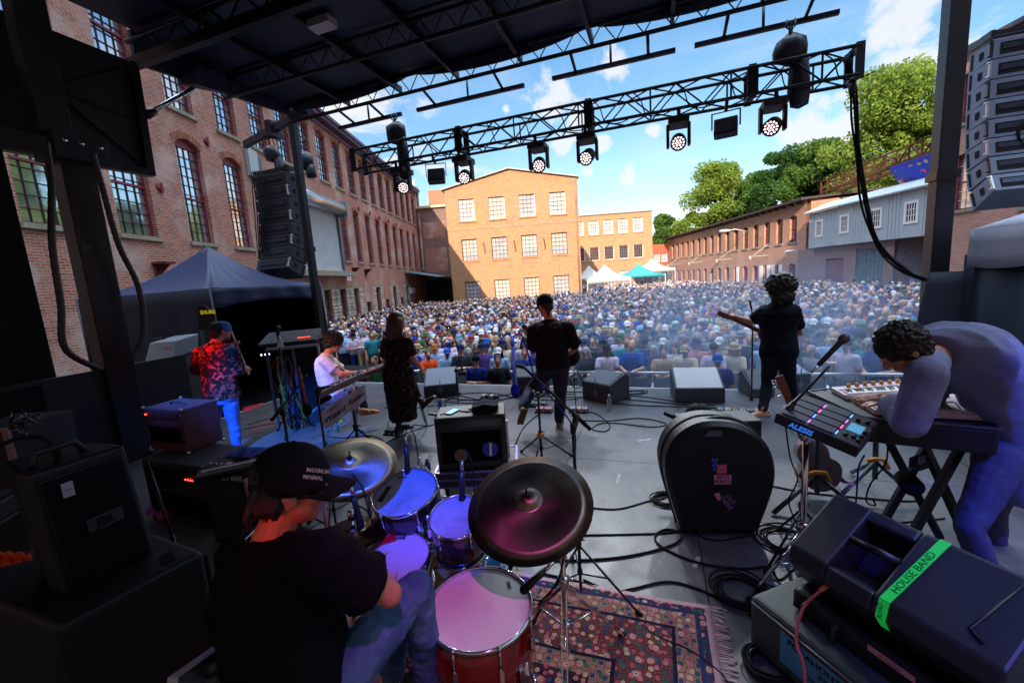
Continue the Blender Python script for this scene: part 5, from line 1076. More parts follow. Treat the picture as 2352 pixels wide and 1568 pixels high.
# ================================================================= instruments and gear
def q3(px, py, z): return fl(px, py, z)
HW = M('drum_chrome', (.75, .75, .78), .1, 1.0)
def drum(name, label, c, ax, r, h, headm, shellm, hoop=HW, lugs=6, cat='drum', under=True):
    t = thing(name, label, cat, (c[0], c[1], 0)); c = V(c); ax = V(ax).normalized(); u, v = perp(ax); b = MB()
    b.lathe(c-ax*h, ax, [(r*.985, 0), (r, .002), (r, h-.006), (r*.985, h-.004)], 48); b.build('shell', shellm, t)
    b = MB(); b.lathe(c-ax*.004, ax, [(r*.98, 0), (r*.985, .003), (r*.96, .006), (0, .006)], 48, smooth=False); b.build('drum_head', headm, t)
    for z in (.008, -h-.004):
        b = MB(); b.lathe(c+ax*z, ax, [(r*.985, -.012), (r*1.03, -.014), (r*1.045, -.004), (r*1.04, .004), (r*1.0, .006), (r*.985, .0)], 56, closed=True); b.build('hoop', hoop, t)
    for i in range(lugs):
        a = 2*pi*(i+.5)/lugs; e = u*cos(a)+v*sin(a); b = MB(); p = c+e*(r+.012); b.cyl(p+ax*.012, p-ax*min(.10, h*.4), .0045, n=6); b.cyl(p+ax*.018, p+ax*.004, .008, n=6); b.bar(p-ax*min(.07, h*.3), p-ax*min(.13, h*.6), .016, .022); b.build('lug', hoop, t)
    return t
def headmat(name, c, spot=(.3, .32, .4), rim=.02):
    m = M(name, c, .35); return m
HEADC = M('coated_head', (.75, .74, .73), .42, col2=(.45, .45, .47), vs=6, v0=.55, v1=.8, bump=.15, bs=300)
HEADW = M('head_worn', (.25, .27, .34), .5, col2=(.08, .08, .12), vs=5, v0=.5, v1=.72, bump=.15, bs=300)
RSHELL = M('red_shell', T('6a1712'), .15, var=.35, vs=7, coat=.8); BSHELL = M('blue_shell', T('2a4a7a'), .15, coat=.8, metal=.3); DSHELL = M('dark_shell', (.02, .02, .035), .15, coat=.8)
def camax(p, k): d = (CAM-V(p)).normalized(); return (V((0, 0, 1))*(1-k)+V((d.x, d.y, 0)).normalized()*k).normalized()
# floor tom, rack toms, snare, kick
c = q3(1102, 1392, .72); ft = drum('floor_tom', 'large dark red floor tom with worn white head nearest the camera', c, (.02, -.05, 1), .205, .40, HEADC, RSHELL, lugs=8)
u = V((1, .35, 0)).normalized(); pt = c+V((.115, .105, .004)); text_mb('REMO', .022, pt, (.2, -1, 0), (1, .2, 0), .002, .03).build('drum_mark', BLKM, ft)
for a in (200, 320, 80):
    e = V((cos(radians(a)), sin(radians(a)), 0)); b = MB(); p = c+e*.225; b.cyl(V((p.x, p.y, c.z-.12)), V((p.x, p.y, .02)), .008, n=8); b.cyl(V((p.x, p.y, .03)), V((p.x, p.y, .001)), .014, n=8); b.box(V((p.x, p.y, c.z-.2))-e*.01, (.035, .035, .07)); b.build('leg', HW, ft)
cT = q3(930, 1130, .93); t_ = drum('rack_tom', 'blue lit rack tom on the left with a black tape strip on its head', cT, (-.05, -.30, 1), .168, .24, HEADW, DSHELL)
b = MB(); b.bar(cT+V((-.11, -.08, .0)), cT+V((-.085, .02, .03)), .028, .002); b.build('tape_strip', BLKM, t_); text_mb('REMO', .018, cT+V((-.035, .10, .037)), (1, .0, 0), (0, 1, .3), .001, .03).build('drum_mark', BLKM, t_)
cU = q3(1050, 1187, .90); drum('rack_tom', 'smaller blue lit rack tom between the left rack tom and the dark cymbal', cU, (.0, -.28, 1), .130, .19, HEADW, DSHELL)
cS = q3(898, 1285, .74); t_ = drum('snare_drum', 'snare drum with a purple lit head under the elbow of the drummer', cS, (-.02, -.10, 1), .178, .15, M('head_snare', (.42, .36, .42), .5), M('snare_shell', (.35, .3, .28), .2, 1.0), lugs=8)
text_mb('EVANS', .026, cS+V((.0, .135, .022)), (1, -.05, 0), (0, 1, .1), .001, .04).build('drum_mark', BLKM, t_)
b = MB(); b.box(cS+V((-.085, .12, .02)), (.15, .05, .012), rotz(.35)); b.build('red_damper', M('red_gel', T('b01420'), .4), t_)
b = MB(); b.cyl(V((cS.x, cS.y, cS.z-.2)), V((cS.x, cS.y, .2)), .012); 
for a in (30, 150, 270): e = V((cos(radians(a)), sin(radians(a)), 0)); b.cyl(V((cS.x, cS.y, .32)), V((cS.x, cS.y, .02))+e*.26, .009); b.cyl(V((cS.x, cS.y, cS.z-.17))+e*.16, V((cS.x, cS.y, cS.z-.2)), .008)
b.build('stand', HW, t_)
kc = q3(1035, 1372, .27); kax = V((.18, 1, 0)).normalized(); kd = thing('bass_drum', 'blue bass drum with tan front head facing the drummer', 'drum', (kc.x, kc.y, 0)); u, v = perp(kax)
b = MB(); b.lathe(kc, kax, [(.27, 0), (.278, .005), (.278, .40), (.27, .405)], 48); b.build('shell', M('blue_sparkle', T('2d7fc0'), .12, metal=.4, coat=.8, var=.12, vs=90), kd)
b = MB(); b.lathe(kc-kax*.002, kax, [(.268, 0), (0, -.001)], 48, smooth=False); b.build('batter_head', M('tan_head', T('b08a52'), .4), kd); b = MB(); b.lathe(kc+kax*.407, kax, [(.268, 0), (0, .001)], 48, smooth=False); b.build('front_head', HEADC, kd)
for z in (-.01, .41): b = MB(); b.lathe(kc+kax*z, kax, [(.272, -.02), (.298, -.02), (.298, .02), (.272, .02)], 48, closed=True, smooth=False); b.build('hoop', DSHELL, kd)
b = MB(); b.lathe(kc-kax*.006, kax, [(.20, 0), (.196, -.002), (.192, 0)], 48, closed=True); b.build('damper_ring', BLKM, kd); text_mb('REMO', .035, kc-kax*.008+V((.04, 0, .14)), (1, -.18, 0), (0, 0, 1), .001, .03).build('drum_mark', BLKM, kd)
for i in range(8): a = 2*pi*i/8; e = u*cos(a)+v*sin(a); b = MB(); b.cyl(kc+e*.305-kax*.02, kc+e*.305+kax*.12, .005, n=6); b.bar(kc+e*.29+kax*.1, kc+e*.29+kax*.16, .02, .03); b.build('lug', HW, kd)
b = MB(); top = kc+V((.02, .15, .27)); b.cyl(top, top+V((0, .0, .22)), .014); b.cyl(top+V((0, 0, .2)), cT+V((.12, .08, -.12)), .011); b.cyl(top+V((0, 0, .2)), cU+V((-.08, .05, -.10)), .011); b.build('tom_holder', HW, kd)
pd = thing('kick_pedal', 'chrome kick pedal on the rug behind the bass drum', 'pedal', (kc.x, kc.y-.15, 0)); b = MB(); b.box(kc-kax*.17+V((0, 0, -.24)), (.10, .27, .012), frame(kax) @ Matrix.Rotation(.15, 3, 'X')); b.build('footboard', ALU, pd)
b = MB(); 
for s_ in (-1, 1): b.cyl(kc-kax*.03+u*.055*s_+V((0, 0, -.26)), kc-kax*.03+u*.055*s_+V((0, 0, -.09)), .008)
b.cyl(kc-kax*.03-u*.06+V((0, 0, -.09)), kc-kax*.03+u*.06+V((0, 0, -.09)), .007); b.cyl(kc-kax*.03+V((0, 0, -.09)), kc-kax*.035+V((0, 0, .08)), .004); b.ell(kc-kax*.045+V((0, 0, .09)), .026); b.build('beater', HW, pd)
# cymbals
def cymbal_mat(name, c1, c2, rough):
    m = bpy.data.materials.new(name); m.use_nodes = True; t = m.node_tree; b = t.nodes['Principled BSDF']; n = t.nodes.new; L = t.links.new
    tcn = n('ShaderNodeTexCoord'); w_ = n('ShaderNodeTexWave'); w_.wave_type = 'RINGS'; w_.rings_direction = 'Z'; w_.inputs['Scale'].default_value = 90; w_.inputs['Distortion'].default_value = 1.2; w_.inputs['Detail'].default_value = 3; L(tcn.outputs['Object'], w_.inputs[0])
    z = n('ShaderNodeTexNoise'); z.inputs['Scale'].default_value = 7; z.inputs['Detail'].default_value = 6; L(tcn.outputs['Object'], z.inputs[0]); mu = n('ShaderNodeMath'); mu.operation = 'MULTIPLY_ADD'; L(w_.outputs['Fac'], mu.inputs[0]); mu.inputs[1].default_value = .18; L(z.outputs[0], mu.inputs[2])
    r = n('ShaderNodeMapRange'); L(mu.outputs[0], r.inputs[0]); r.inputs[1].default_value = .4; r.inputs[2].default_value = .95
    x = n('ShaderNodeMix'); x.data_type = 'RGBA'; L(r.outputs[0], x.inputs[0]); x.inputs[6].default_value = (*c1, 1); x.inputs[7].default_value = (*c2, 1); L(x.outputs[2], b.inputs['Base Color'])
    b.inputs['Metallic'].default_value = 1; b.inputs['Roughness'].default_value = rough; b.inputs['Anisotropic'].default_value = .75
    tg = n('ShaderNodeTangent'); tg.direction_type = 'RADIAL'; tg.axis = 'Z'; L(tg.outputs[0], b.inputs['Tangent'])
    u = n('ShaderNodeBump'); u.inputs['Strength'].default_value = .10; u.inputs['Distance'].default_value = .001; L(w_.outputs['Fac'], u.inputs['Height']); L(u.outputs[0], b.inputs['Normal']); return m
def cymbal(label, c, nrm, r, mat, stand=None, name='cymbal', bell=.2, tri=.33):
    nrm = V(nrm).normalized(); t = thing(name, label, 'cymbal', c); t.rotation_euler = nrm.to_track_quat('Z', 'Y').to_euler()
    b = MB(); b.lathe((0, 0, 0), (0, 0, 1), [(r, -.030), (r*.8, -.018), (r*.5, -.006), (r*bell*1.15, 0), (r*bell, .004), (r*bell*.8, .018), (r*bell*.4, .028), (.007, .030)], 72)
    b.build('bronze', mat, t, local=True, solid=.0015)
    b = MB(); b.cyl((0, 0, .028), (0, 0, .045), .014, .010, 12); b.cyl((0, 0, .045), (0, 0, .075), .004, n=8); b.build('wing_nut', BLKS, t, local=True)
    return t
cR = q3(1214, 1148, 1.10); cRt = cymbal('large dark ride cymbal tilted towards the drummer at right of the kit', cR, (-.12, -.42, 1), .262, cymbal_mat('cymbal_dark', (.15, .10, .08), (.36, .27, .22), .36))
cL = q3(805, 1062, 1.12); cLt = cymbal('golden crash cymbal with faint lettering behind the cap of the drummer', cL, (.15, -.32, 1), .235, cymbal_mat('cymbal_gold', (.42, .31, .19), (.9, .78, .58), .42))
tl = text_mb('ISTANBUL', .05, (0.02, -.13, .002), (1, 0, 0), (0, 1, 0), .002, .0); 
for i, q in enumerate(tl.v):
    rr = sqrt(q.x**2+q.y**2); tl.v[i] = V((q.x, q.y, -.006-.03*max(0, (rr-.1))/.16+.003))
tl.build('faint_letters', M('cymbal_ink', (.12, .08, .05), .5), cLt, local=True)
cH = q3(812, 1222, .80)
for k_, (dz, lab) in enumerate(((0, 'upper hi hat cymbal behind the shoulder of the drummer'), (-.03, 'lower hi hat cymbal behind the shoulder of the drummer'))): cymbal(lab, cH+V((0, 0, dz)), (0, -.05, 1 if k_ == 0 else -1), .160, cymbal_mat('cymbal_hat', (.08, .05, .035), (.2, .13, .08), .35), name='hi_hat_cymbal')
def tripod(t, base, top, r=.011, spread=.32, hub=.42, mat=HW, n=3, a0=20, legname='leg', double=True, foot=True, cz=None):
    base = V(base); b = MB(); b.cyl(base+V((0, 0, .05)), V((base.x, base.y, top)), r, n=12); b.build('pole', mat, t)
    b = MB(); b.cyl(V((base.x, base.y, top-.03)), V((base.x, base.y, top+.02)), r*1.7, n=12); b.cut(); b.cyl(V((base.x, base.y, hub)), V((base.x, base.y, hub+.05)), r*2.0, n=12); b.cut(); b.cyl(V((base.x, base.y, hub*.45)), V((base.x, base.y, hub*.45+.03)), r*1.8, n=12); b.cut(); b.cyl(V((base.x+r*1.5, base.y, hub+.03)), V((base.x+r*4, base.y, hub+.03)), r*.5, n=6); b.each('collar', mat, t)
    for i in range(n):
        a = radians(a0+360/n*i); e = V((cos(a), sin(a), 0)); s_ = e.cross(V((0, 0, 1)))*.012; b = MB()
        for k in ((-1, 1) if double else (0,)): b.bar(base+V((0, 0, hub))+s_*k, base+e*spread+V((0, 0, .02))+s_*k, .006, .016) if double else b.cyl(base+V((0, 0, hub)), base+e*spread+V((0, 0, .015)), r*.75, n=8)
        b.cyl(base+V((0, 0, hub*.45)), base+e*spread*.5+V((0, 0, hub*.52)), .005, n=6); l = b.build(legname, mat, t)
        b = MB(); b.cyl(base+e*(spread-.02)+V((0, 0, .03)), base+e*(spread+.015)+V((0, 0, .008)), .014, n=8); b.build('rubber_foot', RUB, l)
sb_ = q3(1305, 1515, 0); t = thing('cymbal_stand', 'chrome tripod stand with green tape carrying the large dark cymbal', 'stand', (sb_.x, sb_.y, 0)); jt = at(1293, 1250, sb_.y+.02)
tripod(t, sb_, .62, .0135, .34, .44); b = MB(); b.cyl(V((sb_.x, sb_.y, .6)), V((sb_.x, sb_.y, .95)), .011); b.cyl(V((sb_.x, sb_.y, .93)), cR+V((0, 0, -.02)), .009); b.build('boom', HW, t); b = MB(); b.cyl(V((sb_.x, sb_.y, .78)), V((sb_.x, sb_.y, .80)), .0145, n=12); b.build('green_tape', M('green_band', T('1fc455'), .5), t)
hb_ = q3(840, 1330, 0); hb_ = V((cL.x+.05, cL.y+.05, 0)); t = thing('cymbal_stand', 'dark tripod stand under the golden crash cymbal', 'stand', hb_); tripod(t, hb_, .95, .011, .34, .4); b = MB(); b.cyl(V((hb_.x, hb_.y, .93)), cL, .008); b.build('boom', HW, t)
hb_ = V((cH.x, cH.y, 0)); t = thing('hi_hat_stand', 'chrome hi hat stand behind the drummer shoulder', 'stand', hb_); tripod(t, hb_, .9, .010, .28, .3)
st = [(('drumstick held upright at the face of the drummer'), at(744, 1160, 1.55), at(752, 1225, 1.62)), ('drumstick tip resting over the snare head', at(855, 1335, 1.36), at(888, 1268, 1.62))]
for lab, a, c in st: b = MB(); b.tube([a, a.lerp(c, .7), c], [.0075, .007, .004], 8); b.ell(c, .006, None, 8, 6); tag(b.build('drumstick', M('stick_wood', T('c98a6a'), .5)), lab, 'drumstick')
# throne
hb_ = q3(690, 1568, .55); t = thing('drum_throne', 'black round drum throne under the drummer', 'stool', (-.55, 1.05, 0)); b = MB(); b.lathe((-.55, 1.08, .50), (0, 0, 1), [(0, 0), (.17, 0), (.18, .03), (.17, .08), (0, .09)], 28); b.build('seat', BLK, t); tripod(t, (-.55, 1.08, 0), .5, .013, .28, .25)
# ---- rug
RUG = bpy.data.materials.new('persian_rug'); RUG.use_nodes = True
def rugmat(m):
    t = m.node_tree; bs = t.nodes['Principled BSDF']; n = t.nodes.new; L = t.links.new; tcn = n('ShaderNodeTexCoord'); sp_ = n('ShaderNodeSeparateXYZ'); L(tcn.outputs['Object'], sp_.inputs[0])
    def mt(op, *a):
        k = n('ShaderNodeMath'); k.operation = op
        for i, q in enumerate(a):
            if isinstance(q, (int, float)): k.inputs[i].default_value = q
            else: L(q, k.inputs[i])
        return k.outputs[0]
    d = mt('MINIMUM', mt('SUBTRACT', 1.12, mt('ABSOLUTE', sp_.outputs[0])), mt('SUBTRACT', 1.05, mt('ABSOLUTE', sp_.outputs[1])))
    def band(a, b_): return mt('MULTIPLY', mt('GREATER_THAN', d, a), mt('LESS_THAN', d, b_))
    def mix(f, a, b_):
        x = n('ShaderNodeMix'); x.data_type = 'RGBA'; L(f, x.inputs[0]) if not isinstance(f, (int, float)) else None
        for i, q in ((6, a), (7, b_)):
            if isinstance(q, tuple): x.inputs[i].default_value = (*q, 1)
            else: L(q, x.inputs[i])
        return x.outputs[2]
    nz = n('ShaderNodeTexNoise'); nz.inputs['Scale'].default_value = 22; L(tcn.outputs['Object'], nz.inputs[0])
    wrp = n('ShaderNodeMix'); wrp.data_type = 'VECTOR'; wrp.inputs[0].default_value = .02; L(tcn.outputs['Object'], wrp.inputs[4]); L(nz.outputs['Color'], wrp.inputs[5])
    def vor(sc, feat='F1'):
        v = n('ShaderNodeTexVoronoi'); v.feature = feat; v.voronoi_dimensions = '2D'; v.inputs['Scale'].default_value = sc; v.inputs['Randomness'].default_value = .55; L(wrp.outputs[1], v.inputs['Vector']); return v
    v1 = vor(9); v2 = vor(26); v3 = vor(26, 'DISTANCE_TO_EDGE'); v4 = vor(9, 'DISTANCE_TO_EDGE')
    cr_ = n('ShaderNodeValToRGB'); cr_.color_ramp.interpolation = 'CONSTANT'; L(v2.outputs['Color'], cr_.inputs[0])
    el = cr_.color_ramp.elements; el[0].color = (*T('2c5560'), 1); el[1].position = .2; el[1].color = (*T('b03a4a'), 1)
    for p, c in ((.36, 'c99a78'), (.5, '28406e'), (.64, 'c8606a'), (.78, '3a6a50'), (.9, 'd8b090')): e = el.new(p); e.color = (*T(c), 1)
    def field(bgc, line):
        f = mix(mt('LESS_THAN', v2.outputs['Distance'], .34), bgc, cr_.outputs[0]); f = mix(mt('LESS_THAN', v3.outputs['Distance'], .035), f, line)
        f = mix(mt('LESS_THAN', v1.outputs['Distance'], .17), f, T('c9665f')); f = mix(mt('LESS_THAN', v1.outputs['Distance'], .09), f, T('e0b89a')); return mix(mt('LESS_THAN', v1.outputs['Distance'], .045), f, T('23385a'))
    dark = field(T('161a30'), T('7a2a3a')); red = field(T('6a1422'), T('8a5a50')); sand = field(T('a8705e'), T('4a2030'))
    c = mix(band(.62, 5), red, dark); c = mix(band(.52, .62), c, sand); c = mix(band(.50, .52), c, T('1c2038')); c = mix(band(.22, .50), c, red); c = mix(band(.20, .22), c, T('1c2038')); c = mix(band(.09, .20), c, sand); c = mix(band(.065, .09), c, T('2a3560')); c = mix(band(.03, .065), c, field(T('23305c'), T('7a1826'))); c = mix(band(-1, .03), c, T('c99aa0')); 
    hv = n('ShaderNodeHueSaturation'); hv.inputs['Value'].default_value = .72; hv.inputs['Saturation'].default_value = .85; L(c, hv.inputs['Color']); L(hv.outputs[0], bs.inputs['Base Color']); bs.inputs['Roughness'].default_value = .95; bs.inputs['Specular IOR Level'].default_value = .1
    z = n('ShaderNodeTexNoise'); z.inputs['Scale'].default_value = 350; L(tcn.outputs['Object'], z.inputs[0]); u = n('ShaderNodeBump'); u.inputs['Strength'].default_value = .8; u.inputs['Distance'].default_value = .004; L(z.outputs[0], u.inputs['Height']); L(u.outputs[0], bs.inputs['Normal'])
rugmat(RUG)
rc = S(.27-1.12, 2.42-1.05, 0); rg = thing('persian_rug', 'red and navy patterned persian rug with pale fringe under the drum kit', 'rug', (rc.x, rc.y, .001), -YS)
b = MB(); b.grid(lambda u, v: V((-1.12+2.24*u, -1.05+2.1*v, .006+.004*sin(u*21+v*5)*v)), 60, 50); b.build('pile', RUG, rg, solid=.008, local=True)
b = MB(); R0 = random.Random(3)
for sgn_ in (1, -1):
    for i in range(210):
        y = -1.05+2.1*i/209; x = 1.12*sgn_; e = R0.uniform(-.02, .02); b.tube([(x, y, .008), (x+.035*sgn_, y+e*.5, .008), (x+.075*sgn_+R0.uniform(-.02, .02), y+e+R0.uniform(-.012, .012), .004)], .0026, 4)
    b.cut()
b.each('fringe', M('fringe', T('d8b8b4'), .9), rg, local=True)
# ---- mic stands
def mic_stand(label, base, zt, boom=None, r=.0095, spread=.28, mat=BLKS, hub=.36, a0=40, clutch=True, cat='mic stand', tips=None, double=False):
    t = thing('mic_stand', label, cat, (base[0], base[1], 0)); tripod(t, base, zt, r, spread, hub, mat, 3, a0, double=double)
    if boom:
        a, c = V(boom[0]), V(boom[1]); b = MB(); b.cyl(a, c, .0075, n=10); b.build('boom', mat, t); b = MB(); j = V((base[0], base[1], zt)); d = (c-a).normalized(); k = a+d*(j-a).dot(d); b.limb(k, j-V((0, 0, .03)), .02, .017, 10); b.cyl(k-d*.03, k+d*.03, .014, n=10); b.cyl(k, k+d.cross(V((0, 0, 1)))*.05, .009, n=8); b.build('clutch', BLK, t); b = MB(); b.cyl(a, a+d*.13, .013, n=10); b.build('grip', RUB, t)
    return t
def mic(label, a, c, r0=.012, r1=.024, m=BLKS, hm=None, foam=False, clip=None):
    """a tail, c head centre"""
    a, c = V(a), V(c); d = (c-a).normalized(); t = thing('microphone', label, 'microphone', a)
    b = MB(); L = (c-a).length; b.lathe(a, d, [(.006, 0), (r0, .004), (r0, L*.5), (r0*1.25, L-r1*.9), (r0*1.2, L-r1*.7)], 16); b.build('handle', m, t)
    b = MB(); b.ell(c, (r1, r1, r1*(1.5 if foam else 1.15)), frame(V((d.y, d.z, d.x)), d) if False else Matrix((perp(d)[0], perp(d)[1], d)).transposed(), 16, 10); b.build('windscreen' if foam else 'grille_ball', hm or M('mic_grille', (.10, .10, .11), .5, .6, bump=1.0, bs=400), t)
    b = MB(); b.cyl(a-d*.055, a, .007, .010, 10); b.build('plug', CHR if not foam else m, t); return t
# boom with blue lit foam mic in the middle
bb0 = q3(1335, 1370, 0); jz = at(1320, 980, bb0.y).z; mic_stand('black boom stand behind the dark cymbal holding the hanging foam microphone', bb0, jz, (at(1355, 985, bb0.y+.1), at(1205, 845, bb0.y-.15)), a0=-30, spread=.36)
BFO = M('foam_blue_lit', T('2a2a66'), .9, bump=.6, bs=200); mc_ = mic('blue lit microphone with foam windscreen hanging in front of the centre guitarist', at(1178, 795, bb0.y-.15), at(1184, 897, bb0.y-.15), .0105, .027, M('mic_blue_lit', T('8fa4d8'), .3, .6), BFO, True)  # blue lamp light put into the body and foam colours
text_mb('AVANTONE', .016, at(1181, 868, bb0.y-.17), (0, 0, -1), (1, 0, 0), .0, .03).build('maker_mark', BLKM, mc_)
b = MB(); b.bar(at(1186, 838, bb0.y-.15), at(1204, 843, bb0.y-.15), .035, .02); b.build('clip', BLK, mc_)
b = MB(); b.tube(smooth_path([at(1178, 795, 2.19), at(1180, 772, 2.2), at(1200, 772, 2.22), at(1218, 830, 2.25), at(1232, 872, 2.28), at(1280, 930, 2.3), at(1318, 985, 2.34), at(1322, 1060, 2.34), at(1330, 1200, 2.34), at(1336, 1360, 2.34)], 8), .0045, 6); tag(b.build('mic_cable', M('cable_blue_lit', T('20207a'), .5)), 'cable looping from the blue lit foam microphone down its stand', 'cable')  # blue of the stage lamps put into the cable colour
bb1 = q3(1245, 1058, 0); t = mic_stand('guitar stand pole with orange hub left of the hanging foam microphone', bb1, at(1238, 905, bb1.y).z, None, .013, .34, BLKS, .30, 10, cat='guitar stand')
ORG = M('orange_plastic', T('d98a2c'), .45); b = MB(); b.lathe(bb1+V((0, 0, .27)), (0, 0, 1), [(.02, 0), (.045, .01), (.045, .05), (.02, .07)], 6, smooth=False); b.build('orange_hub', ORG, t); tp = at(1238, 905, bb1.y); b = MB(); b.tube([tp+V((-.06, 0, .05)), tp+V((-.055, -.03, 0)), tp+V((0, -.04, -.02)), tp+V((.055, -.03, 0)), tp+V((.06, 0, .04))], .013, 8); b.build('yoke', BLK, t)
# left mic stand with pink mic
b2 = q3(668, 1022, 0); b2 = fl(665, 1018, 0); Yb = 3.0; b2 = V((at(668, 1060, Yb).x, Yb, 0)); mic_stand('black boom stand left of the seated keyboardist holding a pinkish foam microphone', b2, at(655, 945, Yb).z, (at(624, 965, Yb), at(705, 862, Yb)), r=.010, spread=.3)
mic('slim pinkish microphone with black foam tip hanging left of the seated keyboardist', at(689, 858, Yb), at(706, 940, Yb), .0105, .034, M('mic_pink', T('8a4a5a'), .35, .3), BLKM, True)
b3 = V((at(742, 900, 3.4).x, 3.3, 0)); mic_stand('black boom stand in front of the seated keyboardist', b3, at(744, 900, 3.3).z, (at(733, 892, 3.3), at(765, 885, 3.5)), r=.010, spread=.3)
# boom mic at right over the keyboards
Yk = 2.15; b4 = V((at(1842, 1200, 2.55).x, 2.55, 0)); mic_stand('black boom stand reaching over the drum pad towards the keyboards', b4, at(1850, 940, 2.55).z, (at(1790, 962, Yk+.2), at(1905, 840, Yk+.1)), r=.011, spread=.32, a0=200)
mic('black vocal microphone above the keyboards pointing at the bent player', at(1880, 838, Yk), at(1938, 778, Yk), .013, .026, BLK)
# guitar mic stand right
b5 = fl(1726, 920, 0); mic_stand('thin straight mic stand in front of the shaggy haired guitarist', b5, at(1730, 735, b5.y).z, (at(1722, 690, b5.y), at(1736, 760, b5.y)), r=.012, spread=.01, hub=.05)
b6 = fl(1110, 930, 0); mic_stand('black mic stand between the woman and the centre guitarist', V((b6.x-.4, b6.y, 0)), at(1042, 850, b6.y).z, (at(1062, 852, b6.y), at(1040, 757, b6.y)), r=.014, spread=.4, hub=.2)
mic('vocal microphone on the stand right of the person in the floral dress', at(1028, 752, b6.y), at(1015, 742, b6.y), .014, .026)
for lab, a, c in (('short clip microphone on the left rack tom rim', cT+V((-.02, .19, .19)), cT+V((-.015, .14, .03))), ('short clip microphone on the small rack tom rim', cU+V((.02, .15, .16)), cU+V((.015, .11, .03))), ('dark clip microphone on the floor tom rim', c_ft if False else q3(1250, 1310, .80), q3(1205, 1352, .755)), ('slim pencil microphone standing between snare and hi hat', at(812, 1140, 1.85), at(828, 1205, 1.83))):
    m_ = mic(lab, a, c, .014, .019, BLKS, BLKM); d = (c-a).normalized(); b = MB(); b.tube([a-d*.05, a-d*.09+V((.02, 0, .02)), a-d*.04+V((.05, .01, 0)), a+V((.055, .02, -.08)), c+V((.05, .05, -.12))], .004, 6); b.build('lead', RUB, m_); b = MB(); b.bar(c+V((0, .02, -.02)), a.lerp(c, .5)+V((0, .01, 0)), .02, .014); b.build('clip', BLK, m_)
# ---- cabinets
def cab(name, label, cat, px0, px1, z0, h, dep, mats, yaw=0, front=None, w=None, bevel=.012, corners=None, grp=None):
    """box whose base front corners are seen at two pixels on height z0 ; returns thing and local frame point function"""
    a = fl(*px0, z0); c = fl(*px1, z0); u = (c-a); w_ = w or u.length; u.normalize(); v = V((-u.y, u.x, 0)); t = thing(name, label, cat, (a.x, a.y, z0), 0, grp)
    P = lambda x, y, z: a+u*x+v*y+V((0, 0, z))
    b = MB(); b.prism([P(0, 0, 0), P(w_, 0, 0), P(w_, dep, 0), P(0, dep, 0)], (0, 0, h)); b.build('cabinet', mats, t, bevel=bevel)
    if corners:
        b = MB()
        for x in (0, w_):
            for y in (0, dep):
                for z in (0, h): b.ell(P(x, y, z), (.018, .018, .018), None, 8, 6)
        b.build('corner_protector', corners, t)
    return t, P, w_, u, v
# left foreground speaker and sub
SPK = M('speaker_coat', (.006, .0075, .008), .5, bump=.4, bs=160); GRL = M('perforated_grille', (.010, .018, .019), .4, .5)
SA = V((-1.55, 1.25, 0)); 
subz = .86
pa = fl(470, 1262, subz); pb = fl(130, 1440, subz); pc_ = fl(350, 1218, subz); pd_ = fl(-150, 1330, subz)
t = thing('subwoofer', 'large black subwoofer lying at the lower left under the loudspeaker', 'loudspeaker', (pb.x, pb.y, 0)); b = MB(); b.prism([V((q.x, q.y, .02)) for q in (pb, pa, pc_, pd_)], (0, 0, subz-.02)); b.build('cabinet', SPK, t, bevel=.03, seg=4)
dv = (pa-pb).normalized(); nv = V((-dv.y, dv.x, 0)); b = MB(); b.bar(pa-dv*.12+nv*.05+V((0, 0, .002)), pa-dv*.10+nv*.14+V((0, 0, .002)), .05, .006); b.build('hand_slot', BLKM, t)
b = MB(); e_ = (pc_-pa).normalized(); b.prism([pa+V((.004, 0, -.04))+e_*.02, pc_+V((.004, 0, -.04)), pc_+V((.004, 0, -.8)), pa+V((.004, 0, -.8))+e_*.02], dv*.012); b.build('grille', GRL, t)
f0 = fl(150, 1372, subz); f1 = fl(356, 1262, subz); u = (f1-f0).normalized(); v = V((-u.y, u.x, 0)); wS = (f1-f0).length; hS = at(322, 1006, f1.y-.0).z-subz-.02
t = thing('loudspeaker', 'black loudspeaker with mesh grille standing on the subwoofer at the lower left', 'loudspeaker', (f0.x, f0.y, subz)); P = lambda x, y, z: f0+u*x+v*y+V((0, 0, z))
ln = -.09
b = MB(); pr_ = [(0, 0), (wS, 0), (wS, .10), (wS*.8, .34), (wS*.15, .34), (0, .10)]; b.loft([[P(x, y, 0.002) for x, y in pr_], [P(x+ln*.2, y+.02, hS) for x, y in pr_]], smooth=False); b.build('cabinet', SPK, t, bevel=.018, seg=3)
b = MB(); b.prism([P(.02, -.004, .03), P(wS-.02, -.004, .03), P(wS-.02+ln*.2, .014, hS-.04), P(.02+ln*.2, .014, hS-.04)], -v*.010); g_ = b.build('grille', GRL, t, bevel=.006)
R0 = random.Random(5); b = MB()
for i in range(30):
    for j in range(40):
        x = .03+(wS-.06)*(i+.5*(j % 2))/30; z = .04+(hS-.09)*j/39; c_ = P(x+ln*.2*z/hS, -.0155+.018*z/hS, z); b.add([c_+u*.0042, c_+V((0, 0, .0045)), c_-u*.0042, c_-V((0, 0, .0045))], [(0, 1, 2, 3)])
b.build('perforations', M('hole_black', (.002, .002, .002), .9), g_)
b = MB(); c_ = P(wS*.52, -.02, hS*.47); b.box(c_, (.12, .006, .06), Matrix((u, v, V((0, 0, 1)))).transposed()); lg = b.build('badge', M('badge_grey', (.035, .04, .045), .5), t, bevel=.003); text_mb('JBL', .05, c_-v*.004, u, (0, 0, 1), .001, .05).build('badge_letters', BLKM, lg)
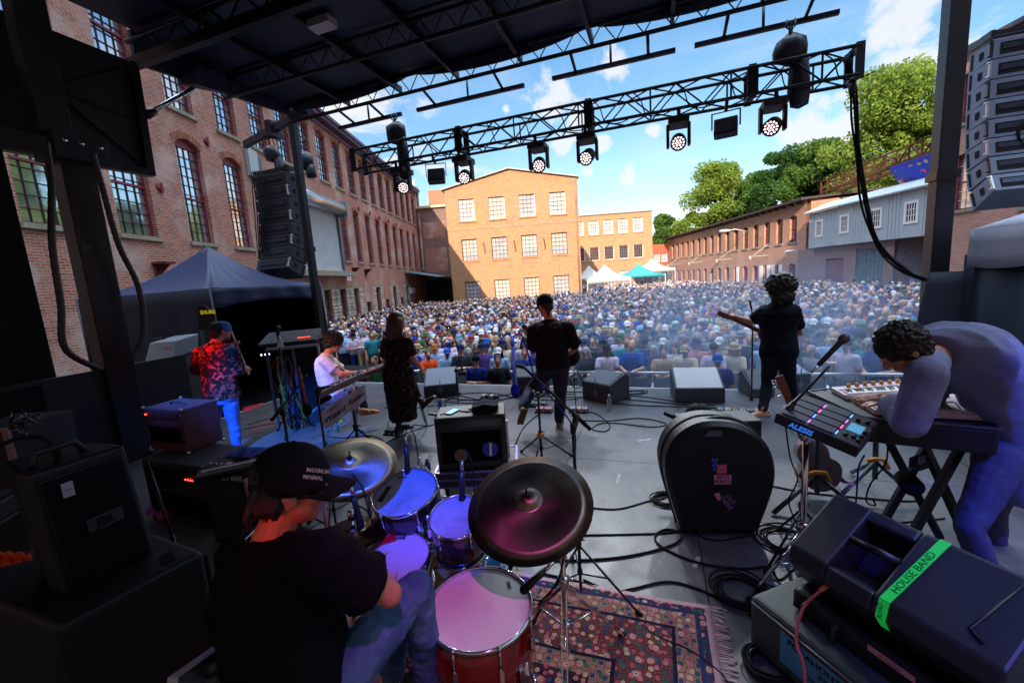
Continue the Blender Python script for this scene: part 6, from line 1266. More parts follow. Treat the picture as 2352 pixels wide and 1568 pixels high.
b = MB(); b.tube([P(wS*.1, .1, hS), P(wS*.15, .12, hS+.05), P(wS*.55, .12, hS+.055), P(wS*.62, .11, hS)], .014, 8); b.build('handle', BLK, t)
b = MB(); b.box(P(.075, -.012, hS-.10), (.035, .004, .06), Matrix((u, v, V((0, 0, 1)))).transposed()); lb_ = b.build('paper_label', M('label_paper', T('b8b0c8'), .7), t); text_mb('1', .03, P(.075, -.015, hS-.10), (0, 0, 1), -u, .001).build('label_text', BLKM, lb_)
b = MB(); b.tube(smooth_path([P(.12, .14, hS), P(.10, .16, hS+.09), P(.02, .2, hS+.11), P(-.08, .25, hS+.02), P(-.1, .3, hS-.3)], 6), .009, 8); b.cyl(P(.12, .14, hS-.01), P(.118, .145, hS+.04), .014, n=10); tag(b.build('speaker_lead', RUB), 'lead looping out of the top of the lower left loudspeaker', 'cable')
t = thing('mic_stand', 'thin black pole leaning beside the lower left loudspeaker', 'stand', fl(420, 1300, 0)); b = MB(); b.cyl(at(338, 1060, 2.4), at(395, 1230, 2.2), .009, n=8); b.cyl(at(395, 1230, 2.2), V((at(395, 1230, 2.2).x+.1, 2.15, .01)), .011, n=8); b.build('pole', BLKS, t)
# far left: flight case edge, bin, orange cloth
t = thing('upright_case', 'flight case with pale aluminium edge standing at the far left', 'case', S(-4.6, 1.6, 0)); a0_ = at(14, 985, 3.2); b = MB(); b.bb((a0_.x-.5, 3.2, 0), (a0_.x+.0, 3.7, a0_.z)); b.build('case_body', BLK, t); b = MB(); b.bar(V((a0_.x, 3.195, 0)), V((a0_.x, 3.195, a0_.z)), .05, .02, up=(0, 1, 0)); b.bar(V((a0_.x-.5, 3.195, a0_.z)), V((a0_.x, 3.195, a0_.z)), .04, .02); b.build('metal_edge', M('edge_pinkish', T('a88a84'), .45, .6), t)
t = thing('small_case', 'small aluminium edged case at the far left below the upright case', 'case', at(0, 1150, 2.5)); c_ = at(-20, 1150, 2.5); b = MB(); b.box(c_-V((0, 0, .04)), (.22, .3, .10), rotz(.3)); b.build('case_body', BLK, t); b = MB()
for z in (.02, -.10):
    for q in ((.11, -.15), (.11, .15)): b.box(c_+rotz(.3) @ V((q[0], 0, z)), (.02, .3, .014), rotz(.3))
b.build('metal_edge', ALU, t)
b = MB(); p0 = [at(-40, 1265, 2.0), at(70, 1275, 2.0), at(78, 1330, 1.9), at(-40, 1365, 1.8)]; b.grid(lambda u_, v_: p0[0].lerp(p0[1], u_).lerp(p0[3].lerp(p0[2], u_), v_)+V((0, 0, .012*sin(u_*26+v_*5)+.01*sin(v_*20))), 30, 14); tag(b.build('orange_cloth', M('cloth_orange', T('f0552a'), .8, var=.15, vs=12), solid=.01), 'crumpled orange cloth at the far left edge', 'cloth')
t = thing('shelf_table', 'dark shelf at the far left under the orange cloth', 'table', at(-30, 1330, 1.95)); b = MB(); c_ = at(-40, 1320, 1.95); b.box(c_-V((0.1, 0, .05)), (.6, .5, .03)); b.build('board', BLK, t); b = MB(); b.cyl(V((c_.x+.1, c_.y+.15, 0)), V((c_.x+.1, c_.y+.15, c_.z-.06)), .015); b.build('leg', BLKS, t)
b = MB(); R0 = random.Random(9)
for i in range(26): c_ = at(45+R0.uniform(-14, 22), 975+R0.uniform(-25, 30), 3.1); b.tube([c_, c_+V((R0.uniform(-.06, .06), R0.uniform(-.04, .04), R0.uniform(-.06, .06))), c_+V((R0.uniform(-.09, .09), 0, R0.uniform(-.09, .05)))], [.016, .01, .002], 4)
tag(b.build('plastic_bag', M('shiny_bag', (.03, .03, .035), .08, spec=1.0, coat=1)), 'crumpled shiny black plastic bag hung at the far left case', 'bag')
# burgundy combo on rack
TOLEX = M('burgundy_tolex', T('5a3038'), .6, bump=.5, bs=180, var=.1)
rz_ = .60; t, P, w_, u, v = cab('amplifier_rack', 'black amplifier rack with red lights under the burgundy combo amplifier', 'rack', (352, 1190), (505, 1222), 0, rz_, .45, BLK)
b = MB(); b.prism([P(.04, -.004, rz_-.22), P(w_-.04, -.004, rz_-.22), P(w_-.04, -.004, rz_-.05), P(.04, -.004, rz_-.05)], -v*.008); f_ = b.build('control_panel', M('panel_black', (.03, .032, .036), .3, .5), t)
b = MB()
for i in range(4): b.ell(P(w_*.68+.035*i, -.02, rz_-.13), .006, None, 8, 6)
b.build('red_light', M('led_red', (1, .05, .02), .4, emis=4), f_); b = MB()
for i in range(5): b.cyl(P(.08+.06*i, -.012, rz_-.13), P(.08+.06*i, -.03, rz_-.13), .014, n=12)
b.build('knob', BLKS, f_); b = MB(); b.prism([P(.05, -.003, .08), P(w_-.05, -.003, .08), P(w_-.05, -.003, .3), P(.05, -.003, .3)], -v*.004); b.build('opening', M('hole_black'), t)
R0 = random.Random(2); b = MB(); b.grid(lambda a, c: P(.08+.3*a, -.05-.04*c+.02*sin(a*9), .12+.06*sin(a*5+c*4)*c+.03*sin(a*17)), 16, 8); tag(b.build('rag', M('rag_pink', T('c8506a'), .8, col2=T('4a4aa0'), vs=14)), 'crumpled pink and blue rag in the amplifier rack opening', 'cloth')
t, P, w_, u, v = cab('combo_amplifier', 'burgundy combo guitar amplifier standing on the black rack behind the loudspeaker', 'amplifier', (347, 1030), (433, 1040), rz_, .42, .34, TOLEX, corners=CHR, bevel=.01)
H = .42
b = MB(); b.prism([P(.03, -.003, H-.10), P(w_-.03, -.003, H-.10), P(w_-.03, -.003, H-.03), P(.03, -.003, H-.03)], -v*.006); f_ = b.build('control_panel', M('panel_brown', T('4a2c2c'), .4), t); b = MB(); b.ell(P(.05, -.012, H-.06), .007, None, 8, 6); b.build('pilot_light', M('led_red'), f_)
b = MB(); b.prism([P(.05, -.003, .09), P(w_-.05, -.003, .09), P(w_-.05, -.003, .24), P(.05, -.003, .24)], -v*.004); b.build('open_back', M('hole_black'), t)
b = MB(); b.tube([P(w_*.3, .15, H), P(w_*.35, .15, H+.025), P(w_*.65, .15, H+.025), P(w_*.7, .15, H)], .009, 8); b.build('handle', BLK, t); b = MB()
for x in (.02, w_-.02):
    for z in (.05, .16, .27, .36): b.ell(P(x, -.004, z), .006, None, 6, 5)
b.build('studs', CHR, t)
# bass amp
t, P, w_, u, v = cab('bass_amplifier', 'black bass amplifier with lettered panel right of the amplifier rack', 'amplifier', (495, 1245), (612, 1262), 0, .66, .42, M('amp_black', (.012, .012, .016), .6, bump=.3, bs=150), corners=M('corner_black', (.03, .03, .03), .3), bevel=.008)
text_mb('ROCKET BASS', w_*.105, P(w_*.46, -.008, .60), u, (0, 0, 1), .001, .03).build('panel_letters', WHITEP, t); b = MB(); b.prism([P(.02, .01, .665), P(w_-.02, .01, .665), P(w_-.02, .14, .665), P(.02, .14, .665)], (0, 0, .004)); tp_ = b.build('top_panel', M('panel_black'), t)
b = MB()
for i in range(9): b.cyl(P(.04+(w_-.08)*i/8, .05, .668), P(.04+(w_-.08)*i/8, .05, .690), .010, n=10)
b.build('knob', ALU, tp_); b = MB()
for i in range(26): b.bar(P(.02+(w_-.04)*i/25, .18, .668), P(.02+(w_-.04)*i/25, .40, .668), .004, .006)
b.build('vent_ribs', BLKS, t); b = MB(); b.prism([P(.03, -.004, .04), P(w_-.03, -.004, .04), P(w_-.03, -.004, .54), P(.03, -.004, .54)], -v*.006); b.build('grille_cloth', GRIL, t)
b = MB(); c_ = P(w_*.45, .22, .69); b.grid(lambda a, c: c_+u*(a-.5)*.30+v*(c-.5)*.2+V((0, 0, .02+.03*abs(sin(a*7+c*3))*sin(pi*c)*sin(pi*a)+.01)), 20, 12); tag(b.build('blue_cloth', M('cloth_navy', T('26337a'), .85)), 'folded dark blue cloth on top of the bass amplifier', 'cloth')
b = MB(); c_ = fl(500, 1090, .64); b.grid(lambda a, c: c_+V((.26*(a-.5)+.1*c, .14*(c-.5)+.1*a, .04+.02*sin(a*11+c*5))), 16, 8); tag(b.build('white_towel', M('towel', T('b0a8c8'), .9)), 'pale rumpled towel between the combo amplifier and the bass amplifier', 'towel')
t = thing('pedal_case', 'long black pedal case lying across the amplifier rack', 'case', fl(520, 1085, .66)); c_ = fl(512, 1100, .68); b = MB(); b.box(c_+V((.03, .1, .03)), (.5, .17, .06), rotz(.45)); b.build('case_body', BLKS, t, bevel=.02); b = MB(); b.box(c_+V((.03, .1, .064)), (.42, .03, .006), rotz(.45)); b.build('ridge', ALU, t)
mic('pale pencil microphone standing in front of the bass amplifier', at(578, 1160, 2.2), at(566, 1092, 2.25), .017, .018, M('mic_pale', T('a88a90'), .4, .4), BLKM)
# centre amp on flight case
t, P, w_, u, v = cab('flight_case', 'low flight case with purple lit metal edges on short legs at centre stage', 'case', (1003, 1120), (1188, 1110), .18, .14, .52, BLK, bevel=.004)
b = MB()
for y in (-.004, .52):
    for z in (.0, .07, .14): b.bar(P(0, y, z), P(w_, y, z), .022, .012)
for x in (0, w_): b.bar(P(x, 0, .14), P(x, .52, .14), .02, .016); b.bar(P(x, 0, 0), P(x, .52, 0), .02, .016)
b.build('metal_edges', M('edge_purple_lit', T('8a7fc0'), .3, .8), t); W9 = w_  # purple stage light put into the aluminium colour
for x in (.08, w_-.08):
    for y in (.07, .45): b = MB(); b.cyl(P(x, y, 0), P(x, y, -.10), .028, .018, 10); b.cyl(P(x, y, -.10), P(x, y, -.178), .022, .016, 10); b.build('leg', BLKM, t)
b = MB(); b.bar(P(w_*.88, .02, .144), P(w_*.88, .5, .144), .004, .03)
t, P, w_, u, v = cab('guitar_amplifier', 'black guitar amplifier with two round stickers on the flight case at centre stage', 'amplifier', (1008, 1082), (1168, 1070), .32, .50, .36, M('amp_tolex', (.012, .011, .013), .55, bump=.4, bs=160), bevel=.012)
b = MB(); b.prism([P(.05, -.003, .07), P(w_-.05, -.003, .07), P(w_-.05, -.003, .36), P(.05, -.003, .36)], -v*.004); b.build('open_back', M('hole_black'), t)
b = MB(); b.cyl(P(w_*.34, -.006, .14), P(w_*.34, -.012, .14), .06, n=24, smooth=False); o = b.build('round_sticker', M('sticker_tan', T('7a5a3a'), .5), t); text_mb('speaker', .022, P(w_*.34, -.013, .14), u+V((0, 0, -.2)), (0, 0, 1), .001).build('sticker_letters', M('sticker_dark', T('2a1a10'), .6), o)
b = MB(); b.cyl(P(w_*.76, -.006, .18), P(w_*.76, -.012, .18), .07, n=24, smooth=False); o = b.build('round_sticker', M('sticker_blue', T('2a2ab0'), .5), t); b = MB(); b.bar(P(w_*.76, -.015, .12), P(w_*.77, -.015, .24), .02, .003, up=v); b.build('white_strip', WHITEP, o)
b = MB(); b.prism([P(.03, -.004, .40), P(w_-.03, -.004, .40), P(w_-.03, -.004, .47), P(.03, -.004, .47)], -v*.005); b.build('control_strip', M('panel_black'), t); b = MB(); b.bar(P(w_+.006, .05, .06), P(w_+.006, .05, .42), .012, .03, up=u); b.build('side_strip', ALU, t); b = MB()
for x in (0.02, w_-.02):
    for z in (.1, .25, .4): b.ell(P(x, -.005, z), .006, None, 6, 5)
b.build('studs', M('brass', T('b08a4a'), .3, 1), t)
b = MB(); c_ = P(w_*.72, .17, .50); 
for i in range(5): b.grid(lambda a, c, i=i: c_+u*((a-.5)*.24)+v*((c-.5)*.2)+V((0, 0, .012+.011*i+.010*sin(a*8+i)+.008*sin(c*7+i*2))), 12, 8)
tag(b.build('folded_shirt', M('cloth_black', (.02, .02, .03), .9), solid=.006), 'folded black cloth on top of the centre guitar amplifier', 'cloth')
t = thing('phone', 'mobile phone with lit pale blue screen on the centre guitar amplifier', 'phone', P(.14, .14, .5)); R_ = Matrix((u, v, V((0, 0, 1)))).transposed() @ rotz(-.5); b = MB(); b.box(P(.15, .15, .507), (.075, .15, .009), R_); b.build('case', BLK, t, bevel=.003); b = MB(); b.box(P(.15, .15, .5125), (.066, .138, .001), R_); b.build('screen', M('phone_screen', T('8fc4dc'), .1, emis=.5), t)
b = MB(); b.bar(P(.05, .10, .506), P(.11, .20, .506), .012, .01); tag(b.build('marker_pen', M('pen_red', T('b8402a'), .4)), 'red marker pen beside the phone on the centre amplifier', 'pen')
b = MB(); b.bar(P(-.06, .12, .515), P(.02, .06, .515), .02, .02); tag(b.build('grip_handle', BLK), 'short black grip sticking out left of the centre amplifier top', 'grip')
b = MB(); b.tube(smooth_path([P(.22, .16, .505), P(.30, .12, .507), P(.38, .15, .505), P(.3, .2, .506)], 5), .006, 6); tag(b.build('strap_band', M('strap_brown', T('3a2620'), .6)), 'dark leather strap lying between phone and folded cloth', 'strap')
# ---- bottles
def bottle(label, p, m, cm, h=.21, r=.032, lab=None):
    t = thing('water_bottle', label, 'bottle', p); b = MB(); b.lathe(p, (0, 0, 1), [(r*.9, 0), (r, .006), (r, h*.35), (r*.94, h*.4), (r, h*.45), (r, h*.66), (r*.8, h*.78), (r*.42, h*.9), (r*.40, h*.93)], 18); b.build('bottle_body', m, t); b = MB(); b.cyl(V(p)+V((0, 0, h*.93)), V(p)+V((0, 0, h)), r*.46, n=12); b.build('bottle_cap', cm, t)
    if lab: b = MB(); b.cyl(V(p)+V((0, 0, h*.42)), V(p)+V((0, 0, h*.64)), r*1.01, n=18); b.build('bottle_label', lab, t)
CLR = M('clear_plastic', (.75, .8, .85), .08, trans=.85); BLU = M('blue_drink', T('3a5ab8'), .2, trans=.4)
bottle('clear water bottle right of the bottle with red cap on the stage floor', fl(1021, 950, 0), CLR, WHITEP, .24); bottle('blue labelled bottle with red cap on the stage floor near the left wedge', fl(1013, 946, 0), BLU, M('cap_red', T('d0482a'), .5), .21)
bottle('clear water bottle standing in front of the centre wedge', fl(1400, 942, 0), CLR, WHITEP, .24); bottle('clear bottle with orange cap left of the centre amplifier', fl(985, 1098, 0), BLU, M('cap_orange', T('e0622a'), .5), .22); bottle('clear ribbed bottle left of the orange capped bottle', fl(968, 1100, 0), CLR, WHITEP, .24)
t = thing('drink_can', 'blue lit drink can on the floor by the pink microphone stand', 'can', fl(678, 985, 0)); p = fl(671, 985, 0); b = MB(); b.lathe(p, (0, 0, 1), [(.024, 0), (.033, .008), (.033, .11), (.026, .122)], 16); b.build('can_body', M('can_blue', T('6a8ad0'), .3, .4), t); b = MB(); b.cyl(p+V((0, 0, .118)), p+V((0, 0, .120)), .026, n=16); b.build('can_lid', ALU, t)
# ---- wedges
WDG = M('wedge_paint', (.035, .045, .055), .5, var=.1, bump=.3, bs=90); WDT = M('wedge_sky_sheen', (.42, .43, .44), .45, .2)  # top grille coloured pale for the sky reflected off its slope
def wedge(label, pa, pb, h=.36, d0=.5, grille=WDG, body=WDG, flip=1, cross=False, hb=.14, yaw=None, back=.30):
    """pa, pb : pixels of the near base corners; the sloped grille faces away from the audience unless flip<0"""
    a = fl(*pa); c = fl(*pb); u = (c-a); w_ = u.length; u.normalize(); v = V((-u.y, u.x, 0)); t = thing('stage_wedge', label, 'monitor speaker', a, 0, 'monitor wedges along the stage front')
    P = lambda x, y, z: a+u*x+v*y+V((0, 0, z)); pr = [(0, 0), (0, hb), (d0*.80, h), (d0, h*.85), (d0, 0)] if flip > 0 else [(0, 0), (0, h*.8), (d0*.2, h), (d0, hb), (d0, 0)]
    b = MB(); b.prism([P(0, y, z) for y, z in pr], u*w_); b.build('cabinet', body, t, bevel=.012)
    y0, z0, y1, z1 = (pr[1][0], pr[1][1], pr[2][0], pr[2][1]) if flip > 0 else (pr[2][0], pr[2][1], pr[3][0], pr[3][1]); n_ = V((0, 0, 1))*(y1-y0)-v*(z1-z0); n_ = n_.normalized(); b = MB()
    b.prism([P(.03, y0, z0)+v*.02+n_*.004, P(w_-.03, y0, z0)+v*.02+n_*.004, P(w_-.03, y1, z1)-v*.02+n_*.004, P(.03, y1, z1)-v*.02+n_*.004], n_*.008); b.build('grille', grille, t, bevel=.004)
    if cross: b = MB(); m = P(w_/2, 0, 0); b.bar(P(w_/2, -.003, .02), P(w_/2, -.003, hb+.1 if flip > 0 else h*.75), .006, .012, up=u); b.prism([P(w_/2-.04, -.004, .10), P(w_/2+.04, -.004, .10), P(w_/2+.04, -.004, .18), P(w_/2-.04, -.004, .18)], -v*.006); b.build('logo_bar', M('wedge_grey', (.16, .18, .2), .5), t)
    return t, P, w_
wedge('blue grey wedge monitor with cross bar behind the woman in the dress', (975, 915), (1052, 908), .44, .62, M('wedge_blue', (.20, .25, .31), .5, bump=.6, bs=120), WDG, 1, True, hb=.22)  # pale blue grille colour stands in for sky light on the slope
wedge('dark wedge monitor turned left in front of the centre guitarist', (1338, 915), (1402, 930), .42, .5, M('wedge_slate', (.07, .09, .11), .5, bump=.5, bs=120), WDG, 1, True, hb=.30)
t, P, w_ = wedge('wide wedge monitor with pale top between the two guitarists', (1551, 925), (1666, 925), .44, .55, WDT, M('wedge_side', (.06, .068, .08), .6), 1, hb=.22)
wedge('small black wedge monitor beside the shaggy haired guitarist', (1728, 915), (1780, 912), .36, .42, WDG, WDG, 1); wedge('upright wedge monitor hidden behind the legs of the centre guitarist', (1185, 905), (1262, 902), .42, .42, WDG, WDG, 1, hb=.3)
wedge('wedge monitor right of the shaggy haired guitarist', (1815, 905), (1862, 902), .42, .5, M('wedge_blue'), WDG, 1, True, hb=.3); wedge('blue lit wedge monitor left of the keyboard stool', (660, 958), (715, 975), .36, .45, M('wedge_blue'), WDG, 1)
# ---- pedals and small boxes
def pedalboard(label, px, py, n, cols, w_=.07, yaw=0):
    p = fl(px, py); t = thing('pedalboard', label, 'effect pedals', p); b = MB(); R_ = rotz(-YS+yaw); L_ = n*(w_+.02); b.box(p+V((0, 0, .012)), (L_, .17, .02), R_); b.build('board', BLK, t)
    for i in range(n):
        c_ = p+R_ @ V((-L_/2+(i+.5)*(w_+.02), 0, .045)); b = MB(); b.box(c_, (w_, .12, .045), R_); o = b.build('pedal', M('pedal_'+cols[i % len(cols)], T(cols[i % len(cols)]), .4, .2), t, bevel=.004); b = MB()
        for k in (-1, 1): b.cyl(c_+R_ @ V((k*.018, .03, .022)), c_+R_ @ V((k*.018, .03, .036)), .008, n=8)
        b.cyl(c_+R_ @ V((0, -.035, .022)), c_+R_ @ V((0, -.035, .035)), .009, n=8); b.build('knobs', CHR, o)
pedalboard('row of effect pedals beside the bare foot of the right guitarist', 1705, 950, 7, ('8a8f94', 'b8bcc0', 'b8863a', 'a09a90')); pedalboard('two small effect pedals left of the pedal row', 1675, 968, 2, ('b85a4a', 'c0c0c4')); pedalboard('effect pedals behind the legs of the centre guitarist', 1230, 932, 4, ('a8b0b8', '7a8088')); pedalboard('pinkish effect pedal at the foot of the centre guitarist', 1250, 945, 2, ('b07a80',), .11)
pedalboard('small pedals right of the centre guitarist', 1330, 945, 3, ('9aa0a8', 'c0a8a0')); pedalboard('power strip and pedals left of the centre guitarist', 1125, 915, 4, ('c8ccd0', '3a4048'), .06)
pedalboard('pedal boxes under the keyboard', 905, 995, 3, ('2a2c30', '4a4e54'), .06); pedalboard('foot pedal by the keyboardist shoes', 925, 962, 2, ('3a4048',), .08)
# ---- lap steel, keyboard with scarf, stool
t = thing('drum_stool', 'black topped stool with blue lit legs under the seated keyboardist', 'stool', fl(770, 1000)); p = V((g3['pel'].x, g3['pel'].y, 0)); sz = g3['pel'].z-.12
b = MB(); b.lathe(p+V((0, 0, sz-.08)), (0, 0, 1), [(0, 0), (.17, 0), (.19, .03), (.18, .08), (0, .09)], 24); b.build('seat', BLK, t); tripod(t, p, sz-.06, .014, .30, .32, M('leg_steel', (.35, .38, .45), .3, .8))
t = thing('keyboard', 'small keyboard with black and white keys in front of the seated keyboardist', 'keyboard', at(800, 905, 4.6)); k0 = at(732, 918, 4.55); k1 = at(838, 868, 4.75); ku = (k1-k0).normalized(); kv = V((-ku.y, ku.x, 0)).normalized(); kL = (k1-k0).length
b = MB(); b.prism([k0, k0+ku*kL, k0+ku*kL+kv*.3, k0+kv*.3], (0, 0, .06)); b.build('case', M('kb_case', T('8a7a94'), .45), t, bevel=.008); b = MB(); nk = 28
for i in range(nk): x = .03+(kL-.06)*i/nk; b.prism([k0+ku*x+kv*.02+V((0, 0, .062)), k0+ku*(x+(kL-.06)/nk-.003)+kv*.02+V((0, 0, .062)), k0+ku*(x+(kL-.06)/nk-.003)+kv*.14+V((0, 0, .062)), k0+ku*x+kv*.14+V((0, 0, .062))], (0, 0, .012))
b.build('white_keys', WHITEP, t); b = MB()
for i in range(nk):
    if i % 7 not in (2, 6): x = .03+(kL-.06)*(i+.7)/nk; b.prism([k0+ku*x+kv*.06+V((0, 0, .075)), k0+ku*(x+.012)+kv*.06+V((0, 0, .075)), k0+ku*(x+.012)+kv*.14+V((0, 0, .075)), k0+ku*x+kv*.14+V((0, 0, .075))], (0, 0, .01))
b.build('black_keys', BLKS, t)
sc_ = thing('lettered_banner', 'white cloth with black lettering hung along the front of the keyboard', 'banner', k0); q = [at(733, 945, 4.50), at(838, 880, 4.72), at(843, 915, 4.70), at(748, 985, 4.46)]
b = MB(); b.grid(lambda a, c: q[0].lerp(q[1], a).lerp(q[3].lerp(q[2], a), c)+kv*(-.03-.02*sin(a*14+c*4)), 30, 8); b.build('cloth', M('cloth_white', T('cbbfd4'), .85), sc_, solid=.004)
def qq(a, c): return q[0].lerp(q[1], a).lerp(q[3].lerp(q[2], a), c)-kv*.07
for wd, a, c, sz_ in (('Wizard', .28, .56, .085), ('Rodeo', .78, .46, .075), ('Lizard', .24, .17, .045)): text_mb(wd, sz_, qq(a, c), qq(a+.1, c)-qq(a-.1, c), V((0, 0, 1)), .0, .02).build('cloth_letters', BLKM, sc_)
t = thing('keyboard_stand', 'black tripod stand with green foot tape under the small keyboard', 'stand', at(800, 985, 4.6)); p = fl(798, 985, 0); p = V((k0.lerp(k1, .6).x, k0.lerp(k1, .6).y+.1, 0)); tripod(t, p, k0.z, .016, .34, .38, BLKS, 3, -60)
b = MB(); b.cyl(fl(770, 985, .03), fl(788, 960, .12), .014); b.build('green_tape', M('green_band'), t); b = MB(); b.limb(k0+V((0, 0, -.03)), k0+ku*.12+V((0, 0, -.03)), .035, .03); b.build('knob', BLKM, t)
ls = thing('lap_steel', 'lap steel instrument on thin metal legs under the hands of the seated player', 'instrument', at(850, 860, 5.5)); a = at(798, 877, 5.5); c = at(868, 852, 5.65); d_ = (c-a).normalized(); v_ = V((-d_.y, d_.x, 0)); b = MB(); b.prism([a-v_*.12, a+d_*.9-v_*.10, a+d_*.9+v_*.10, a+v_*.12], (0, 0, .06)); b.build('body', M('steel_wood', T('8a5a44'), .35), ls, bevel=.01); b = MB()
for i in range(10): b.cyl(a+v_*(-.07+.015*i)+V((0, 0, .068)), a+d_*.85+v_*(-.06+.013*i)+V((0, 0, .068)), .0012, n=4)
b.build('strings', CHR, ls)
for x, y in ((.08, -.1), (.08, .1), (.85, -.09), (.85, .09)): b = MB(); p_ = a+d_*x+v_*y; b.cyl(p_, V((p_.x+d_.x*(.18 if x > .5 else -.05), p_.y, .02)), .012, n=8); b.build('leg', M('leg_steel'), ls)
# ---- console, spaghetti rack in front of the tent
cA = at(605, 800, 6.0); cons = thing('equipment_rack', 'open metal framed rack with a tangle of coloured cables under the monitor desk', 'rack', (at(620, 900, 6.1).x, 6.1, 0)); p0, p1 = at(612, 803, 6.1), at(715, 790, 6.1); fr = MB()
P0 = V((p0.x, 6.1, -.1)); P1 = V((p1.x, 6.3, -.1)); Z0 = -.1; Z1 = p0.z
for pz in ((P0, P1),):
    for q_ in (P0, P0.lerp(P1, .5), P1): fr.bar(V((q_.x, q_.y, Z0)), V((q_.x, q_.y, Z1)), .04, .03)
    fr.bar(V((P0.x, P0.y, Z1)), V((P1.x, P1.y, Z1)), .04, .04); fr.bar(V((P0.x, P0.y, Z0+.02)), V((P1.x, P1.y, Z0+.02)), .04, .03)
fr.build('frame', M('edge_purple_lit2', T('9aa0a4'), .35, .8), cons); b = MB(); b.prism([V((P0.x+.02, P0.y+.1, Z0)), V((P1.x, P1.y+.1, Z0)), V((P1.x, P1.y+.6, Z0)), V((P0.x+.02, P0.y+.6, Z0))], (0, 0, Z1-Z0)); b.build('case_body', BLKM, cons)
for i, cc in enumerate(('d8702a', 'c8b83a', '3a8a4a', '3a5ab0', 'b03a3a', '20242a')):
    b = MB(); R0 = random.Random(i+20)
    for k in range(3):
        x = R0.uniform(.1, .4); st_ = P0.lerp(P1, x)+V((0, .03, Z1-P0.z-.12)); pts = [st_]
        for j in range(5): pts.append(P0.lerp(P1, x+.06*j+R0.uniform(-.06, .1))+V((R0.uniform(-.05, .05), -.05-.03*j, (Z1-P0.z)*(1-(j+1)/5)*R0.uniform(.6, .95)+.03)))
        b.tube(smooth_path(pts, 5), .007, 5)
    b.build('coloured_cable', M('cab_'+cc, T(cc, .5), .5), cons)
dk = thing('monitor_desk', 'dark mixing desk with small lights inside the tent mouth', 'mixing desk', (p0.x, 6.3, p0.z)); b = MB(); dz0 = V((p0.x-.15, 6.15, p0.z+.03)); du = (P1-P0).normalized(); dvv = V((-du.y, du.x, 0)); b.prism([dz0, dz0+dvv*.7, dz0+dvv*.7+V((0, 0, .16)), dz0+V((0, 0, .05))], du*.80); b.build('desk_body', BLK, dk, bevel=.01)
b = MB()
for i in range(14):
    for j in range(4): c_ = dz0+du*(.08+.047*i)+dvv*(.1+.12*j)+V((0, 0, .075+.022*j)); b.box(c_, (.012, .02, .012))
b.build('faders', M('fader_grey', (.35, .37, .4), .5), dk); b = MB(); b.box(dz0+du*.62+dvv*.1+V((0, 0, .085)), (.18, .04, .012), Matrix((du, dvv, V((0, 0, 1)))).transposed()); b.build('red_strip', M('red_lit', (1, .08, .06), .4, emis=.8), dk)
b = MB(); 
for i in range(3): b.ell(at(600+9*i, 815-i, 6.6), .012, None, 8, 6)
b.build('violet_light', M('led_violet', (.5, .35, 1), .4, emis=5), dk)
b7 = V((at(640, 780, 5.9).x, 5.9, 0)); mic_stand('mic stand with a white paper clipped on it in front of the tent', b7, at(640, 765, 5.9).z, None, .014, .3); mic('vocal microphone on top of the stand in front of the tent', at(640, 765, 5.9), at(640, 752, 5.9), .018, .03); b = MB(); b.prism([at(641, 770, 5.88), at(652, 795, 5.88), at(636, 800, 5.88)], (0, .01, 0)); tag(b.build('paper_sheet', WHITEP), 'white paper sheet clipped to the mic stand by the tent', 'paper')
# antenna with lettering and green meter by the tent pole
t = thing('antenna_paddle', 'black paddle antenna with yellow lettering beside the tent', 'antenna', at(470, 730, 6.2)); b = MB(); b.prism([at(455, 757, 6.2), at(455, 700, 6.2), at(468, 700, 6.2), at(492, 720, 6.2), at(492, 757, 6.2)], (0, .02, 0)); b.build('paddle', BLK, t); text_mb('SHURE', .075, at(477, 717, 6.19), (1, 0, 0), (0, 0, 1), 0, .04).build('lettering', M('yellow_print', T('d8d02a'), .5, emis=.15), t)
b = MB(); b.cyl(V((at(462, 757, 6.2).x, 6.2, 0)), at(462, 757, 6.21), .018); b.build('pole', BLKS, t)
t = thing('rack_meter', 'green lit meter box behind the blue cap', 'meter', at(487, 752, 6.1)); b = MB(); b.bb(at(480, 775, 6.1), at(506, 738, 6.3)); b.build('box', BLK, t); b = MB(); b.prism([at(482, 768, 6.085), at(500, 768, 6.085), at(500, 750, 6.085), at(482, 750, 6.085)], (0, .005, 0)); b.build('display', M('green_lit', (.05, .9, .2), .4, emis=.7), t)
t = thing('road_case', 'grey road case with a small red emblem beyond the plywood wall', 'case', at(360, 800, 6.3)); ca, cb2 = at(332, 832, 6.3), at(402, 822, 6.3); b = MB(); b.prism([V((ca.x-.1, ca.y, -.1)), V((cb2.x+.05, cb2.y, -.1)), V((cb2.x+.05, cb2.y+.6, -.1)), V((ca.x-.1, ca.y+.6, -.1))], (0, 0, ca.z+.08)); q9 = thing('crate', 'black crate carrying the grey road case', 'crate', (ca.x, ca.y, -.1)); b.build('crate_body', BLK, q9, bevel=.01); cu_ = (cb2-ca).normalized(); b = MB(); b.prism([ca, ca+cu_*(cb2-ca).length, cb2+V((-.02, .1, .26)), ca+V((.04, .1, .28))], V((0, .5, .05))); b.build('case_body', M('case_grey', T('7a7f86'), .5, var=.1), t, bevel=.02); b = MB(); b.tube([ca+cu_*.1+V((0, .12, .3)), ca+cu_*.12+V((0, .1, .33)), ca+cu_*.25+V((0, .1, .33)), ca+cu_*.27+V((0, .12, .3))], .01, 6); b.build('handle', BLK, t); text_mb('Pelican', .06, at(386, 800, 6.26), (1, 0, .05), (0, 0, 1), .0, .02).build('emblem', M('emblem_red', T('b04028'), .5), t)
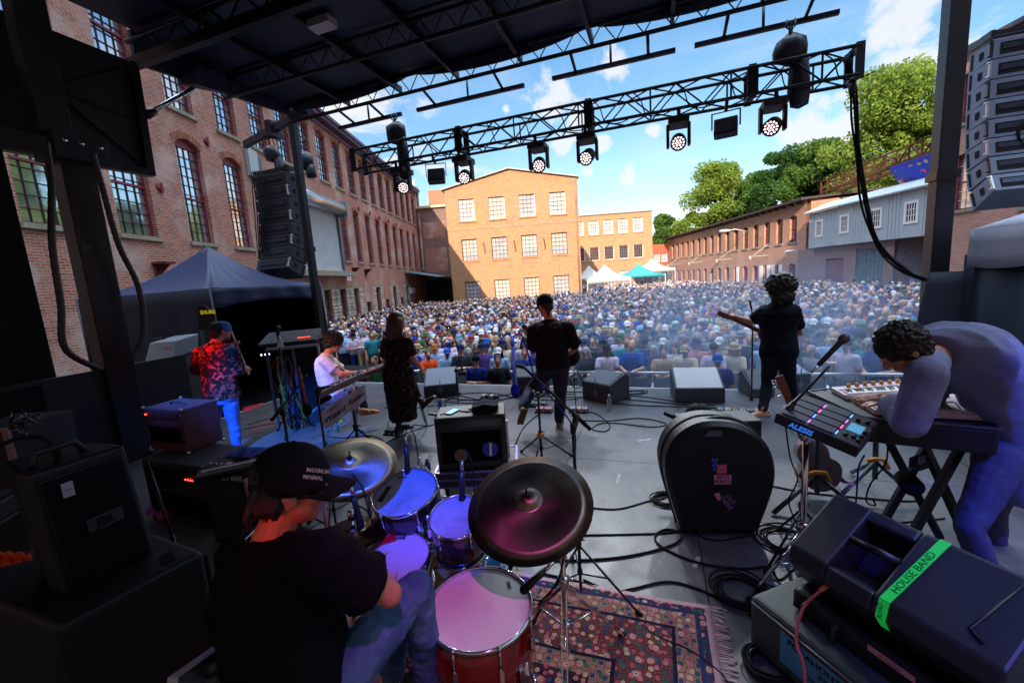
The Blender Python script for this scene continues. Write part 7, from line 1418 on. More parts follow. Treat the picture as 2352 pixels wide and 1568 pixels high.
b = MB(); b.prism([fl(560, 935), fl(606, 925), fl(602, 932), fl(556, 948)], (0, 0, .006)); tag(b.build('red_tape', M('tape_red', T('c83a44'), .6)), 'strip of red tape on the stage edge by the tent', 'tape')
# ---- round hard case with stickers
bc = fl(1657, 1232, 0); sc = (at(1657, 1100, bc.y)-at(1656, 1101, bc.y)).length; u = V((cos(-.12), sin(-.12), 0)); v = V((-u.y, u.x, 0)); ctr = at(1656, 1100, bc.y)
t = thing('round_hard_case', 'big black round shouldered hard case with stickers standing on the stage', 'case', (bc.x, bc.y, 0)); n = 44; pts = []
pxl = [(1572, 1228), (1540, 1120), (1537, 1060), (1560, 1010), (1605, 978), (1655, 970), (1706, 978), (1752, 1010), (1774, 1060), (1772, 1120), (1742, 1210), (1735, 1226)]
W_ = [at(x, y, bc.y) for x, y in pxl]; W_ = [V((w.x, bc.y+(w.x-bc.x)*u.y/u.x, w.z)) for w in W_]; W_[0].z = W_[-1].z = .02
sm_ = [W_[0]]+smooth_path(W_[0:], 5)[1:]
b = MB(); b.loft([[ctr.lerp(q_, .93)-v*.0 for q_ in sm_], [q_+v*.035 for q_ in sm_], [q_+v*.28 for q_ in sm_], [ctr.lerp(q_, .93)+v*.315 for q_ in sm_]], smooth=False); b.build('case_shell', M('case_black', (.006, .007, .009), .5, bump=.4, bs=120), t, bevel=.015)
b = MB(); b.tube([q_+v*.155 for q_ in sm_], .012, 8); b.build('seam_rib', BLK, t); b = MB(); hp = [at(1592, 1010, bc.y+.1), at(1600, 975, bc.y+.1), at(1655, 958, bc.y+.1), at(1712, 975, bc.y+.1), at(1722, 1008, bc.y+.1)]; b.tube(smooth_path(hp, 6), .016, 8); b.build('handle', BLK, t)
def stk(px, py, w_, h_, col, txt=None, tc='1a1420', rot=0, sz=None, dz=0.0, nm='sticker'):
    c_ = at(px, py, bc.y-.012); xx = (u*cos(rot)+V((0, 0, 1))*sin(rot)); zz_ = (V((0, 0, 1))*cos(rot)-u*sin(rot)); o = None
    if col: b = MB(); b.prism([c_-xx*w_/2-zz_*h_/2, c_+xx*w_/2-zz_*h_/2, c_+xx*w_/2+zz_*h_/2, c_-xx*w_/2+zz_*h_/2], v*.002); o = b.build(nm, M('stk_'+col, T(col), .5), t)
    if txt:
        for i, l in enumerate(txt): text_mb(l, sz or h_*.45, c_-v*.002+zz_*((len(txt)-1)/2-i)*(sz or h_*.45)*.95, xx, zz_, .0012, .03).build('sticker_letters', M('ink_'+tc, T(tc), .5), o or t)
stk(1658, 1077, .07, .07, 'c85a68', None); stk(1658, 1077, .05, .05, 'e8a0a8', ('co',), 'b03048', 0, .03); stk(1660, 1101, .12, .072, 'd890a8', ('PETTY', 'BUNCO'), '1a1018', 0, .033)
stk(1672, 1150, .1, .06, None, ('OUT', 'THERE'), '8a6a90', -.9, .045)
b = MB()
for i, (x, y) in enumerate(((1640, 1058), (1644, 1066), (1638, 1070), (1641, 1078), (1636, 1056), (1646, 1056))): b.ell(at(x, y, bc.y-.012), (.012, .003, .016), None, 8, 6)
b.build('blue_sticker', M('stk_blue', T('2a4a8a'), .5), t); b = MB(); b.prism([at(1640, 1135, bc.y-.01), at(1652, 1130, bc.y-.01), at(1656, 1145, bc.y-.01), at(1650, 1150, bc.y-.01)], v*.002); b.build('pink_sticker', M('stk_pink', T('c08a8a'), .5), t)
b = MB(); b.prism([at(1620, 1002, bc.y-.0), at(1700, 1002, bc.y), at(1690, 990, bc.y), at(1630, 990, bc.y)], v*.002+V((0, 0, .001))); b.build('grey_label', M('label_grey', T('5a5a6a'), .5), t)
# small box with cap behind it
t, P, w_, u2, v2 = cab('tool_box', 'low black box behind the round hard case', 'box', (1572, 1120), (1748, 1115), 0, .62, .3, BLK); c_ = at(1608, 968, P(0, .2, 0).y)
ct = thing('baseball_cap', 'black baseball cap lying on the box behind the round hard case', 'cap', P(.17, .15, .62)); cap_parts(ct, P(.17, .14, .60), (-.9, .1, 0), (0, 0, 1), BLKM, 1.1)
t = thing('mic_stand', 'short black rod pointing up left behind the round hard case', 'stand', P(.0, .1, .6)); b = MB(); b.cyl(P(.03, .1, .60), at(1525, 948, P(0, .1, 0).y+.1), .012); b.build('rod', BLKS, t); b = MB(); a_ = at(1525, 948, P(0, .1, 0).y+.1); d_ = (P(.03, .1, .6)-a_).normalized(); b.cyl(a_, a_+d_*.14, .018, n=10); b.build('grip', RUB, t)
# ---- acoustic guitar on stand, second stand
GRYS = M('stand_grey', T('4a5260'), .45, .3)
for k_, (px, py, lab) in enumerate(((1878, 1090, 'folding guitar stand with orange hub holding the acoustic guitar'), (2012, 1060, 'folding guitar stand with orange hub behind the keyboard stand'))):
    hubp = at(px, py, 3.15+.1*k_); bs_ = V((hubp.x, hubp.y, 0)); t = thing('guitar_stand', lab, 'guitar stand', bs_); b = MB(); b.cyl(hubp+V((0, 0, -.15)), hubp+V((0, .02, .35)), .02); b.build('pole', GRYS, t); b = MB(); b.tube([hubp+V((-.09, -.02, .02)), hubp+V((-.04, -.03, .04)), hubp+V((.04, -.03, .03)), hubp+V((.08, -.03, -.05))], .018, 8); b.build('orange_hub', ORG, t)
    for (dx, dy) in ((-.42, -.1), (.20, -.25), (.1, .35)): b = MB(); b.cyl(hubp, V((bs_.x+dx, bs_.y+dy, .02)), .018, n=8); b.build('leg', GRYS, t)
gc = at(1872, 1065, 3.28); guitar('acoustic guitar with dark back leaning on its stand under the drum pad', gc, (-.25, .25, 1), (.2, 1, 0), M('guitar_back', T('6a6468'), .3, coat=.4), M('neck_wood'), L=.55, s=1.05, kind='ac')
b = MB(); pts = smooth_path([at(1910, 1075, 3.2), at(1935, 1105, 3.2), at(1960, 1115, 3.15), at(1935, 1135, 3.12), at(1925, 1160, 3.1), at(1930, 1200, 3.0)], 6); b.loft([[p_-V((.018, 0, .0)), p_+V((.018, 0, .012)), p_+V((.018, .003, .012)), p_-V((.018, -.003, 0))] for p_ in pts], smooth=False); tag(b.build('guitar_strap', M('strap_violet', T('5a4a88'), .8)), 'violet strap trailing from the acoustic guitar', 'strap')
# ---- keyboards in open case on an X stand
kt = thing('keyboard_case', 'open black keyboard case holding two white synthesizers at the right', 'keyboard case', at(1990, 930, 2.3)); c0 = at(1850, 896, 2.55); c1 = at(2155, 935, 2.05); cz = .93
K = [fl(1855, 898, 1.02), fl(1985, 958, 1.02), fl(2300, 985, 1.02), fl(2200, 862, 1.02)]; cx_ = sum((k for k in K), V((0, 0, 0)))/4
b = MB(); b.prism([V((k.x, k.y, .86)) for k in K], (0, 0, .155)); b.build('case_tray', M('case_black'), kt, bevel=.02, seg=3); b = MB()
for i in range(4): b.bar(K[i]+V((0, 0, .0)), K[(i+1) % 4], .012, .012)
b.build('case_rim', M('rim_grey', (.12, .12, .14), .35, .6), kt)
def KP(a, c, dz=.0): return K[0].lerp(K[3], a).lerp(K[1].lerp(K[2], a), c)+V((0, 0, dz))
PINK = M('synth_white', T('d8c4cc'), .45)
for nm, (a0_, a1_, c0_, c1_), lab in (('synthesizer', (.12, .62, .10, .42), 'white synthesizer with orange knobs in the rear half of the open keyboard case'), ('synthesizer', (.14, .95, .50, .90), 'white synthesizer with dark red knobs under the hand of the bent player')):
    t = thing(nm, lab, 'synthesizer', KP(a0_, c0_)); b = MB(); b.prism([KP(a0_, c1_, -.0), KP(a1_, c1_, -.0), KP(a1_, c0_, -.0), KP(a0_, c0_, -.0)], (0, 0, .035)); b.build('body', PINK, t, bevel=.006); b = MB(); km = c0_+(c1_-c0_)*.58
    N_ = 22
    for i in range(N_): f0 = a0_+.02+(a1_-a0_-.04)*i/N_; f1 = a0_+.02+(a1_-a0_-.04)*(i+.9)/N_; b.prism([KP(f0, c1_-.01, .036), KP(f1, c1_-.01, .036), KP(f1, km, .036), KP(f0, km, .036)], (0, 0, .008))
    b.build('white_keys', WHITEP, t); b = MB()
    for i in range(N_):
        if i % 7 not in (2, 6): f0 = a0_+.02+(a1_-a0_-.04)*(i+.65)/N_; f1 = f0+.009; b.prism([KP(f0, km+(c1_-km)*.6, .044), KP(f1, km+(c1_-km)*.6, .044), KP(f1, km, .044), KP(f0, km, .044)], (0, 0, .008))
    b.build('black_keys', BLKS, t); b = MB()
    for i in range(7): c_ = KP(a0_+.10+(a1_-a0_)*.11*i, c0_+(c1_-c0_)*.2, .035); b.cyl(c_, c_+V((0, 0, .028)), .014, .012, 12); b.cut()
    b.each('knob', M('knob_red', T('9a3a44'), .4) if c0_ > .4 else ORG, t); b = MB(); b.prism([KP(a0_+.01, c0_+(c1_-c0_)*.5, .0355), KP(a0_+(a1_-a0_)*.8, c0_+(c1_-c0_)*.5, .0355), KP(a0_+(a1_-a0_)*.8, c0_+(c1_-c0_)*.42, .0355), KP(a0_+.01, c0_+(c1_-c0_)*.42, .0355)], (0, 0, .003)); b.build('button_row', M('dark_rows', T('5a3038'), .5), t)
xs = thing('keyboard_stand', 'black crossed tube stand under the keyboard case', 'stand', (cx_.x, cx_.y, 0)); X0 = V((K[0].x+.18, K[0].y-.05, .86)); 
for (a_, b_) in (((2010, 955, .84), (2160, 1235, .03)), ((2165, 960, .84), (2030, 1195, .03)), ((2230, 985, .84), (2085, 1245, .03)), ((2085, 940, .84), (2250, 1300, .03))): b = MB(); b.bar(q3(*a_[:2], a_[2]), q3(*b_[:2], b_[2]), .045, .045); b.build('leg', M('stand_black', (.03, .032, .038), .4, .3), xs, bevel=.005)
hb_ = at(2088, 1108, 2.55); b = MB(); b.cyl(hb_-V((.03, .06, 0)), hb_+V((.03, .06, 0)), .06, n=20); b.build('pivot', BLKM, xs)
t = thing('power_adapter', 'small silver power adapter hanging at the crossed keyboard stand', 'power adapter', at(2120, 1065, 2.4)); b = MB(); b.box(at(2112, 1062, 2.42), (.10, .06, .07), rotz(.3)); b.build('adapter_body', BLK, t, bevel=.006); b = MB(); b.box(at(2118, 1055, 2.38), (.06, .005, .05), rotz(.3)); b.build('face_plate', ALU, t)
# drum pad
dp = thing('drum_pad', 'black electronic drum pad with eight pads tilted on a chrome stand', 'drum pad', at(1890, 960, 2.25)); D0, D1, D2, D3 = at(1782, 948, 2.30), at(1975, 1028, 1.98), at(2001, 995, 2.10), at(1850, 900, 2.42)
D3 = D0+(D2-D1); nD = (D1-D0).cross(D3-D0).normalized(); nD = nD if nD.z > 0 else -nD
DP = lambda a, c, dz=0: D0.lerp(D1, a).lerp(D3.lerp(D2, a), c)+nD*dz
ext = 1.9; D3 = D0+(D3-D0)*ext; D2 = D1+(D2-D1)*ext
b = MB(); b.prism([DP(0, 0), DP(1, 0), DP(1, 1), DP(0, 1)], -nD*.065); b.build('body', BLK, dp, bevel=.008)
for i in range(2):
    for j in range(4):
        a0_ = .06+.33*i; c0_ = .06+.22*j; b = MB(); b.prism([DP(a0_, c0_), DP(a0_+.30, c0_), DP(a0_+.30, c0_+.19), DP(a0_, c0_+.19)], nD*.008); o = b.build('pad', M('pad_rubber', (.05, .055, .07), .5), dp, bevel=.003)
        b = MB(); b.prism([DP(a0_+.31, c0_+.04, .001), DP(a0_+.325, c0_+.04, .001), DP(a0_+.325, c0_+.15, .001), DP(a0_+.31, c0_+.15, .001)], nD*.003); b.build('light_bar', M(('lit_violet', 'lit_blue', 'lit_pink')[(i+j) % 3], ((.5, .12, .9), (.12, .3, 1), (.9, .1, .35))[(i+j) % 3], .4, emis=1.0), o)
b = MB(); b.prism([DP(.76, .35, .001), DP(.92, .35, .001), DP(.92, .62, .001), DP(.76, .62, .001)], nD*.003); b.build('display', M('lcd', T('4a90b0'), .3, emis=.35), dp); b = MB()
for x, y in ((.80, .18), (.88, .2), (.95, .15), (.95, .3), (.95, .45), (.8, .75), (.9, .78)): b.cyl(DP(x, y), DP(x, y, .014), .011, n=12)
b.build('knob', BLKS, dp); al = (D1-D0).normalized(); b = text_mb('ALESIS', .042, DP(.34, 0, -.033)-(D3-D0).normalized()*.004, al, nD, .0, .03, shear=.2); b.build('lettering', M('letters_blue', T('3a78e0'), .4, emis=.35), dp)
t = thing('pad_stand', 'chrome tripod pole stand carrying the electronic drum pad', 'stand', (at(1862, 1200, 2.28).x, 2.28, 0)); ps_ = V((at(1852, 1000, 2.28).x, 2.28, 0)); tripod(t, ps_, at(1852, 1000, 2.28).z, .017, .36, .40, HW, 3, 190, double=False)
# ---- lower right: big wedge on cases
GT = [at(1912, 1128, 2.10), at(2420, 1370, 1.66)]
W0 = at(1916, 1124, 1.95); W1 = at(2440, 1372, 1.25); e = (W1-W0); e.z = 0; WL = e.length; e.normalize(); dn = V((-e.y, e.x, 0)); dn = -dn if dn.dot(CAM-W0) < 0 else dn
zt = (W0.z+W1.z)/2; zb = zt-.40
def frac(px):
    lo, hi = 0.0, 1.0
    for _ in range(30):
        m = (lo+hi)/2; lo, hi = (m, hi) if proj(V((W0.x, W0.y, zt))+e*WL*m)[0] < px else (lo, m)
    return lo*WL
bw = thing('stage_monitor', 'large black monitor speaker with green lettered tape at the lower right', 'monitor speaker', (W0.x, W0.y, zb)); P = lambda x, y, z: V((W0.x, W0.y, 0))+e*x+dn*y+V((0, 0, z))
print('WEDGE', WL, W0.z, W1.z, [tuple(round(q) for q in proj(P(x, y, z))[:2]) for x, y, z in ((0, 0, zt), (0, .3, zt-.2), (0, .32, zt-.27), (WL, 0, zt))], frac(2013), frac(2134), frac(2175))
hgt = zt-zb; pr = [(-.02, hgt*.97), (.0, hgt*1.0), (.30, hgt*.52), (.32, hgt*.34), (.22, 0.0), (-.10, 0), (-.14, hgt*.5)]
b = MB(); k0_, k1_ = frac(2005), frac(2120)
for (xa, xb) in ((0, k0_), (k1_, WL)): b.prism([P(xa, y, zb+z) for y, z in pr], e*(xb-xa))
pi_ = [(-.02, hgt*.97), (.0, hgt), (.05, hgt*.92), (-.02, hgt*.62), (.12, hgt*.30), (.27, hgt*.50), (.30, hgt*.52), (.32, hgt*.34), (.22, 0.0), (-.10, 0), (-.14, hgt*.5)]
b.prism([P(k0_, y, zb+z) for y, z in pi_], e*(k1_-k0_)); b.build('cabinet', M('monitor_blue_black', (.02, .022, .03), .45, bump=.4, bs=140), bw, bevel=.012)
b = MB(); b.cyl(P(k0_, .14, zb+hgt*.74), P(k1_, .14, zb+hgt*.74), .018, n=12); b.build('handle_bar', BLKS, bw)
sl = V(P(0, .30, zb+hgt*.52))-P(0, .0, zb+hgt); sn = e.cross(sl).normalized(); sn = sn if sn.z > 0 else -sn; x_ = frac(2160)
b = MB(); b.prism([P(x_, .0, zb+hgt)+sn*.002, P(x_+.036, .0, zb+hgt)+sn*.002, P(x_+.036-.035, .30, zb+hgt*.52)+sn*.002, P(x_-.035, .30, zb+hgt*.52)+sn*.002], sn*.0015); s3 = V(P(0, .22, zb))-P(0, .32, zb+hgt*.34); s3n = e.cross(s3).normalized(); s3n = s3n if s3n.dot(dn) > 0 else -s3n
x_ -= .035; b.prism([P(x_, .32, zb+hgt*.34)+s3n*.002, P(x_+.036, .32, zb+hgt*.34)+s3n*.002, P(x_+.034, .285, zb+hgt*.2)+s3n*.002, P(x_+.002, .285, zb+hgt*.2)+s3n*.002], s3n*.0015); s4 = V(P(0, .32, zb+hgt*.34))-P(0, .30, zb+hgt*.52); s4n = e.cross(s4).normalized(); s4n = s4n if s4n.dot(dn) > 0 else -s4n; b.prism([P(x_, .30, zb+hgt*.52)+s4n*.002, P(x_+.036, .30, zb+hgt*.52)+s4n*.002, P(x_+.036, .32, zb+hgt*.34)+s4n*.002, P(x_, .32, zb+hgt*.34)+s4n*.002], s4n*.0015)
GTP = M('green_tape', T('22d854'), .6, emis=.10); tp_ = b.build('tape', GTP, bw); sd = sl.normalized(); Ls = sl.length
text_mb('HOUSE BAND', .038, P(x_+.036, .16, zb+hgt*.745)+sn*.005, -sd+e*.09, -e-sd*.09, .0, .0).build('tape_letters', BLKM, tp_)
text_mb('ROAD', .024, P(x_+.018, .318, zb+hgt*.43)+dn*.008, V((0, 0, 1)), -e, .0, .01).build('tape_letters', BLKM, tp_)
b = MB(); b.tube([P(WL*.90, .03, zb+hgt*.97), P(WL*.84, .24, zb+hgt*.63), P(WL*.90, .26, zb+hgt*.60)], .006, 6); b.prism([P(-.003, .0, zb+.1), P(-.003, .03, zb+hgt*.85), P(-.003, .24, zb+hgt*.52)], e*-.004); b.build('moulding', BLKS, bw)
CG = M('case_greenish', T('3a4a46'), .6, var=.15, bump=.3, bs=80)
hz = zb-.004; tz = .30; HL = WL+.1
t = thing('hard_case', 'black moulded hard case stacked under the large monitor speaker', 'case', P(.0, .0, tz+.01)); b = MB(); b.prism([P(.02, -.25, tz+.004), P(HL, -.25, tz+.004), P(HL, .31, tz+.004), P(.02, .31, tz+.004)], (0, 0, hz-tz-.006)); b.build('case_body', M('case_black'), t, bevel=.03, seg=4); b = MB(); b.bar(P(0.04, .313, hz-.08), P(HL, .313, hz-.08), .01, .016); b.build('lid_line', BLKM, t); b = MB()
for x in (.10, .24): b.tube([P(x, .30, hz-.03), P(x, .335, hz-.04), P(x, .335, hz-.12), P(x, .31, hz-.13)], .010, 8); b.cut()
b.each('latch', BLK, t); b = MB(); x_ = frac(2120); b.prism([P(x_, .314, tz+.10), P(x_+.16, .314, tz+.10), P(x_+.16, .314, tz+.075), P(x_, .314, tz+.075)], dn*.002); o = b.build('tape_label', M('label_pink', T('c89090'), .6), t); text_mb('M-1 6 Line', .018, P(x_+.08, .318, tz+.087), e, (0, 0, 1), 0).build('label_letters', BLKM, o)
t = thing('trunk', 'greenish fibre trunk with blue label at the bottom of the stack', 'trunk', P(-.08, .1, 0)); b = MB(); b.prism([P(-.12, -.3, 0.005), P(HL, -.3, 0.005), P(HL, .42, 0.005), P(-.12, .42, 0.005)], (0, 0, tz-.005)); b.build('trunk_body', CG, t, bevel=.03, seg=3); b = MB(); b.prism([P(.06, .422, .08), P(.50, .422, .08), P(.50, .422, .25), P(.06, .422, .25)], dn*.002); o = b.build('paper_label', M('label_blue', T('4a90b8'), .6), t)
for i, (w1_, sz_) in enumerate((('POCAHONTAS CO.', .042), ('INFO', .035), ('Opera House', .035))): text_mb(w1_, sz_, P(.28, .426, .215-.045*i), e, (0, 0, 1), 0, .02).build('label_letters', BLKM, o)
b = MB(); b.tube([P(-.10, .423, tz-.03), P(HL, .423, tz-.03)], .006, 6); b.build('metal_rim', M('rim_worn', (.2, .2, .2), .4, .7), t)
x_ = frac(2010); t = thing('cable_lead', 'pink lit cable plugged in under the large monitor speaker', 'cable', P(x_, .3, zb)); pp = [P(x_, .27, zb+.12), P(x_-.01, .33, zb+.09), P(x_-.05, .38, zb-.02), P(x_-.04, .43, zb-.15), P(x_+.03, .47, .2), P(x_+.06, .5, .02)]; b = MB(); b.tube(smooth_path(pp, 6), .006, 8); b.build('lead', M('lead_pink_lit', T('d8606a'), .5), t); b = MB(); b.cyl(pp[0], pp[1], .011, .009, 10); b.build('plug', ORG, t)  # pink stage light put into the lead colour
t = thing('wedge_handle', 'folded metal bracket lying at the lower right corner', 'bracket', at(2330, 1500, 1.5)); b = MB(); b.bar(at(2352, 1395, 1.35), at(2255, 1500, 1.3), .02, .03); b.bar(at(2352, 1450, 1.33), at(2275, 1540, 1.3), .02, .03); b.build('rail', ALU, t)
t = thing('di_box', 'small blue box with white mark on the floor among cables at the right', 'di box', fl(1822, 1392)); c_ = fl(1822, 1390, .03); b = MB(); b.box(c_, (.13, .09, .05), rotz(-.3)); b.build('box_body', M('di_blue', T('1f5fae'), .4, .3), t, bevel=.005); text_mb('CDI', .035, c_+V((0, 0, .026)), rotz(-.9) @ V((1, 0, 0)), rotz(-.9) @ V((0, 1, 0)), 0, .03).build('box_letters', WHITEP, t)
# ladder at lower left, drummer's side
t = thing('ladder', 'aluminium ladder lying behind the drummer at the bottom edge', 'ladder', at(460, 1540, 1.0)); b = MB(); b.bar(at(395, 1580, .95), at(528, 1482, 1.15), .03, .05); b.bar(at(470, 1600, .95), at(560, 1530, 1.1), .03, .05); b.build('rail', ALU, t); b = MB(); 
for f in (.2, .7): b.bar(at(395, 1580, .95).lerp(at(528, 1482, 1.15), f), at(470, 1600, .95).lerp(at(560, 1530, 1.1), f), .025, .02)
b.build('rung', ALU, t)
# ---- cables on the floor, each its own
def cable(label, pts, r=.006, m=RUB, z=.0, k=8, loops=None):
    P3 = [fl(x, y, r+.001) for x, y in pts]; sp_ = smooth_path(P3, k); b = MB(); b.tube(sp_, r, 6); return tag(b.build('cable', m), label, 'cable')
def coil(label, px, py, r, n, rr=.006, sq=.9, seed=0):
    c = fl(px, py, 0); R0 = random.Random(seed+px); b = MB()
    for i in range(n):
        ra = r*R0.uniform(.75, 1.05); ox, oy = R0.uniform(-.15, .15)*r, R0.uniform(-.15, .15)*r; b.tube([c+V((ox+ra*cos(a), oy+ra*sq*sin(a), rr+.006*i*.7+.004*sin(3*a+i))) for a in [2*pi*j/30 for j in range(30)]], rr, 6, closed=True)
    return tag(b.build('cable_coil', RUB), label, 'cable')
cable('cable running from the dark cymbal to the small coil by the round case', [(1350, 1165), (1420, 1168), (1490, 1150), (1520, 1145), (1545, 1135)]); coil('small loose coil left of the round hard case', 1528, 1150, .12, 6)
cable('cable with one large loop below the round hard case', [(1250, 1232), (1350, 1228), (1450, 1226), (1540, 1222), (1585, 1208)]); cable('thick double cable crossing with a big loop in front of the drums', [(1240, 1285), (1350, 1285), (1450, 1275), (1545, 1250), (1565, 1225), (1530, 1215), (1505, 1230), (1520, 1255), (1600, 1290), (1700, 1305), (1760, 1300)], .008)
cable('cable over the top edge of the rug to the big coil', [(1240, 1315), (1330, 1335), (1400, 1360), (1450, 1352), (1530, 1335), (1600, 1350), (1690, 1390), (1740, 1400)], .007); cable('cable snaking across the rug to the bottom edge', [(1340, 1330), (1400, 1360), (1440, 1400), (1500, 1455), (1580, 1490), (1650, 1540), (1680, 1580)], .006)
coil('large coil of black cable at the foot of the pad stand', 1700, 1362, .16, 11); coil('flat coil of cable at the bottom right of the floor', 1770, 1530, .12, 9, seed=3); coil('loose loops of cable beside the blue box', 1790, 1440, .10, 4, seed=5); coil('coil of cable under the mic stand tripod at the right', 1800, 1240, .18, 6, seed=6)
cable('cable looping left of the blue box', [(1720, 1400), (1740, 1450), (1790, 1490), (1830, 1480), (1810, 1440), (1850, 1420)], .006); cable('purple lit cable near the blue box', [(1745, 1330), (1780, 1345), (1830, 1345), (1868, 1352)], .006, M('cable_violet_lit', T('6a5ac0'), .5))  # violet colour of the last cable holds the purple stage light
cable('cable bundle trailing from the round hard case', [(1580, 1200), (1600, 1225), (1640, 1240), (1690, 1235), (1740, 1225)], .006); cable('cable from the pad stand to the coils', [(1830, 1300), (1790, 1330), (1770, 1300), (1740, 1340), (1700, 1320)], .006)
for i, (a_, b_) in enumerate((((1010, 912), (1320, 905)), ((1000, 922), (1340, 912)), ((1060, 918), (1345, 900)), ((1040, 905), (1330, 916)))): cable('stage front cable run between the left wedge and centre wedge, strand %s' % ('nearest the lip', 'nearest the players', 'crossing upwards', 'crossing downwards')[i], [a_, (a_[0]*.7+b_[0]*.3, a_[1]+6-3*i), (a_[0]*.4+b_[0]*.6, b_[1]-4+2*i), b_], .007)
for i, (a_, b_) in enumerate((((1400, 905), (1640, 930)), ((1410, 915), (1660, 938)), ((1400, 925), (1700, 942)))): cable('stage front cable run right of the centre wedge, strand %s' % ('nearest the lip', 'in the middle', 'nearest the players')[i], [a_, (a_[0]+80, a_[1]+6), (b_[0]-70, b_[1]-6), b_], .007)
coil('pale loop of cable at the stage lip right of the centre wedge', 1455, 903, .22, 2, .008, .5); coil('cable loop behind the pale topped wedge', 1430, 915, .12, 2, .008, .6, 2)
cable('cable with two loops on the open floor behind the centre guitarist', [(1320, 965), (1400, 966), (1470, 960), (1530, 972), (1500, 980), (1420, 972), (1380, 972), (1360, 985), (1390, 990), (1400, 975), (1370, 950), (1345, 945)], .007)
cable('cable from the centre amplifier to the pedals', [(1175, 1040), (1200, 985), (1225, 960), (1240, 950)], .007); cable('cable running from the boot of the person in the dress', [(850, 1045), (900, 1010), (960, 985), (1030, 965), (1075, 950), (1110, 955)], .006); cable('thin cable by the standing boot', [(905, 955), (890, 975), (910, 985), (925, 975), (990, 978)], .006)
cable('cable under the keyboard tripod', [(740, 1000), (790, 1005), (850, 1000), (880, 1010)], .006); cable('cable loop left of the pink microphone stand', [(560, 985), (610, 975), (650, 968), (640, 958), (600, 965), (570, 975)], .006); cable('cable beyond the lap steel', [(880, 935), (930, 940), (1000, 930)], .006)
cable('cable behind the keyboard cross stand', [(1770, 1115), (1850, 1130), (1950, 1140), (2100, 1150), (2180, 1130)], .007); cable('cable in front of the lower keyboard stand leg', [(1960, 1210), (2060, 1200), (2170, 1190)], .006)
b = MB(); b.tube(smooth_path([at(1800, 945, 2.4), at(1815, 1050, 2.45), at(1832, 1100, 2.5), at(1812, 1150, 2.5), at(1828, 1200, 2.5)], 8), .0045, 6); tag(b.build('cable', RUB), 'thin cable hanging down from the left corner of the drum pad', 'cable')
b = MB(); b.tube(smooth_path([at(1985, 1045, 2.05), at(1972, 1075, 2.1), at(1968, 1130, 2.15), at(1965, 1160, 2.2)], 6), .005, 6); tag(b.build('cable', M('cable_blue_lit')), 'blue lit cable hanging down from the right corner of the drum pad', 'cable')  # cable colour carries the blue stage light
b = MB(); b.tube(smooth_path([at(2040, 990, 2.5), at(2035, 1060, 2.5), at(2000, 1110, 2.45), at(1990, 1150, 2.4), at(2010, 1160, 2.4), at(2005, 1145, 2.4)], 8), .005, 6); tag(b.build('cable', RUB), 'black cable curling down under the keyboard case', 'cable')
b = MB(); b.tube(smooth_path([at(1325, 850, 5.5), at(1340, 880, 5.45), at(1320, 890, 5.4), at(1305, 865, 5.5)], 6), .008, 5); b.tube(smooth_path([at(1318, 850, 5.5), at(1320, 900, 5.4), at(1326, 960, 5.3)], 6), .007, 5); tag(b.build('cable', RUB), 'guitar lead hanging from the hip of the centre guitarist', 'cable')
# ---- stage lamps over the musicians, out of the frame
def wash(label, pos, tgt, col, power, size=40, blend=.6, rad=.06):
    pos = V(pos); tgt = V(tgt); d = (tgt-pos).normalized(); t = thing('wash_light', label, 'stage light', pos, 0, 'wash lights on the rear roof beam'); b = MB(); b.lathe(pos-d*.22, d, [(.05, 0), (.10, .03), (.11, .2), (.10, .21), (0, .205)], 16); b.build('head', BLK, t); b = MB(); b.cyl(pos-d*.1+V((0, 0, .1)), V((pos.x-d.x*.1, pos.y-d.y*.1, 5.5)), .02); b.build('hanger', BLKS, t)
    l = bpy.data.lights.new('lamp', 'SPOT'); l.energy = power; l.color = col; l.spot_size = radians(size); l.spot_blend = blend; l.shadow_soft_size = rad; o = bpy.data.objects.new('lamp', l); scn.collection.objects.link(o); o.rotation_euler = d.to_track_quat('-Z', 'Y').to_euler(); o.location = pos+d*.03
    o.location = o.location-V(t.location); o.parent = t
BL = (.03, .08, 1.0); RD = (1, .03, .04)
wash('blue wash light aimed at the rack toms', S(-.6, -.6, 5.2), cT+V((.13, .02, 0)), BL, 1050, 13, .9); wash('violet wash light aimed at the snare and floor tom', S(.9, -.8, 5.2), q3(1010, 1375, .7), (.85, .12, .7), 210, 13, 1.0)
wash('red wash light aimed at the drummer neck', S(-.95, -.75, 1.5), at(665, 1178, 1.2), RD, 14, 8); wash('red wash light aimed at the fiddler', S(-5.0, -.6, 5.2), at(480, 840, 5.35), RD, 700, 8); wash('blue wash light aimed at the fiddler legs', S(-3.8, -.6, 5.2), at(535, 1010, 5.25), BL, 420, 8)
wash('pink wash light aimed at the seated keyboardist', S(-3.2, -.6, 5.2), at(760, 860, 5.6), (1, .35, .5), 500, 9); wash('yellow wash light aimed at the seated keyboardist shoulder', S(-5.6, -.2, 5.2), at(745, 815, 5.6), (1, .8, .1), 250, 5); wash('blue wash light aimed at the left floor', S(-3.4, -.3, 5.2), fl(690, 1005), (.03, .2, 1), 2600, 18)
wash('blue wash light aimed at the bent player', S(2.6, -.6, 5.2), at(2360, 1150, 2.3), BL, 520, 15); wash('blue wash light aimed at the lower right monitor', S(2.2, -.6, 5.2), at(2330, 1400, 1.6), BL, 260, 17); wash('blue wash light aimed at the hanging foam microphone', S(-.2, -.6, 5.2), at(1185, 860, 2.2), BL, 240, 5)
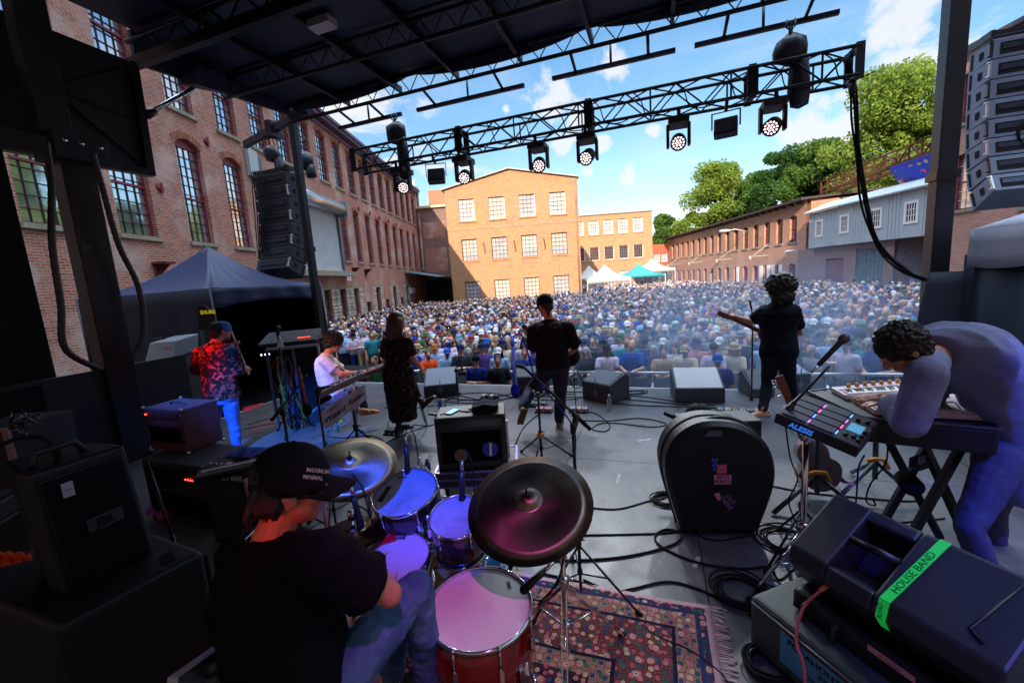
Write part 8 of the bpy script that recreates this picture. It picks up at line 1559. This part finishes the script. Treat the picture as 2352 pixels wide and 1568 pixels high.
wash('purple wash light aimed at the right floor', S(1.4, -.6, 5.2), fl(1800, 1400), (.35, .2, 1), 70, 22); wash('red wash light aimed at the centre guitarist', S(-1.5, -.6, 5.2), at(1270, 800, 5.4), RD, 120, 10)
# beams of the lit moving lights on the truss
for o in [o for o in scn.objects if o.name.startswith('moving_head_light')]:
    l = bpy.data.lights.new('lamp', 'SPOT'); l.energy = 150; l.color = (.9, .95, 1); l.spot_size = radians(50); l.spot_blend = .8; l.shadow_soft_size = .1; k = bpy.data.objects.new('lamp', l); scn.collection.objects.link(k); k.parent = o
    d = (S(o.location.dot(SX)*.6+.2, 3.6, 0)-V(o.location)).normalized(); k.location = V((0, 0, -.42))+d*.2; k.rotation_euler = d.to_track_quat('-Z', 'Y').to_euler()

# worn tape marks on the deck
TPW = M('gaffer_pale', (.32, .32, .33), .8, var=.3, vs=20)
for i, (px, py, a_, L_, w1) in enumerate(((1480, 1010, .2, .16, 'open floor behind the centre wedge'), (1420, 1100, 1.2, .22, 'floor left of the round hard case'), (1300, 1010, -.3, .14, 'floor at the foot of the centre guitarist'), (1120, 985, .5, .18, 'floor beyond the centre amplifier'), (1600, 1290, .9, .12, 'floor below the round hard case'), (880, 1030, .1, .16, 'floor beyond the gold cymbal'))):
    c_ = fl(px, py, .0015); q = rotz(a_); b = MB(); b.box(c_, (L_, .03, .0015), q); tag(b.build('tape_mark', TPW), 'worn strip of pale tape stuck to the %s' % w1, 'tape', 'tape marks on the stage floor')
# ================================================================= the audience
CR = random.Random(42)
SHC = {'white': 'eceae6', 'black': '15161a', 'navy': '1c2a4a', 'royal blue': '2450a8', 'light blue': '8fb4d8', 'grey': '85888c', 'dark grey': '3c4046', 'teal': '2a7f86', 'red': '9a3438', 'maroon': '6a2434', 'orange': 'b8643a', 'green': '3a6e4e', 'olive': '6c6a44', 'yellow': 'c4ae50', 'pink': 'd08a98', 'tan': 'b89a74', 'purple': '5f4a8a', 'cream': 'd6c9ae'}
SHW = [19, 17, 14, 2.5, 12, 12, 9, 6, 3, 3, 1.2, 2.5, 4, 1.0, 2, 4, 1.5, 4]
HATC = {'white': 'dcdcd8', 'black': '16171a', 'navy': '1e2c50', 'blue': '2f5fb0', 'red': '8a3a40', 'tan': 'b49a72', 'grey': '80848a', 'green': '3a6a4a', 'orange': 'b0683e'}
HW_ = [8, 8, 8, 2.5, 1.5, 3, 4, 1.5, .6]
HRC = {'dark': '1c1512', 'brown': '4a3020', 'grey': '9a9894', 'blond': 'b08a54', 'auburn': '6e3420'}
CLM = {k: M('cloth_'+k.replace(' ', '_'), T(v), .85, bump=.2, bs=25) for k, v in SHC.items()}
HTM = {k: M('hat_'+k, T(v), .8) for k, v in HATC.items()}; HRM = {k: M('hair_'+k, T(v), .7, var=.3, vs=40) for k, v in HRC.items()}
SKM = [M('skin_a', T('cf9a7e'), .55, var=.1, vs=15), M('skin_b', T('c08468'), .55, var=.1, vs=15), M('skin_c', T('7a4c38'), .55, var=.1, vs=15), M('skin_d', T('dcae94'), .55, var=.1, vs=15)]
GLS = M('sunglass', (.01, .01, .012), .15)
def bake(b, vox, name, mat, sm=1):
    o = b.build(name, mat, None, remesh=vox, smooth_it=sm); dg = bpy.context.evaluated_depsgraph_get(); me = bpy.data.meshes.new_from_object(o.evaluated_get(dg)); me.name = name
    old = o.data; bpy.data.objects.remove(o); bpy.data.meshes.remove(old); me.materials.clear(); me.materials.append(mat); me.polygons.foreach_set('use_smooth', [True]*len(me.polygons)); return me
POSE = {  # elbow, wrist for the left arm (mirrored) in local frame: +y faces the stage
 'arms down': ((.25, -.02, 1.12), (.25, .06, .88), .5), 'arms folded': ((.25, .06, 1.12), (.02, .22, 1.17), .8), 'hands on rail': ((.24, .12, 1.14), (.13, .34, 1.14), .9),
 'hands clasped': ((.24, .08, 1.13), (.04, .28, 1.20), 1.0), 'phone raised': ((.22, .20, 1.22), (.07, .30, 1.52), .9)}
TB, TS = {}, {}
for nm, (el, wr, cu) in POSE.items():
    b = MB(); head_mb(b, (0, .02, 1.63), (0, 1, .02)); b.limb((0, 0, 1.43), (0, .01, 1.56), .056, .054); b.limb((0, 0, 1.0), (0, 0, 1.43), .08, .08)
    for s_ in (-1, 1):
        e = V((el[0]*s_, el[1], el[2])); w_ = V((wr[0]*s_, wr[1], wr[2])); sh = V((.185*s_, 0, 1.40)); b.limb((0, 0, 1.38), sh, .045, .045); b.limb(sh, e, .044, .036); b.limb(e, w_, .038, .026); hand_mb(b, w_, (w_-e), V((0, .3, 1)) if nm != 'phone raised' else V((s_, 0, .2)), -s_, 1, cu)
    TB[nm] = bake(b, .013, 'body_'+nm, SKM[0]); b = MB(); b.loft(torso_rings((0, 0, .98), (0, 0, 1.46), (1, 0, 0), (1, 0, 0), 1.05, .12))
    for s_ in (-1, 1): e = V((el[0]*s_, el[1], el[2])); sh = V((.185*s_, 0, 1.39)); b.limb((.08*s_, 0, 1.40), sh, .062, .075); b.limb(sh, sh.lerp(e, .62), .073, .070)
    TS[nm] = bake(b, .018, 'shirt_'+nm, CLM['white'])
b = MB(); b.loft(torso_rings((0, 0, .98), (0, 0, 1.46), (1, 0, 0), (1, 0, 0), 1.0, .05, seq=((-.2, .14, .11), (-.1, .17, .12), (.05, .17, .12))))
for s_ in (-1, 1): b.limb((.095*s_, 0, .90), (.10*s_, .01, .50), .09, .062); b.limb((.10*s_, .01, .50), (.10*s_, -.02, .07), .062, .05); shoe_mb(b, (.10*s_, -.02, .085), (0, 1, 0))
TT = bake(b, .02, 'trousers_mesh', CLM['navy'])
def simple(fn, name, mat):
    b = MB(); fn(b); o = b.build(name, mat); me = o.data; bpy.data.objects.remove(o); return me
HC_ = V((0, .02, 1.63)); FR = frame((0, 1, .02))
def capfn(b):
    rings = [[HC_+V((.094*(cos(pi/2*i/6)**.7 if i < 6 else .03)*cos(2*pi*j/16), -.012+.112*(cos(pi/2*i/6)**.7 if i < 6 else .03)*sin(2*pi*j/16), .03+.105*sin(pi/2*i/6))) for j in range(16)] for i in range(7)]; b.loft([[HC_+V((.095*cos(2*pi*j/16), -.012+.114*sin(2*pi*j/16), .005)) for j in range(16)]]+rings)
    top = [HC_+V(((u-.5)*.15, .085+.085*sqrt(max(0, 1-((u-.5)*1.8)**2)), .016-.03*((u-.5)*2)**2)) for u in [i/8 for i in range(9)]]; bot = [HC_+V(((u-.5)*.15, .075, .028-.02*((u-.5)*2)**2)) for u in [i/8 for i in range(9)]]
    for dz in (0, -.006): b.add([p+V((0, 0, dz)) for p in bot+top], [(i, i+1, 10+i, 9+i) for i in range(8)], 0, True)
def hatfn(b):
    b.lathe(HC_+V((0, -.01, .02)), (0, 0, 1), [(.100, 0), (.098, .06), (.088, .10), (.05, .115), (.01, .11)], 20); b.lathe(HC_+V((0, -.01, .022)), (0, 0, 1), [(.096, .006), (.14, .0), (.165, .004), (.165, -.001), (.14, -.006), (.096, 0)], 24, closed=True)
HM = {'cap': simple(capfn, 'cap_mesh', HTM['navy']), 'sun hat': simple(hatfn, 'hat_mesh', HTM['tan']), 'short': bake((lambda b: (hair_mb(b, HC_, (0, 1, .02), (0, 0, 1), 'short'), b)[1])(MB()), .014, 'short_hair', HRM['dark']), 'long': simple(lambda b: hair_mb(b, HC_, (0, 1, .02), (0, 0, 1), 'long'), 'long_hair', HRM['dark'])}
def glfn(b):
    for s_ in (-1, 1): b.ell(HC_+V((.033*s_, .090, .0)), (.027, .008, .018), None, 10, 6); b.bar(HC_+V((.06*s_, .085, .004)), HC_+V((.084*s_, -.01, .004)), .004, .006)
    b.bar(HC_+V((-.015, .098, .004)), HC_+V((.015, .098, .004)), .004, .005)
GM = simple(glfn, 'sunglasses_mesh', GLS)
bdm = simple(lambda b: (b.ell(HC_+V((0, .05, -.085)), (.056, .05, .05)), b.ell(HC_+V((0, .02, -.06)), (.07, .06, .05))), 'beard_mesh', HRM['grey'])
phm = simple(lambda b: b.box((0, .335, 1.585), (.15, .01, .075)), 'phone_mesh', BLKS)
def part(name, me, mat, par):
    o = bpy.data.objects.new(name, me); scn.collection.objects.link(o); o.parent = par; o.material_slots[0].link = 'OBJECT'; o.material_slots[0].material = mat; return o
ORD = ('first', 'second', 'third', 'fourth', 'fifth', 'sixth', 'seventh', 'eighth', 'ninth', 'tenth', 'eleventh', 'twelfth', 'thirteenth', 'fourteenth', 'fifteenth', 'sixteenth', 'seventeenth', 'eighteenth', 'nineteenth', 'twentieth')
TENS = {20: 'twenty', 30: 'thirty', 40: 'forty', 50: 'fifty'}
def ordw(n): return ORD[n-1] if n <= 20 else ('thirtieth' if n == 30 else 'fortieth' if n == 40 else TENS[n//10*10]+'-'+ORD[n % 10-1])
def inyard(p):
    if p.x < -10.8+(p.y-38)*.045+.7: return False
    if p.y > 42.2 and p.x < 8.4: return False
    if p.x > 22.3+(p.y-30)*.045 and p.y > 12: return False
    if p.y > 64: return False
    if p.y > 44 and p.x > 9 and p.x < 20 and any(abs(p.x-cx_) < 3.3 and abs(p.y-cy_) < 3.3 for cx_, cy_ in TC): return False
    if p.dot(SX) > 3.8 and p.dot(SY) < 10.2: return p.dot(SX) < 5.2 and p.dot(SY) > 9.3
    if p.dot(SX) < -7.0 and p.dot(SY) < 12.2: return False
    return True
TC = [(gx(1388, 47), 47), (gx(1466, 57), 57), (gx(1497, 62), 62), (gx(1352, 52), 52)]
pos = []; t = 9.6; row = 0
while t < 78:
    sp = .45 if row < 14 else .52; s_ = -26 - CR.random()*sp; dt = .46 if row < 3 else .53
    while s_ < 56:
        p = S(s_+CR.uniform(-.08, .08), t+(CR.uniform(-.03, .05) if row == 0 else CR.uniform(-.14, .14)), GZ); s_ += sp*CR.uniform(.95, 1.35)*(1.0 if p.y < 36 else 1.35)
        if not inyard(p): continue
        q = proj((p.x, p.y, .5))
        if q[2] < 1 or q[0] < 690 or q[0] > 2170: continue
        pos.append((row, p))
    t += dt*(1.0 if t < 36 else 1.25); row += 1
near = pos[:0]; far = []
cnt = 0
for r_, p in pos:
    q = proj((p.x, p.y, .45))
    if cnt < 292 and r_ < 13: near.append((r_, p, q[0])); cnt += 1
    else: far.append(p)
AIM = S(-1.2, 3.5, 0); rowlast = -1; idx = {}
near.sort(key=lambda z: (z[0], z[2]))
for r_, p, qx in near:
    k = idx[r_] = idx.get(r_, 0)+1; sc = CR.choices(list(SHC), SHW)[0]; hw = CR.random(); skm = CR.choices(SKM, [5, 4, .5, 4])[0]
    pose = 'hands on rail' if r_ == 0 and CR.random() < .7 else CR.choices(['arms down', 'arms folded', 'hands clasped', 'phone raised'], [6, 3, 1.5, .5])[0]
    hc = CR.choices(list(HRC), [5, 4, 4, 2, 1])[0]
    if hw < .40: hk = 'cap'; hcol = CR.choices(list(HATC), HW_)[0]; hd = '%s cap' % hcol
    elif hw < .50: hk = 'sun hat'; hcol = CR.choice(['tan', 'white', 'grey', 'green', 'black']); hd = '%s sun hat' % hcol
    elif hw < .80: hk = 'short'; hcol = hc; hd = 'short %s hair' % hc
    elif hw < .95: hk = 'long'; hcol = hc; hd = 'long %s hair' % hc
    else: hk = None; hd = 'bald head'
    d = AIM-p; t_ = bpy.data.objects.new('person', None); scn.collection.objects.link(t_); t_.location = p; t_.rotation_euler = (0, 0, atan2(d.y, d.x)-pi/2+CR.uniform(-.25, .25)); sz = CR.uniform(.93, 1.05) if hk != 'long' else CR.uniform(.88, .96)
    if r_ == 0: sz *= .97
    t_.scale = (CR.uniform(.95, 1.12)*sz, sz, sz)
    tag(t_, 'person, %s shirt, %s, %s, %s row, %s from left' % (sc, hd, pose, ordw(r_+1), ordw(k)), 'person', 'audience members in the rows nearest the stage')
    part('body', TB[pose], skm, t_); part('shirt', TS[pose], CLM[sc], t_); part('trousers', TT, CLM[CR.choice(['navy', 'dark grey', 'tan', 'black'])], t_)
    if hk: part({'cap': 'cap', 'sun hat': 'hat'}.get(hk, 'hair'), HM[hk], (HTM if hk in ('cap', 'sun hat') else HRM)[hcol], t_)
    if hk in ('cap', 'sun hat') and CR.random() < .6: part('hair', HM['long'] if CR.random() < .3 else HM['short'], HRM[hc], t_).scale = (.985, .985, .985) if False else (1, 1, 1)
    if CR.random() < .45: part('sunglasses', GM, GLS, t_)
    if hk != 'long' and CR.random() < .22: part('beard', bdm, HRM[hc], t_)
    if pose == 'phone raised': part('phone', phm, BLKS, t_)
# people in the pit between stage and barrier
for px, py, sc, skm, hk, hc_, pose, lab in ((868, 890, 'green', SKM[0], 'short', 'brown', 'arms down', 'person in sunglasses and green checked shirt standing in the pit below the lap steel'), (1100, 905, 'navy', SKM[1], 'cap', 'black', 'arms folded', 'person in dark cap and blue shirt in the pit beyond the left wedge'), (1150, 915, 'black', SKM[1], 'short', 'dark', 'arms down', 'dark haired person low in the pit left of the centre guitarist'), (1648, 905, 'navy', SKM[0], 'cap', 'blue', 'arms down', 'person in light blue cap low in the pit behind the pale topped wedge')):
    c_ = pln(px, py, SY*8.3, SY); t_ = thing('person', lab, 'person', (c_.x, c_.y, GZ), 0.3); t_.scale = (.97,)*3; t_.rotation_euler.z = random.uniform(-.5, .3)+(2.6 if px > 1140 else -.6)*0-pi
    part('body', TB[pose], skm, t_); part('shirt', TS[pose], CLM[sc], t_); part('trousers', TT, CLM['black'], t_); part('cap' if hk == 'cap' else 'hair', HM[hk], (HTM if hk == 'cap' else HRM)[hc_], t_)
    if px == 868: part('sunglasses', GM, GLS, t_)
# far people as one mass
def tpl():
    out = {}
    def grab(fn): b = MB(); fn(b); return np.array([tuple(v) for v in b.v]), [tuple(f) for f in b.f]
    out['head'] = grab(lambda b: (b.ell((0, .02, 1.63), (.078, .095, .118), None, 8, 6), b.box((0, .115, 1.61), (.025, .03, .035)), b.cyl((0, 0, 1.42), (0, .01, 1.56), .055, n=6)))
    out['hair'] = grab(lambda b: b.ell((0, -.012, 1.665), (.088, .10, .095), None, 8, 5))
    out['long'] = grab(lambda b: (b.ell((0, -.015, 1.66), (.09, .10, .1), None, 8, 5), b.loft([[V((.105*cos(a), -.03+.07*sin(a), z)) for a in [2*pi*j/8 for j in range(8)]] for z in (1.64, 1.50, 1.36)])))
    out['cap'] = grab(lambda b: (b.ell((0, -.005, 1.68), (.095, .112, .09), None, 8, 5), b.box((0, .12, 1.672), (.13, .10, .012))))
    out['hat'] = grab(lambda b: (b.lathe((0, .01, 1.66), (0, 0, 1), [(.1, 0), (.09, .09), (.04, .115)], 8), b.lathe((0, .01, 1.66), (0, 0, 1), [(.16, -.005), (.16, .005), (.02, .012)], 10)))
    out['eyes'] = grab(lambda b: b.box((0, .10, 1.64), (.12, .02, .03)))
    out['torso'] = grab(lambda b: b.loft([[V((wx*cos(a), dy*sin(a), z)) for a in [2*pi*j/10 for j in range(10)]] for z, wx, dy in ((.75, .17, .12), (1.05, .18, .13), (1.3, .21, .13), (1.40, .20, .11), (1.46, .08, .07))]))
    out['sleeves'] = grab(lambda b: [b.cyl((s_*.19, 0, 1.40), (s_*.255, .02, 1.18), .065, .058, 6) for s_ in (-1, 1)])
    out['arms'] = grab(lambda b: [(b.cyl((s_*.25, .02, 1.2), (s_*.25, .05, 1.08), .04, .036, 6), b.cyl((s_*.25, .05, 1.08), (s_*.08, .22, 1.14), .036, .028, 6)) for s_ in (-1, 1)])
    out['raised'] = grab(lambda b: [(b.cyl((.22*s_, .02, 1.38), (.26*s_, .12, 1.55), .045, .038, 6), b.cyl((.26*s_, .12, 1.55), (.12*s_, .16, 1.80), .036, .028, 6)) for s_ in (-1, 1)])
    out['legs'] = grab(lambda b: b.loft([[V((.16*cos(a), .11*sin(a), z)) for a in [2*pi*j/6 for j in range(6)]] for z in (0.0, .76)]))
    return out
TP = tpl(); mats = []; mi = {}
for d_ in (CLM, HTM, HRM): 
    for k, m in d_.items(): mi[id(m)] = len(mats); mats.append(m)
for m in SKM+[GLS]: mi[id(m)] = len(mats); mats.append(m)
VV, LI, LS, LT, MI = [], [], [], [], []; nv = 0; nl = 0
for p in far:
    d = AIM-p; a = atan2(d.y, d.x)-pi/2+CR.uniform(-.7, .7); sz = CR.uniform(.88, 1.06); c_, s__ = cos(a)*sz, sin(a)*sz; hw = CR.random(); skm = CR.choices(SKM, [5, 4, .5, 4])[0]; cl = CLM[CR.choices(list(SHC), SHW)[0]]
    L = [('head', skm), ('torso', cl)] + ([('raised', skm)] if CR.random() < .04 else [('sleeves', cl), ('arms', skm)])
    if p.y < 20: L.append(('legs', CLM['navy']))
    hr = HRM[CR.choices(list(HRC), [5, 4, 4, 2, 1])[0]]
    if hw < .42: L.append(('cap', HTM[CR.choices(list(HATC), HW_)[0]])); 
    elif hw < .54: L.append(('hat', HTM[CR.choice(['tan', 'white', 'grey', 'black'])]))
    elif hw < .80: L.append(('hair', hr))
    elif hw < .95: L.append(('long', hr))
    if CR.random() < .5: L.append(('eyes', GLS))
    for nm, m in L:
        v, fs = TP[nm]; q = np.empty_like(v); q[:, 0] = v[:, 0]*c_-v[:, 1]*s__+p.x; q[:, 1] = v[:, 0]*s__+v[:, 1]*c_+p.y; q[:, 2] = v[:, 2]*sz+GZ; VV.append(q)
        for f in fs: LS.append(nl); LT.append(len(f)); nl += len(f); LI.extend([i+nv for i in f]); MI.append(mi[id(m)])
        nv += len(v)
VV = np.concatenate(VV); me = bpy.data.meshes.new('crowd'); me.vertices.add(len(VV)); me.vertices.foreach_set('co', VV.ravel().astype('f')); me.loops.add(nl); me.loops.foreach_set('vertex_index', LI); me.polygons.add(len(LS)); me.polygons.foreach_set('loop_start', LS); me.polygons.foreach_set('loop_total', LT)
for m in mats: me.materials.append(m)
me.polygons.foreach_set('material_index', MI); me.polygons.foreach_set('use_smooth', [True]*len(LS)); me.update(); me.validate()
o = bpy.data.objects.new('crowd', me); scn.collection.objects.link(o); tag(o, 'dense standing crowd filling the yard behind the nearest rows', 'crowd', kind='stuff')
print('CROWD', len(near), len(far))
# ================================================================= stage smoke
b = MB(); b.lathe(S(1.2, 7.2, -.6), (0, 0, 1), [(.02, 0), (1.0, .02), (1.0, 3.0), (.02, 3.1)], 24)
for q in b.v:
    d = q-S(1.2, 7.2, 0); a = d.dot(SX)*5.6; c = d.dot(SY)*4.6; n_ = S(1.6, 9.6, 0)+SX*a+SY*c; q.x, q.y = n_.x, n_.y
sm = bpy.data.materials.new('smoke'); sm.use_nodes = True; t = sm.node_tree; t.nodes.clear(); n = t.nodes.new; L = t.links.new
o_ = n('ShaderNodeOutputMaterial'); pv = n('ShaderNodeVolumePrincipled'); pv.inputs['Color'].default_value = (.55, .75, 1, 1); pv.inputs['Anisotropy'].default_value = .1  # blue of the stage lights put into the smoke colour
tcn = n('ShaderNodeTexCoord'); nz = n('ShaderNodeTexNoise'); nz.inputs['Scale'].default_value = .8; nz.inputs['Detail'].default_value = 3; L(tcn.outputs['Object'], nz.inputs[0])
mp = n('ShaderNodeMapping'); mp.vector_type = 'TEXTURE'; cc = S(1.6, 9.6, .6); mp.inputs[1].default_value = cc; mp.inputs[2].default_value = (0, 0, -YS); mp.inputs[3].default_value = (5.6, 4.4, 2.1); L(tcn.outputs['Object'], mp.inputs[0])
ln_ = n('ShaderNodeVectorMath'); ln_.operation = 'LENGTH'; L(mp.outputs[0], ln_.inputs[0])
r1 = n('ShaderNodeMapRange'); r1.interpolation_type = 'SMOOTHSTEP'; L(ln_.outputs['Value'], r1.inputs[0]); r1.inputs[1].default_value = 1.0; r1.inputs[2].default_value = .1
r2 = n('ShaderNodeMapRange'); L(nz.outputs[0], r2.inputs[0]); r2.inputs[1].default_value = .35; r2.inputs[2].default_value = .7; r2.inputs[3].default_value = .02; r2.inputs[4].default_value = .30
mu = n('ShaderNodeMath'); mu.operation = 'MULTIPLY'; L(r1.outputs[0], mu.inputs[0]); L(r2.outputs[0], mu.inputs[1]); L(mu.outputs[0], pv.inputs['Density']); L(pv.outputs[0], o_.inputs['Volume'])
so_ = b.build('smoke', sm); tag(so_, 'thin blue stage smoke drifting over the stage lip and front rows', 'smoke', kind='stuff')
